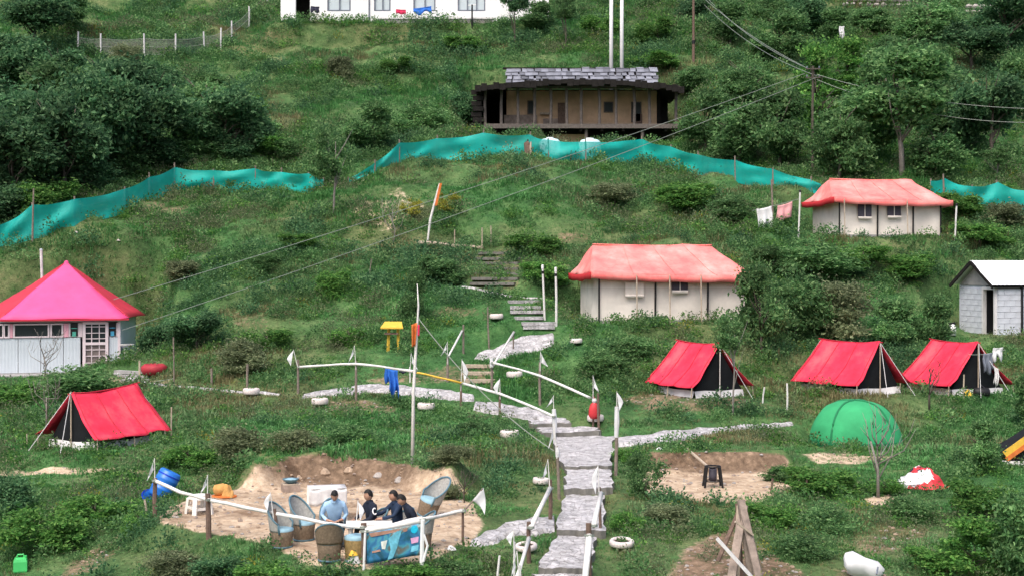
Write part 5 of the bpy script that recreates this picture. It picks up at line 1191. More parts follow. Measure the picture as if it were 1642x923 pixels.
# ------------------------------------------------------------------ posts, pennants, rails
def pennant(t, top, wd, ht, side, seed, mat='cloth'):
    """limp white pennant hanging from the pole top; top is local"""
    g = random.Random(seed); hz_ = g.uniform(.42, .62); dr = g.uniform(.78, 1.0); a = g.uniform(0, 6)
    tp = Vector(top); lo = tp + Vector((side * wd * .10, 0, -ht * hz_)); fly = tp + Vector((side * wd * g.uniform(.75, 1.15), -.05, -ht * dr))
    if g.random() < .4: fly = tp + Vector((side * wd * .35, -.04, -ht)); lo = tp + Vector((side * wd * .95, 0, -ht * .55))
    def fn(u, v):
        p = tp.lerp(lo, v).lerp(fly, u); p.y += .045 * math.sin(u * 7 + v * 3 + a) * u * (1.2 - u); p.x += side * .02 * math.sin(v * 3.14) * (1 - u); return p
    obj('pennant', MB().grid(fn, 7, 10, .006), M[mat], t, True)
def flag_post(px, pt, pb, label, flag=None, r=.035, mat='wood', lean=0, wrap=0, Yo=None, cat='flag post'):
    """post from photo row pb (ground) to pt; flag=(px, top, bottom) of the pennant"""
    g = G(px, pb) if Yo is None else ray(px, pb, Yo); g.z = gz(g.x, g.y); k = g.y / FPX
    t = thing('flag_post' if flag else 'wooden_post', label, cat if flag else 'post', g)
    H_ = (HZ - pt) * k - g.z; top = Vector((lean * k, 0, H_))
    obj('post', MB().tube([(0, 0, -.25), Vector((lean * k * .55 + rnd(-.015, .015), rnd(-.01, .01), H_ * .5)), top], [r * 1.15, r * 1.05, r], 8), M[mat], t)
    if wrap: obj('cloth_wrap', MB().tube([top * (1 - wrap), top * (1 - wrap * .5) + Vector((.01, 0, 0)), top * .99], [r * 1.3, r * 1.7, r * 1.3], 8), M['cloth'], t)
    if flag:
        fx, f0, f1 = flag; z0 = (HZ - f0) * k - g.z; x0 = (fx - px) * k; 
        obj('staff', MB().tube([(top.x, -.03, H_ - .25), (x0 * .6 + top.x * .4, -.03, z0 + .02)], [.012, .008], 5), M['bamboo'], t)
        pennant(t, (x0 * .6 + top.x * .4, -.03, z0), max(.12, 11 * k), (f1 - f0) * k, -1 if fx < px else 1, int(px))
    return t
FP = flag_post
FP(478,576,630,'bare wooden post with a white pennant, first at the left end of the white rail',(466,561,586))
FP(571,578,642,'wooden post with a white pennant halfway along the white rail',(567,554,583))
FP(657,588,612,'short white post with a pennant beside the tall white pole',(661,566,594),.02,'bamboo')
FP(718,570,612,'grey post with a white pennant at the foot of the slanting white stick',(717,548,572))
FP(739,612,650,'post with a narrow white pennant on the yellow and white rail',(742,576,612),.03,'woodpost')
FP(802,625,668,'dark post with a white pennant above the bend of the path',(801,607,632),.032,'woodpost')
FP(788,572,628,'post with a white wrapped top where two white rails meet',None,.035,'wood',0,.3)
FP(866,580,648,'post with a white pennant in the middle of the right hand rail',(867,564,592))
FP(951,632,690,'post with a white pennant at the lower end of the right hand rail',(951,602,634),.028,'woodpost')
FP(961,630,692,'brown leaning post beside the red hanging bag',None,.033,'woodpost',-2)
FP(890,655,705,'post wrapped in white with a pennant on the left of the path',(887,634,656),.04,'bamboo',-2,.75)
FP(897,715,800,'slim post with a drooping white pennant at the left edge of the steps',(886,678,728),.03,'wood',-4,.2)
FP(987,650,762,'tall post wrapped in white with a pennant on the right of the path',(989,628,658),.036,'wood',2,.45)
FP(882,768,838,'brown post with a white pennant above the short white rail',(876,737,770),.036,'woodpost')
FP(964,780,858,'slim post with a long white pennant on the right edge of the steps',(957,746,790),.026,'woodpost',-3)
FP(849,836,902,'short brown post in front of the round tyre left of the steps',None,.036,'woodpost',-1)
FP(945,838,945,'thick brown post at the bottom right of the steps',None,.045,'woodpost',-1)
FP(825,868,935,'white stick with a pennant left of the lowest steps',(822,850,872),.018,'bamboo')
FP(833,905,960,'white stick with a tall white pennant at the bottom edge',(826,884,930),.022,'bamboo')
FP(796,890,950,'short white stick leaning in the grass at the bottom edge',None,.018,'bamboo',5)
FP(249,766,832,'thick brown post with a white pennant in front of the blue drum',(248,735,770),.042,'woodpost')
FP(335,790,862,'thick brown post with a white pennant beside the white stool',(334,762,794),.046,'woodpost',-2)
FP(446,815,880,'thin brown post with a white pennant at the leftmost cane chair',(430,790,818),.03,'woodpost',-6)
FP(583,838,902,'brown post at the left edge of the printed banner',None,.048,'woodpost',0)
FP(742,815,870,'thin forked post at the right end of the terrace rail',None,.022,'woodpost')
FP(570,838,880,'white stick with a white pennant standing before the seated group',(577,803,832),.015,'bamboo')
FP(397,583,626,'short wooden post above the white tyre on the hut path',None,.035)
FP(339,590,618,'short wooden stake on the hut path',None,.035)
FP(279,540,616,'tall thin pole beside the steps of the pink hut',None,.022,'wood',-1)
FP(224,578,612,'pinkish post at the front of the hut steps',None,.035,'palewood')
FP(275,652,704,'thin stake right of the left red tent',None,.018,'palewood')
FP(43,695,715,'small stake left of the left red tent',None,.014,'palewood')
FP(236,800,835,'crooked pale stick in the grass left of the blue drum',None,.022,'palewood',-4)
FP(785,492,558,'thin grey post left of the high tyre',None,.024,'wood',-3)
FP(743,520,566,'grey post with a slanting white stick nailed on',None,.03,'wood')
FP(823,530,562,'short post at the edge of the pale landing',None,.024,'wood')
FP(874,428,512,'left one of two slim white poles with a black band',None,.032,'bamboo',-4)
FP(892,432,522,'right one of two slim white poles with a black band',None,.036,'bamboo',-1)
FP(1262,614,656,'pale stake on the grass between the red tents',None,.026,'bamboo')
FP(1222,620,645,'low pale stake beside the mid red tent',None,.022,'bamboo',4)
FP(1234,766,790,'dark short stake at the right end of the dirt pit',None,.025,'woodpost',5)
FP(1294,768,800,'dark short stake in the weeds below the green tent',None,.022,'woodpost')
FP(773,365,402,'pale stake at the top of the worn steps',None,.022,'palewood')
FP(787,362,392,'second pale stake at the top of the worn steps',None,.02,'palewood')
FP(729,368,392,'short pale stake right of the leaning bamboo pole',None,.02,'palewood')
FP(590,415,445,'thin grey branch stuck in the slope left of the tall pole',None,.018,'wood',6)
FP(1240,288,368,'grey pole holding the line of drying sheets',None,.035,'wood',-3)
FP(1546,600,640,'pale pole at the front of the rightmost red tent',None,.022,'palewood')
for px, yt in ((874, 435), (892, 440)):
    pass
def rail(label, pts, mat='bamboo', r=.03):
    """pole through photo points (px, py, depth)"""
    P = [ray(*p) for p in pts]; o = P[0].copy(); t = thing('bamboo_rail', label, 'rail', o); P = [p - o for p in P]
    Q = []
    for a, b in zip(P, P[1:]): Q += [a, a.lerp(b, .5) + Vector((0, 0, rnd(-.012, .012)))]
    Q.append(P[-1]); obj('rail', MB().tube(Q, [r * rnd(.85, 1.15) for _ in Q], 7), M[mat], t, True)
    for e in (P[0], P[-1]): obj('lashing', MB().tube([e + (P[1] - P[0]).normalized() * .0 + Vector((0, -.004, -.02)), e + Vector((.0, .004, .02))], r * 1.5, 7), M['wire'], t)
    return t
D_ = lambda px, py: G(px, py).y
rail('long white rail with the blue cloth hung over it', [(480,588,D_(478,630)-.06),(525,585,(D_(478,630)+D_(571,642))/2-.06),(571,583,D_(571,642)-.06),(610,587,D_(571,642)-.2),(665,595,D_(664,735)-.0+.5)], r=.036)
rail('yellow rail joined to the white rail beside the tall pole', [(664,596,D_(739,650)-.1),(700,604,D_(739,650)-.1),(742,614,D_(739,650)-.06)], 'yellowwood', .032)
rail('white rail running down to the path from the yellow rail', [(742,614,D_(739,650)-.06),(802,631,D_(802,668)-.06),(840,646,D_(802,668)-.5),(888,667,D_(890,705)-.07)], r=.038)
rail('white rail on the right side descending to the red bag', [(790,581,D_(788,628)-.06),(830,591,D_(788,628)-.4),(866,602,D_(866,648)-.06),(946,637,D_(951,690)-.06)], r=.034)
rail('slanting white stick leaning on the grey post', [(719,571,D_(718,612)-.05),(741,530,D_(743,566)-.05)], r=.03)
rail('slanting white stick rising from the capped rail post', [(789,588,D_(788,628)-.06),(824,532,D_(823,562)-.06)], r=.032)
rail('short white rail slanting down in front of the side path', [(882,782,D_(882,838)-.06),(851,845,D_(849,902)-.06)], r=.045)
rail('white rail slanting down to the bottom edge left of the steps', [(848,862,D_(849,902)-.06),(826,935,D_(833,960)-.05)], r=.034)
rail('broad white plank rail at the bottom right of the steps', [(945,858,D_(945,945)-.07),(936,950,D_(945,945)-.9)], r=.055)
rail('white rail from the brown post down along the steps edge', [(964,790,D_(964,858)-.05),(952,842,D_(945,945)+.6)], r=.045)
YT = D_(335,862)
rail('terrace rail from the blue drum to the white stool', [(248,770,D_(249,832)-.07),(290,789,D_(249,832)-.3),(335,801,YT-.08)], r=.034)
rail('long terrace rail in front of the cane chairs', [(335,801,YT-.08),(392,813,YT-.2),(448,824,D_(446,880)-.07),(520,838,D_(446,880)-.1),(582,845,D_(583,902)-.08)], r=.034)
rail('thick white rail above the printed banner', [(586,851,D_(583,902)-.09),(630,843,D_(583,902)-.05),(678,833,D_(583,902)-.0)], r=.058)
rail('terrace rail right of the printed banner ending at the forked post', [(678,832,D_(583,902)),(720,823,D_(742,870)-.1),(744,818,D_(742,870)-.04)], r=.032)
g = ray(744, 818, D_(742, 870) - .04); t = thing('flag_stick', 'leaning stick with a large white triangular flag at the right end of the terrace', 'flag', g); k = g.y / FPX
obj('staff', MB().tube([(0, 0, 0), (20 * k, 0, 22 * k), (30 * k, -.02, 36 * k)], .016, 6), M['wood'], t)
obj('flag', MB().grid(lambda u, v: Vector((14 * k, -.03, 17 * k)).lerp(Vector((31 * k, -.03, 37 * k)), v).lerp(Vector((33 * k, -.06, -5 * k)), u * (1 - .0 * v)) + Vector((.03 * math.sin(u * 3.1), .04 * math.sin(u * 4), 0)), 8, 6, .006), M['cloth'], t, True)
# tall pole with the orange flag
g = G(661, 742); t = thing('flag_pole', 'tall slender white pole with an orange flag in the middle of the slope', 'flag pole', g); k = g.y / FPX; hh = (742 - 490) * k
obj('pole', MB().tube([(0, 0, -.3), (2 * k, 0, hh * .45), (7 * k, 0, hh * .8), (10 * k, 0, hh), (8 * k, 0, hh * 1.14)], [.042, .036, .03, .02, .007], 8), M['bamboo'], t, True)
obj('flag', MB().grid(lambda u, v: (8 * k - u * 9 * k * (1 - .4 * v) - v * 3 * k, -.06 + .05 * math.sin(u * 6), (742 - 517) * k - v * 36 * k - u * 3 * k), 6, 10, .006), M['orangecloth'], t, True)
obj('ribbon', MB().grid(lambda u, v: (9 * k + u * 3 * k, -.05, (742 - 520) * k - v * 18 * k), 3, 6, .006), M['redcloth'], t, True)
# black bands on the two slim white poles are small rings of their own
for o in list(C.objects):
    if o.get('label', '').endswith('slim white poles with a black band'):
        ch = o.children[0]; zt = max(v.co.z for v in ch.data.vertices); xt = [v.co.x for v in ch.data.vertices if v.co.z > zt - .02]; x_ = sum(xt) / len(xt)
        obj('band', MB().lathe([(.045, 0), (.045, .09)], 10, (x_ * .93, 0, zt - .22)), M['black'], o); obj('cap', MB().lathe([(.042, 0), (.042, .12), (.001, .14)], 10, (x_, 0, zt - .06)), M['white'], o)
# leaning bamboo high on the slope, blown poles
g = G(684, 392); k = g.y / FPX; t = thing('bamboo_pole', 'leaning pale bamboo pole with an orange tip high on the slope', 'pole', g)
obj('pole', MB().tube([(0, 0, -.2), (6 * k, 0, 40 * k), (16 * k, 0, 78 * k), (21 * k, 0, 98 * k)], [.03, .05, .045, .03], 7), M['bamboo'], t); obj('streamer', MB().grid(lambda u, v: (13 * k + 8 * k * v + u * 4 * k, -.05, 62 * k + 36 * k * v), 2, 8, .006), M['orangecloth'], t)
for x0, x1, y, lab in ((668, 720, 392, 'pale log lying at the foot of the leaning bamboo pole'), (725, 775, 397, 'second log lying right of the leaning bamboo pole')):
    a, b = G(x0, y), G(x1, y + 3); t = thing('log', lab, 'log', a); d = b - a; obj('bark', MB().tube([Vector((0, 0, .06)), d * .5 + Vector((0, 0, .07)), d + Vector((0, 0, .05))], [.08, .09, .06], 8), M['palewood'], t); obj('cut_end', MB().tube([Vector((-.012, 0, .06)), Vector((.004, 0, .06))], .075, 8), M['plankwood'], t)
# --- white painted tyres used as planters
def tyre_mesh():
    prof = [(.66, .10), (.70, .0), (.90, -.02), (1.0, .10), (1.0, .34), (.92, .46), (.74, .48), (.66, .38)]
    return mesh_of(MB().lathe(prof, 24, closed=True), 'tyre', M['tyre'], True)
TY = None
TYR = [(403,634,27,'white tyre planter on the hut path, leftmost of the tyres'),(513,650,27,'white tyre planter below the long white rail'),(683,658,28,'round white tyre planter right of the tall pole'),(825,607,26,'white tyre planter below the right hand rail'),(817,703,31,'white tyre planter halfway down the bank left of the steps'),(867,778,26,'white tyre planter at the brown post beside the steps'),(844,884,36,'round tyre planter behind the short brown post left of the lowest steps'),(997,878,40,'largest white tyre planter right of the lowest steps'),(955,677,27,'white tyre planter at the foot of the red bag'),(796,513,22,'white tyre planter beside the thin grey post, highest of the tyres'),(924,552,20,'half buried pale tyre on the grass under the lower cream tent'),(437,634,0,'')]
for px, py, wd, lab in TYR:
    if not wd: continue
    g = G(px, py); k = g.y / FPX; rr = wd / 2 * k
    if TY is None:
        TY = thing('tyre_planter', lab, 'planter', g, 0, 'white painted tyres used as planters'); obj('tyre', tyre_mesh(), None, TY); obj('soil', MB().lathe([(.70, .30), (.4, .36), (.001, .38)], 16), M['soil'], TY)
        nn = 70; obj('plant', leaves_mesh('plant', M['leaf_mid'], np.clip(RNG.normal(size=(nn, 3)), -1.4, 1.4) * (.26, .26, .12) + (0, 0, .46), RNG.normal(size=(nn, 3)) + (0, 0, .7), RNG.uniform(.12, .28, nn)), None, TY); t = TY
    else: t = dup(TY, g, rnd(0, 6), lab)
    t.scale = (rr, rr, rr * (1.5 if py < 860 else 1.0)); t.rotation_euler = (R(-1 if py < 860 else 6), R(rnd(-4, 4)), 0); t.location.z = gz(g.x, g.y) + .05
# --- wires
def wire(label, a, b, sag, r=.014, n=24):
    A_, B_ = ray(*a), ray(*b); o = A_.copy(); d = B_ - A_
    pts = [d * (i / n) + Vector((0, 0, -4 * sag * (i / n) * (1 - i / n))) for i in range(n + 1)]
    m = obj('overhead_wire', MB().tube(pts, r, 5), M['wire']); m.location = o; tag(m, label, 'wire')
g = G(1303, 268); g = Vector((g.x, g.y - 2, 0)); g.x = (1303 - PX0) / FPX * g.y; g.z = gz(g.x, g.y); YP = g.y; t = thing('utility_pole', 'slim dark utility pole among the trees where the overhead wires meet', 'pole', g); hh = (HZ - 106) / FPX * YP - g.z
obj('pole', MB().tube([(0, 0, -.4), (0, 0, hh * .6), (.02, 0, hh)], [.07, .06, .05], 8), M['bark'], t); 
for dz in (.15, .55): ca = obj('cross_arm', MB().box((0, -.12, hh - dz), (.7, .06, .06)), M['bark'], t); [obj('insulator', MB().lathe([(.03, 0), (.04, .04), (.02, .10)], 8, (x, -.12, hh - dz + .03)), M['greycloth'], ca) for x in (-.28, .28)]
zt = lambda px, py: (px, py, YP - .12)
wire('upper service wire from the utility pole down to the pink hut roof', zt(1291, 118), (182, 480, 49.9), .22, .012)
wire('lower service wire from the utility pole down to the pink hut eave', zt(1310, 124), (196, 529, 49.1), .25, .012)
wire('overhead wire rising to the top edge, upper strand', zt(1291, 108), (1112, -18, 91), .35)
wire('overhead wire rising to the top edge, middle strand', zt(1300, 112), (1122, -16, 91.5), .55)
wire('overhead wire rising to the top edge, lower strand', zt(1310, 122), (1116, -6, 91), .6)
wire('upper overhead wire leaving the utility pole to the right', zt(1310, 120), (1690, 175, 62), .4)
wire('lower overhead wire leaving the utility pole to the right', zt(1310, 128), (1690, 196, 61), .6)
wire('thin guy wire from the tall white pole to the wrapped post by the path', (671, 510, G(661, 742).y), (888, 722, D_(897, 800) - .1), .25, .011)
wire('thin sagging wire across the lower right hollow', (1212, 893, 25.2), (1430, 700, 37), .5, .010)
wire('thin wire along the foot of the hut terrace', (-10, 626, 42), (279, 606, D_(279, 616)), .15, .010)
g = G(1112, 98); t = thing('utility_pole', 'tall thin dark pole standing on the slope right of the slate roof', 'pole', g); obj('pole', MB().tube([(0, 0, -.4), (0, 0, 5.2)], [.09, .06], 8), M['woodpost'], t); obj('collar', MB().lathe([(.1, 1.0), (.1, 1.2)], 8), M['black'], t)
# --- drying sheets, hung cloths
gp = G(1240, 368).y; wire('washing line beside the upper cream tent', (1206, 338, gp - .05), (1285, 318, gp - .02), .02, .010)
o = hang_cloth('drying_sheet', 'white sheet with a dark mark drying left of the upper cream tent', 'sheet', 1214, 1238, 335, 330, 36, gp - .05, M['cloth'], 5, .1)
m_ = MB().grid(lambda u, v: (.32 + .09 * u, -.10, -.52 - .14 * v), 3, 3, .004); obj('mark', m_, M['greycloth'], o)
hang_cloth('drying_sheet', 'pink sheet drying left of the upper cream tent', 'sheet', 1246, 1270, 330, 323, 26, gp - .05, M['pinkcloth'], 7, .08)
yb = G(628, 640).y
rb = (D_(571,642) - .28)
hang_cloth('hanging_cloth', 'bright blue cloth hung over the long white rail', 'cloth', 617, 630, 589, 590, 26, rb, M['bluecloth'], 2, .2)
hang_cloth('hanging_cloth', 'narrow blue cloth hanging lowest on the long white rail', 'cloth', 624, 639, 590, 592, 46, rb - .06, M['bluecloth'], 4, .3)
hang_cloth('hanging_cloth', 'small dark cloth bundled on the white rail beside the tall pole', 'cloth', 640, 651, 591, 592, 7, rb - .04, M['darkcloth'], 6, .3)
hang_cloth('hanging_cloth', 'tiny white cloth hanging in the trees at the top right', 'cloth', 1346, 1354, 42, 42, 22, 84, M['cloth'], 3, .3)
# red bag hung at the lower end of the right rail
g = ray(953, 645, D_(951,690) - .12); t = thing('hanging_bag', 'red bag hung at the lower end of the right hand rail', 'bag', g); k = g.y / FPX
obj('body', MB().lathe([(.02, 0), (.10, -.05), (.15, -.2), (.16, -.36), (.10, -.45), (.001, -.46)], 12, (0, 0, .02), 1, .6), M['redpot'], t, True); obj('neck', MB().lathe([(.05, .12), (.07, .05), (.03, -.02)], 10), M['dirtywhite'], t); obj('strap', MB().tube([(-.05, 0, .02), (0, -.03, .16), (.05, 0, .02)], .012, 5), M['redcloth'], t)
# yellow stand
g = G(630, 564); k = g.y / FPX; t = thing('bird_table', 'small yellow stand with a flat yellow roof on two legs', 'stand', g); hh = 46 * k
obj('roof', MB().add([(-19 * k, -.25, hh - .12), (17 * k, -.25, hh - .12), (13 * k, .25, hh + .05), (-14 * k, .25, hh + .05), (-19 * k, -.25, hh - .16), (17 * k, -.25, hh - .16), (13 * k, .25, hh + .01), (-14 * k, .25, hh + .01)], [(0, 1, 2, 3), (7, 6, 5, 4), (0, 4, 5, 1), (1, 5, 6, 2), (2, 6, 7, 3), (3, 7, 4, 0)]), M['yellowwood'], t)
obj('shelf', MB().box((-2 * k, 0, hh - .32), (22 * k, .34, .05)), M['woodpost'], t)
for x in (-8, 10): obj('leg', MB().bar((x * k, -.02, -.2), (x * k * .8, 0, hh - .06), .07, .07), M['yellowwood'], t)
# crossed pole and metal stove in the pit
g = ray(1143, 780, -ZP * FPX / 360); g.z = gz(g.x, g.y); t = thing('metal_stand', 'dark metal stand with a drum between four legs in the dirt pit', 'stand', g); k = g.y / FPX; hh = 33 * k; w2 = 13 * k
for x in (-1, 1):
    for y in (-1, 1): obj('leg', MB().bar((x * w2 * 1.1, y * w2 * .9, 0), (x * w2 * .8, y * w2 * .7, hh), .035, .035), M['black'], t)
obj('ring', MB().tube([(math.cos(a) * w2 * .95, math.sin(a) * w2 * .8, hh) for a in [i * math.pi / 8 for i in range(17)]], .018, 5, False), M['black'], t); obj('brace', MB().tube([(math.cos(a) * w2 * 1.05, math.sin(a) * w2 * .85, hh * .3) for a in [i * math.pi / 8 for i in range(17)]], .016, 5, False), M['black'], t)
obj('drum', MB().lathe([(.001, .14), (w2 * .48, .14), (w2 * .52, hh * .55), (w2 * .48, hh * .9), (w2 * .40, hh * .9)], 14), M['meshwin'], t, True)
a, b = G(1086, 712), ray(1136, 748, g.y + 1.0); t = thing('wooden_pole', 'long pale pole lying across the bank of the dirt pit', 'pole', a); obj('pole', MB().tube([(0, 0, .1), b - a], [.04, .03], 7), M['palewood'], t); obj('end', MB().tube([(-.01, 0, .11), (.006, 0, .1)], .036, 7), M['plankwood'], t)
# leaning planks at the bottom
g = ray(1195, 925, 24.0); g.z = gz(g.x, g.y) - .1; t = thing('plank_stack', 'weathered planks leaned together like a small teepee', 'planks', g); k = g.y / FPX; ap = Vector(((1192 - 1195) * k, .2, (HZ - 806) * k - g.z))
for (bx, by, wd, oy, mt) in ((1166, 925, 16, -.05, 'plankwood'), (1178, 930, 13, .10, 'palewood'), (1152, 890, 9, .3, 'woodpost'), (1205, 935, 13, 0, 'wood'), (1215, 930, 14, -.15, 'plankwood'), (1224, 935, 9, .1, 'wood'), (1190, 940, 12, .35, 'woodpost')):
    b = Vector(((bx - 1195) * k, -.25 + oy, (HZ - by) * k - g.z - .1)); pl = obj('plank', MB().bar(b, ap + Vector((rnd(-.04, .05), oy * .5, rnd(-.12, .05))), wd * k * rnd(.7, 1.05), .03), M[mt], t)
obj('plank', MB().bar(Vector(((1176 - 1195) * k, -.2, (HZ - 832) * k - g.z)), Vector(((1206 - 1195) * k, -.1, (HZ - 855) * k - g.z)), .05, .03), M['palewood'], t)
obj('plank', MB().bar(Vector(((1145 - 1195) * k, -.35, (HZ - 856) * k - g.z)), Vector(((1212 - 1195) * k, -.45, (HZ - 930) * k - g.z)), .08, .05), M['dirtywhite'], t)
# crumpled tarpaulin
g = G(1477, 777); k = g.y / FPX; t = thing('tarpaulin', 'crumpled red and white tarpaulin heaped on the grass', 'tarpaulin', g)
def heap(a, b, h, sd_, n=16):
    def fn(u, v):
        th = u * 2 * math.pi; r_ = 1 - v; r_ = r_ ** .8; e = 1 + .35 * nz(math.cos(th) * 1.5 + sd_, math.sin(th) * 1.5, 77); z = h * (1 - r_ ** 2) + h * .55 * nz(math.cos(th) * r_ * 2.3 + sd_, math.sin(th) * r_ * 2.3, 78) * min(1, v * 4)
        return (a * r_ * e * math.cos(th), b * r_ * e * math.sin(th), max(-.05, z))
    return MB().grid(fn, 32, n)
h1 = heap(44 * k, .62, 26 * k, 3, 20); h1.v = [(x + nz(x * 8, y * 8, 5) * .06, y + nz(x * 7, z * 9, 6) * .08, max(-.04, z + (nz(x * 6, y * 6, 7) * .16 + nz(x * 14, y * 14, 8) * .07) * (1 if z > .02 else 0))) for x, y, z in h1.v]
so_ = obj('sheet', h1, M['redpot'], t); so_.data.materials.append(M['cloth']); so_.data.materials.append(M['orangecloth']); so_.data.materials.append(M['darkcloth'])
for q in so_.data.polygons:
    c = q.center; v_ = nz(c.x * 3.2, c.y * 3.2 + c.z * 3, 9) + nz(c.x * 7, c.z * 7, 10) * .5; wv = -c.x * .9 + c.z * 1.6 - .15 + v_ * 1.1
    q.material_index = 1 if wv > .30 else (2 if v_ > .22 and c.x > .1 else (3 if abs(v_ + .28) < .03 else 0))
obj('cord', MB().tube([(-.5, -.35, .05), (-.2, -.5, .1), (.2, -.52, .06), (.55, -.3, .04)], .012, 5), M['cloth'], t)
# white sack, green can
g = G(1386, 925); k = g.y / FPX; t = thing('sack', 'plump white sack lying at the bottom edge', 'sack', g); m = MB().tube([(-.34, 0, .30), (-.30, 0, .29), (-.18, .02, .27), (0, 0, .21), (.18, -.01, .15), (.29, 0, .10), (.33, 0, .08)], [.04, .14, .20, .19, .16, .11, .03], 14); m.v = [(x + .10 * nz(x * 7, z * 7 + y * 5, 3), y, (z + .14 * nz(x * 6, y * 6, 4) + .06 * nz(x * 14, y * 14, 5)) * .9) for x, y, z in m.v]; obj('body', m, M['cloth'], t, True); obj('seam', MB().tube([(.13, -.3, .12), (.17, -.22, .22)], .015, 5), M['greycloth'], t)
g = G(33, 916); k = g.y / FPX; t = thing('jerrycan', 'bright green plastic can in the lower left corner', 'can', g, R(15)); m = MB().lathe([(.001, 0), (.15, 0), (.17, .03), (.17, .2), (.15, .25), (.06, .27), (.001, .27)], 4); m.v = [(x * math.cos(.785) - y * math.sin(.785), x * math.sin(.785) + y * math.cos(.785), z) for x, y, z in m.v]
obj('body', m, M['greencan'], t); obj('handle', MB().tube([(-.07, 0, .26), (-.05, 0, .32), (.05, 0, .32), (.07, 0, .26)], .016, 6), M['greencan'], t); obj('cap', MB().lathe([(.035, .26), (.035, .30), (.001, .30)], 10, (.08, 0, 0)), M['greencan'], t)
# clothes at the rightmost tent
gt_ = LOC['tent_rr']; Yc = gt_.y - .25
wire('clothes line at the rightmost red tent', (1553, 568, Yc), (1612, 560, Yc), .05, .01)
hang_cloth('hanging_clothes', 'grey jacket hanging at the front of the rightmost red tent', 'jacket', 1577, 1592, 566, 564, 34, Yc - .02, M['greycloth'], 3, .2)
hang_cloth('hanging_clothes', 'white shirt hanging high at the front of the rightmost red tent', 'shirt', 1592, 1608, 557, 556, 24, Yc - .02, M['cloth'], 8, .5)
hang_cloth('hanging_clothes', 'long pale trousers hanging at the front of the rightmost red tent', 'trousers', 1594, 1601, 585, 590, 32, Yc - .06, M['mudflap'], 6, .2)
g = ray(1552, 637, gt_.y - .55); g.z = gz(g.x, g.y); t = thing('bag', 'yellow bag on the ground before the rightmost red tent', 'bag', g); obj('body', heap(.16, .13, .20, 31, 8), M['yellowwood'], t, True); obj('handle', MB().tube([(-.06, 0, .16), (0, 0, .26), (.06, 0, .16)], .012, 5), M['black'], t)
g = ray(1574, 640, gt_.y - .5); g.z = gz(g.x, g.y); t = thing('bag', 'black duffel bag on the ground before the rightmost red tent', 'bag', g); obj('body', MB().tube([(-.24, 0, .13), (-.2, 0, .13), (.2, 0, .13), (.24, 0, .13)], [.06, .14, .14, .06], 12), M['black'], t, True); obj('handle', MB().tube([(-.1, 0, .25), (0, 0, .34), (.1, 0, .25)], .012, 5), M['meshwin'], t)

# ------------------------------------------------------------------ the seating terrace
def T(px, py, z=ZS): x, y = onplane(px, py, z); return Vector((x, y, gz(x, y)))
# blue drum lying tilted
g = G(262, 800); k = g.y / FPX; t = thing('drum', 'bright blue plastic drum tipped over at the left end of the terrace', 'drum', g); r_ = 18 * k; Ld = 46 * k
m = MB().lathe([(.001, 0), (r_ * .9, 0), (r_, .04), (r_, Ld * .28), (r_ * 1.05, Ld * .31), (r_, Ld * .34), (r_, Ld * .62), (r_ * 1.05, Ld * .66), (r_, Ld * .7), (r_ * .98, Ld * .94), (r_ * .8, Ld), (r_ * .78, Ld * .93), (.001, Ld * .93)], 22)
b = obj('barrel', m, M['bluedrum'], t, True); b.rotation_euler = (R(-12), R(26), 0); b.location = (-.12, 0, .05)
h_ = obj('band', MB().lathe([(r_ * 1.03, Ld * .80), (r_ * 1.03, Ld * .84)], 22), M['deepblue'], t); h_.rotation_euler = b.rotation_euler; h_.location = b.location
g = G(240, 802); t = thing('basin', 'small blue basin leaning beside the tipped blue drum', 'basin', g); b = obj('body', MB().lathe([(.001, 0), (.12, 0), (.2, .14), (.18, .14), (.1, .02)], 14), M['bluedrum'], t, True); b.rotation_euler = (R(30), R(20), 0); obj('rim', MB().tube([(math.cos(a) * .19, math.sin(a) * .19, .15) for a in [i * math.pi / 8 for i in range(17)]], .012, 5, False), M['deepblue'], t).rotation_euler = (R(30), R(20), 0)
# white plastic stool
g = T(319, 822); k = g.y / FPX; t = thing('stool', 'square white plastic stool on the dirt terrace', 'stool', g, R(38)); hs = 31 * k; w2 = 15 * k
def rsq(r0, z, n=16): return [(max(-1, min(1, 1.25 * math.cos(a))) * r0, max(-1, min(1, 1.25 * math.sin(a))) * r0, z) for a in [2 * math.pi * i / n for i in range(n)]]
m = MB(); L_ = [rsq(w2 * .9, hs - .02), rsq(w2 * .9, hs), rsq(w2 * .4, hs + .005)]; L_ = [rsq(w2 * .94, hs - .08)] + L_
for i in range(len(L_)): m.v += L_[i]
for i in range(len(L_) - 1): m.f += [(i * 16 + j, i * 16 + (j + 1) % 16, (i + 1) * 16 + (j + 1) % 16, (i + 1) * 16 + j) for j in range(16)]
m.f.append(tuple(range(48, 64))); obj('seat', m, M['plastic'], t)
for x in (-1, 1):
    for y in (-1, 1): obj('leg', MB().bar((x * w2 * 1.0, y * w2 * 1.0, 0), (x * w2 * .82, y * w2 * .82, hs - .06), .085, .05), M['plastic'], t)
obj('brace', MB().bar((-w2 * .95, -w2 * .95, .12), (w2 * .95, -w2 * .95, .12), .02, .05).bar((-w2 * .95, w2 * .95, .12), (w2 * .95, w2 * .95, .12), .02, .05).bar((-w2 * .95, -w2 * .95, .14), (-w2 * .95, w2 * .95, .14), .02, .05).bar((w2 * .95, -w2 * .95, .14), (w2 * .95, w2 * .95, .14), .02, .05), M['plastic'], t)
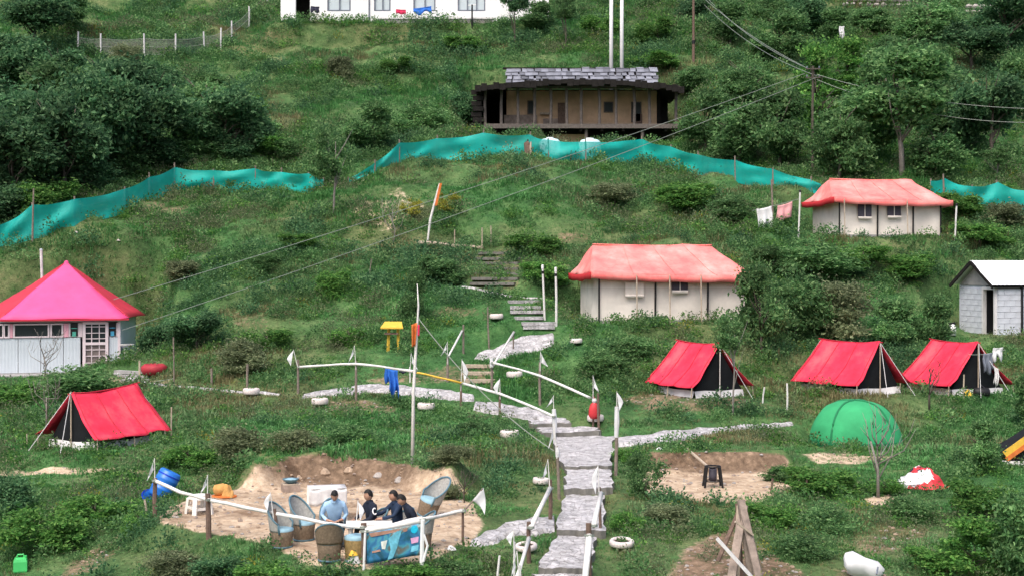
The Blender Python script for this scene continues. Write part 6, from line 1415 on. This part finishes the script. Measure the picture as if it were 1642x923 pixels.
# tan bundle, blue bowl on a box
g = T(358, 796); k = g.y / FPX; t = thing('bundle', 'tan and orange rolled bundle lying on the dirt terrace', 'bundle', g); 
obj('roll', MB().tube([(-.2, 0, .12), (-.17, 0, .13), (0, .02, .15), (.08, 0, .15)], [.06, .12, .135, .10], 12), M['tan'], t, True); obj('fold', heap(.14, .14, .26, 41, 10), M['tan'], t, True).location = (.1, -.02, 0); obj('mat', MB().lathe([(.001, .0), (.27, .0), (.26, .03), (.001, .04)], 18, (.02, 0, 0), 1, .7), M['orangecloth'], t)
g = T(466, 786); t = thing('wooden_box', 'low wooden box at the back of the dirt terrace', 'box', g, R(20)); 
for i in range(4): obj('board', MB().box((0, -.13 + .087 * i, .17), (.36, .08, .02)), M['palewood'], t)
obj('side', MB().box((0, -.165, .08), (.36, .02, .15)).box((0, .165, .08), (.36, .02, .15)).box((-.17, 0, .08), (.02, .3, .15)).box((.17, 0, .08), (.02, .3, .15)), M['plankwood'], t)
t = thing('bowl', 'blue bowl resting on the low wooden box', 'bowl', g + Vector((0, 0, .18))); obj('body', MB().lathe([(.001, 0), (.08, 0), (.17, .08), (.18, .1), (.15, .09), (.05, .02), (.001, .02)], 16), M['rim'], t, True); obj('lid', MB().lathe([(.13, .085), (.06, .11), (.001, .115)], 14), M['seatblue'], t)
# pieces of wood behind the right chair
g = T(700, 800); t = thing('firewood', 'split pale log standing behind the right hand cane chair', 'log', g + Vector((0, .5, 0))); obj('log', MB().bar((0, 0, 0), (.08, 0, .42), .09, .08), M['palewood'], t); obj('bark', MB().bar((.05, .02, 0), (.13, .02, .40), .03, .07), M['woodpost'], t)
for i, (px, py, s_) in enumerate(((560, 752, .10), (606, 760, .09), (520, 755, .10), (640, 768, .09), (480, 764, .08), (720, 795, .10), (585, 774, .07))):
    g = G(px, py); m = heap(s_ * 1.3, s_, s_ * 1.1, 50 + i, 8); m.add([(x, y, -abs(z) * .5) for x, y, z in m.v], [f_[::-1] for f_ in m.f]); o = obj('rock', m, M['rock'] if i % 2 else M['tanrock']); o.location = (g.x, g.y, gz(g.x, g.y) - .05)
    tag(o, ['broad tan boulder in the dirt bank', 'grey stone low in the dirt bank behind the seated group', 'tan boulder left in the dirt bank', 'grey stone at the right of the dirt bank', 'tan stone at the left end of the dirt bank', 'grey stone among the dead twigs', 'small tan stone behind the seated group'][i], 'rock')

# cane barrel chair: woven skirt, curved back with a blue rim
def chair_parts(weave='weave', tall=.28, back='paleweave'):
    R0 = .245; zs = .37
    def rimz(a): return zs + .12 + tall * max(0, math.cos(a * .72)) ** 2.0
    def shell(u, v):
        a = (u - .5) * 2 * 1.95; z = zs - .02 + (rimz(a) - zs + .02) * v; r_ = R0 + .02 * v + .05 * v * max(0, math.cos(a)); return Vector((r_ * math.sin(a) * 1.02, r_ * math.cos(a), z))
    P = {}
    P['backrest'] = mesh_of(MB().grid(shell, 22, 8, .012), 'backrest', M[back], True)
    P['rim'] = mesh_of(MB().tube([shell(i / 26, 1) for i in range(27)] , .021, 7).tube([shell(0, 1), shell(0, .4), shell(0, 0) + Vector((0, -.02, -.05))], .022, 6).tube([shell(1, 1), shell(1, .4), shell(1, 0) + Vector((0, -.02, -.05))], .022, 6), 'rim', M['rim'], True)
    P['skirt'] = mesh_of(MB().lathe([(R0 * .86, 0), (R0 * .90, .02), (R0 * .95, .2), (R0 * 1.02, zs - .04), (R0 * .98, zs - .02)], 24), 'skirt', M[weave], True)
    P['seat'] = mesh_of(MB().lathe([(R0 * 1.0, zs - .03), (R0 * 1.02, zs + .01), (R0 * .7, zs + .03), (.001, zs + .02)], 24), 'seat', M['seatblue'], True)
    P['base_ring'] = mesh_of(MB().lathe([(R0 * .84, 0), (R0 * .93, 0), (R0 * .95, .035), (R0 * .88, .04)], 24), 'base_ring', M['rim'], True)
    return P
CP = chair_parts(); CP2 = chair_parts(tall=.42); CP3 = chair_parts(back='weave'); CP4 = chair_parts('canegold', back='canegold')
def cane_chair(px, py, rz, lab, parts=CP, y=None):
    g = T(px, py); t = thing('cane_chair', lab, 'chair', g, rz, 'cane chairs on the dirt terrace'); t.scale = (.82, .82, .84)
    for n_, me in parts.items(): obj(n_, me, None, t)
    return t
cane_chair(452, 876, R(62), 'leftmost cane chair, turned to the right, beside the thin post', CP2)
cane_chair(487, 866, R(58), 'second cane chair from the left with its high rounded back', CP2)
cane_chair(534, 872, R(8), 'cane chair under the man in the light blue shirt', CP2)
cane_chair(528, 899, R(188), 'woven cane chair seen from behind in front of the man in light blue', CP3)
g = T(572, 898); t = thing('cane_stool', 'yellowish brown woven stool at the left of the banner post', 'stool', g); t.scale = (.85, .85, 1.1); obj('skirt', CP4['skirt'], None, t); obj('seat', CP4['seat'], None, t); obj('base_ring', CP4['base_ring'], None, t)
cane_chair(598, 875, R(-60), 'cane chair under the person in the navy hoodie')
cane_chair(640, 873, R(-62), 'cane chair under the person in the dark blue jacket', CP)
c_ = cane_chair(683, 826, R(-65), 'cane chair at the far right leaning back against the bank', CP2); c_.rotation_euler = (R(-10), R(16), R(-55)); c_.scale = (.84, .84, .9)
# low white table before the group and the draped one behind
g = T(592, 884); zt_ = .47; t = thing('table', 'low white table in front of the seated group', 'table', g, R(6)); Lx, Ly = .78, .45
obj('top', MB().box((0, 0, zt_), (Lx, Ly, .05)), M['plastic'], t)
for x in (-1, 1):
    for y in (-1, 1): obj('leg', MB().bar((x * (Lx / 2 - .06), y * (Ly / 2 - .06), 0), (x * (Lx / 2 - .08), y * (Ly / 2 - .08), zt_ - .03), .05, .05), M['plastic'], t)
g = T(524, 834); t = thing('table', 'table draped with a pale cloth behind the man in light blue', 'table', g, R(12)); zt_ = .62
obj('top', MB().box((0, 0, zt_), (.70, .46, .04)), M['plastic'], t); 
for x in (-1, 1):
    for y in (-1, 1): obj('leg', MB().bar((x * .34, y * .2, 0), (x * .33, y * .19, zt_), .045, .045), M['plastic'], t)
cl = obj('tablecloth', MB().grid(lambda u, v: (-.36 + .72 * u, -.25 + .015 * math.sin(u * 23) * (.3 + v), zt_ + .03 - .30 * v - .03 * math.sin(u * 9)), 18, 5, .006).grid(lambda u, v: (-.36 + .72 * u, -.25 + .50 * v, zt_ + .03), 4, 4, .006), M['dirtywhite'], None, True); cl.location = g; cl.rotation_euler = (0, 0, R(12)); tag(cl, 'pale cloth draped over the table behind the man in light blue', 'tablecloth')
# --- banner
YBN = D_(583, 902) - .12
a = ray(588, 853, YBN); bt = ray(676, 838, YBN + .05); k = YBN / FPX; o = a.copy(); t = thing('banner', 'printed blue holiday banner on a white frame in front of the terrace', 'banner', o); d = bt - a
def bmat():
    m, tt, b = newmat('banner_print'); tc = node(tt, 'ShaderNodeTexCoord'); n = node(tt, 'ShaderNodeTexNoise'); n.inputs['Scale'].default_value = 3.4; n.inputs['Detail'].default_value = 5; n.inputs['Distortion'].default_value = .8
    tt.links.new(tc.outputs['Object'], n.inputs[0]); c = ramp(tt, n.outputs[0], [(.30, (.008, .035, .05, 1)), (.42, (.02, .12, .20, 1)), (.50, (.03, .16, .34, 1)), (.57, (.06, .30, .40, 1)), (.64, (.12, .12, .10, 1)), (.75, (.35, .55, .62, 1))]); tt.links.new(c, b.inputs['Base Color']); b.inputs['Roughness'].default_value = .45; return m
def bp(u, v, off=0): p = d * u; return (p.x, p.y - .02 - off + .012 * math.sin(u * 8 + v * 3), p.z - v * 50 * k)
obj('sheet', MB().grid(lambda u, v: bp(u, v), 14, 8, -.005), bmat(), t, True)
def decal(name, pts, mat, off=.008): obj(name, MB().add([bp(u, v, off) for u, v in pts], [tuple(range(len(pts)))]), mat, t)
cy = solid('banner_cyan', (.02, .52, .78, 1), .2, 30, .5); lb = solid('banner_light_blue', (.16, .50, .66, 1), .35, 9, .5); pk = solid('banner_pink', (.66, .36, .58, 1), .2, 20, .5); wh = solid('banner_white', (.62, .66, .62, 1), .25, 14, .5); tn = solid('banner_tan', (.46, .26, .20, 1), .3, 10, .5)
decal('print', [(.87 + .065 * math.cos(q * .5236), .15 + .13 * math.sin(q * .5236)) for q in range(12)], cy); decal('print', [(.04, .03), (.62, .04), (.58, .12), (.30, .15), (.08, .16)], tn)
decal('print', [(.40, .30), (.56, .10), (.64, .12), (.60, .34), (.56, .62), (.48, .95), (.38, .98), (.44, .66)], lb); decal('print', [(.26, .36), (.38, .34), (.34, .62), (.28, .60)], wh); decal('print', [(.80, .42), (.95, .40), (.94, .58), (.82, .60)], pk); decal('print', [(.82, .68), (.95, .66), (.94, .84), (.80, .86)], lb); decal('print', [(.10, .62), (.24, .60), (.26, .66), (.10, .68)], tn); decal('print', [(.66, .08), (.74, .05), (.74, .16), (.68, .18)], tn, .009)
obj('frame_pole', MB().tube([(-.02, -.03, .04), (-.05, -.03, -.72)], .022, 7), M['white'], t); obj('frame_pole', MB().tube([d + Vector((.02, -.03, .06)), d + Vector((0, -.03, -.75))], .036, 7), M['white'], t)
obj('frame_brace', MB().tube([d + Vector((.04, -.04, -.18)), d + Vector((.10, -.04, -.36)), d + Vector((.03, -.04, -.62))], .022, 6), M['white'], t)
g = G(577, 900); t = thing('litter_bag', 'small yellow and white bag at the foot of the banner post', 'bag', g + Vector((-.08, -.06, 0))); obj('body', heap(.11, .09, .16, 61, 8), M['cloth'], t, True); obj('flap', heap(.08, .07, .08, 62, 6), M['yellowwood'], t, True).location = (-.02, -.02, .13)
for px, py, lab in ((723, 880, 'white litter on the grass right of the banner'), (1225, 685 + 12, 'pale scrap on the grass above the dirt pit'), (1057, 720, 'white scrap on the grass right of the path'), (122, 373, 'pale rock under the left net'), (190, 386, 'small white stone on the left slope')):
    g = G(px, py); o = obj('scrap', heap(.09, .07, .07, px, 6), M['cloth'] if 'stone' not in lab and 'rock' not in lab else M['rock'], None); o.location = (g.x, g.y, gz(g.x, g.y) - .01); tag(o, lab, 'rock' if 'rock' in lab or 'stone' in lab else 'litter')

# ------------------------------------------------------------------ people
def person(label, loc, rz, J, top_mat, hair='short', head_rot=(0, 0, 0), scale=1.0, emblem=False):
    """seated figure: one skinned body grown from a skeleton J (metres, facing -y), hair as a child"""
    t = thing('person', label, 'person', loc, rz); t.scale = (.80, .80, .82)
    names = list(J); idx = {n: i for i, n in enumerate(names)}
    E = [('pelvis','belly'),('belly','chest'),('chest','neck'),('neck','jaw'),('chest','shL'),('shL','elL'),('elL','wrL'),('wrL','haL'),('chest','shR'),('shR','elR'),('elR','wrR'),('wrR','haR'),('pelvis','hipL'),('hipL','knL'),('knL','anL'),('anL','toL'),('pelvis','hipR'),('hipR','knR'),('knR','anR'),('anR','toR')]
    for s in 'LR':
        for q in range(5): E += [('ha' + s, 'f%s%da' % (s, q)), ('f%s%da' % (s, q), 'f%s%db' % (s, q))]
    rad = dict(pelvis=(.15, .12), belly=(.145, .11), chest=(.16, .12), neck=(.055, .055), jaw=(.05, .05), sh=(.075, .075), el=(.05, .05), wr=(.032, .032), ha=(.036, .022), hip=(.10, .10), kn=(.07, .07), an=(.042, .042), to=(.04, .032))
    fw = Vector((0, -1, 0))
    for s in 'LR':
        h = Vector(J['ha' + s]); w_ = Vector(J['wr' + s]); d = (h - w_).normalized(); sd_ = d.cross(Vector((0, 0, 1))); sd_ = sd_.normalized() if sd_.length > .1 else Vector((1, 0, 0)); sg = 1 if s == 'L' else -1
        for q in range(5):
            if q == 4: a = h - d * .02 + sd_ * .035 * sg; b = a + d * .03 + sd_ * .02 * sg + Vector((0, 0, -.01))
            else: a = h + d * (.035 + .004 * (1.5 - abs(q - 1.5))) + sd_ * (.030 - .020 * q) * sg; b = a + d * (.03 + .004 * (1.5 - abs(q - 1.5))) + Vector((0, 0, -.022))
            J['f%s%da' % (s, q)] = tuple(a); J['f%s%db' % (s, q)] = tuple(b)
    names = list(J); idx = {n: i for i, n in enumerate(names)}
    me = bpy.data.meshes.new('person_skeleton'); me.from_pydata([J[n] for n in names], [(idx[a], idx[b]) for a, b in E], [])
    o = bpy.data.objects.new('body', me); C.objects.link(o)
    md = o.modifiers.new('skin', 'SKIN'); md.use_smooth_shade = True; o.modifiers.new('sub', 'SUBSURF').levels = 1
    for n in names:
        sv = me.skin_vertices[0].data[idx[n]]; k_ = n.rstrip('LR') if n[0] != 'f' or not n[-1] in 'ab' else 'f'
        r_ = rad.get(k_, (.0095, .0095)); sv.radius = r_; sv.use_root = n == 'pelvis'
    dg = bpy.context.evaluated_depsgraph_get(); dg.update(); m2 = bpy.data.meshes.new_from_object(o.evaluated_get(dg)); C.objects.unlink(o); bpy.data.objects.remove(o)
    m2.name = 'body'; m2.materials.clear()
    for q in ('skin', top_mat, 'trousers', 'black'): m2.materials.append(M[q])
    segs = [(0, 'neck', 'jaw'), (1, 'belly', 'chest'), (1, 'chest', 'neck'), (2, 'pelvis', 'pelvis'), (1, 'pelvis', 'belly')]
    for s in 'LR': segs += [(1, 'chest', 'sh' + s), (1, 'sh' + s, 'el' + s), (1, 'el' + s, 'wr' + s), (0, 'wr' + s, 'ha' + s), (2, 'hip' + s, 'kn' + s), (2, 'kn' + s, 'an' + s), (3, 'an' + s, 'to' + s)] + [(0, 'f%s%da' % (s, q), 'f%s%db' % (s, q)) for q in range(5)]
    def dist(p, a, b):
        a, b = Vector(J[a]), Vector(J[b]); ab = b - a; u = max(0, min(1, (p - a).dot(ab) / (ab.length_squared + 1e-9))); return (p - a - ab * u).length
    for p in m2.polygons:
        c = p.center; best = min(segs, key=lambda q: dist(c, q[1], q[2]) / (.14 if q[0] in (1, 2) and q[1] in ('belly', 'chest', 'pelvis') else .07)); p.material_index = best[0]; p.use_smooth = True
    nv_ = [v.normal.copy() for v in m2.vertices]
    for v, q in zip(m2.vertices, nv_): v.co += q * (nz(v.co.x * 14 + v.co.z * 9, v.co.y * 14 + v.co.z * 6, 99) * .022 if v.co.z > .1 and (v.co - Vector(J['haL'])).length > .13 and (v.co - Vector(J['haR'])).length > .13 else 0)
    # head joined into the same mesh
    bm = bmesh.new(); bm.from_mesh(m2); base = Vector(J['jaw']); hr = Euler(head_rot).to_matrix()
    hm = bmesh.new(); bmesh.ops.create_icosphere(hm, subdivisions=3, radius=1)
    def face_shape(p):
        x, y, z = p; w_ = .074 * (1 - .22 * max(0, -z) ** 1.5); q = Vector((x * w_, y * .094, z * .115 + .085))
        if y < -.5 and abs(x) < .6:
            f = (-y - .5) * 2
            q.y -= .022 * f * math.exp(-(x / .16) ** 2) * math.exp(-((z + .12) / .18) ** 2)        # nose
            q.y += .010 * f * (math.exp(-((abs(x) - .36) / .16) ** 2) * math.exp(-((z - .05) / .13) ** 2))  # eye sockets
            q.y -= .008 * f * math.exp(-(x / .3) ** 2) * math.exp(-((z + .50) / .10) ** 2)         # lips
            q.y -= .010 * f * math.exp(-(x / .3) ** 2) * math.exp(-((z + .82) / .15) ** 2)         # chin
        if abs(x) > .9 and -.35 < z < .2: q.x *= 1.10                                              # ears
        return q
    vm = {}
    for v in hm.verts: vm[v.index] = bm.verts.new(base + hr @ face_shape(v.co) + Vector((0, 0, -.02)))
    for f in hm.faces:
        nf = bm.faces.new([vm[v.index] for v in f.verts]); nf.material_index = 0; nf.smooth = True
    # hair child
    hb = MB(); hv = []; hmap = {}
    for v in hm.verts:
        x, y, z = v.co
        lim = .30 if y < -.25 else (-.25 if hair == 'short' else -.6)
        if z > lim - .15 * (y > .3):
            q = face_shape(v.co); c0 = Vector((0, 0, .085)); q = c0 + (q - c0) * (1.10 + .10 * max(0, z) + .05 * nz(x * 4, y * 4 + z * 3, 88)); hmap[v.index] = len(hv); hv.append(base + hr @ q + Vector((0, 0, -.02)))
    hf = [tuple(hmap[v.index] for v in f.verts) for f in hm.faces if all(v.index in hmap for v in f.verts)]
    hm.free(); bm.to_mesh(m2); bm.free()
    ob = bpy.data.objects.new('body', m2); C.objects.link(ob); ob.parent = t
    obj('hair', MB().add(hv, hf), M['hair'], t, True)
    if emblem: obj('emblem', emblem_mb(J), M['white'], t)
    if hair == 'hood': pass
    obj('collar', MB().lathe([(.075, -.03), (.082, .0), (.070, .03)], 12, Vector(J['neck']) + Vector((0, 0, -.01))), M[top_mat], t, True)
    return t
def emblem_mb(J):
    # white letter C on the upper sleeve and back of the hoodie
    c = Vector(J['shR']); m = MB(); pts = []
    for i in range(11):
        a = R(50 + 26 * i); pts.append(c + Vector((.105 - .02 * math.sin(a), -.04 + .045 * math.cos(a), -.09 + .06 * math.sin(a))))
    return m.tube(pts, .014, 5)
def seated(lean=.0, side=.0, armsL=((-.24, -.10, .72), (-.15, -.30, .66), (-.06, -.42, .70)), armsR=((.24, -.10, .72), (.15, -.30, .66), (.06, -.42, .70))):
    z0 = .43
    c = Vector((side, lean, z0 + .40)); n_ = Vector((side * 1.15, lean * 1.2 - .01, z0 + .54)); j = Vector((side * 1.2, lean * 1.3 - .03, z0 + .60))
    J = dict(pelvis=(0, .02, z0), belly=(side * .4, lean * .4, z0 + .18), chest=tuple(c), neck=tuple(n_), jaw=tuple(j),
        shL=(c.x - .18, c.y, c.z + .06), elL=tuple(armsL[0]), wrL=tuple(armsL[1]), haL=tuple(armsL[2]), shR=(c.x + .18, c.y, c.z + .06), elR=tuple(armsR[0]), wrR=tuple(armsR[1]), haR=tuple(armsR[2]),
        hipL=(-.10, -.02, z0), knL=(-.14, -.42, z0 + .04), anL=(-.13, -.46, .09), toL=(-.14, -.62, .04), hipR=(.10, -.02, z0), knR=(.14, -.42, z0 + .04), anR=(.13, -.46, .09), toR=(.14, -.62, .04))
    return J
def lowerarm(x, hx): return ((x * 1.0, -.14, .66), (x * .62, -.34, .58), (hx, -.42, .56))
person('person in a light blue shirt looking down at joined hands', T(536, 873), R(8), seated(-.20, 0, lowerarm(-.27, -.05), lowerarm(.27, .05)), 'shirt', 'short', (R(28), 0, 0))
person('person in a navy hoodie with a white letter, head turned to the left', T(596, 876), R(-58), seated(-.03, 0, lowerarm(-.25, -.12), lowerarm(.25, .12)), 'hoodie', 'short', (R(6), 0, R(-14)), emblem=True)
person('person in a dark blue jacket with an arm stretched to the left', T(638, 875), R(-62), seated(-.05, 0, ((-.22, -.26, .72), (-.18, -.48, .69), (-.16, -.56, .68)), ((.26, -.20, .72), (.2, -.45, .68), (.14, -.52, .67))), 'jacket', 'short', (R(4), 0, R(-10)))
cane_chair(674, 879, R(-75), 'cane chair under the bent person at the right end of the group', CP)
person('person in dark clothes bent forward at the right end of the group', T(672, 880), R(-70), seated(-.24, 0, lowerarm(-.24, -.08), lowerarm(.24, .08)), 'hoodie', 'short', (R(30), 0, 0))
# a phone in the joined hands
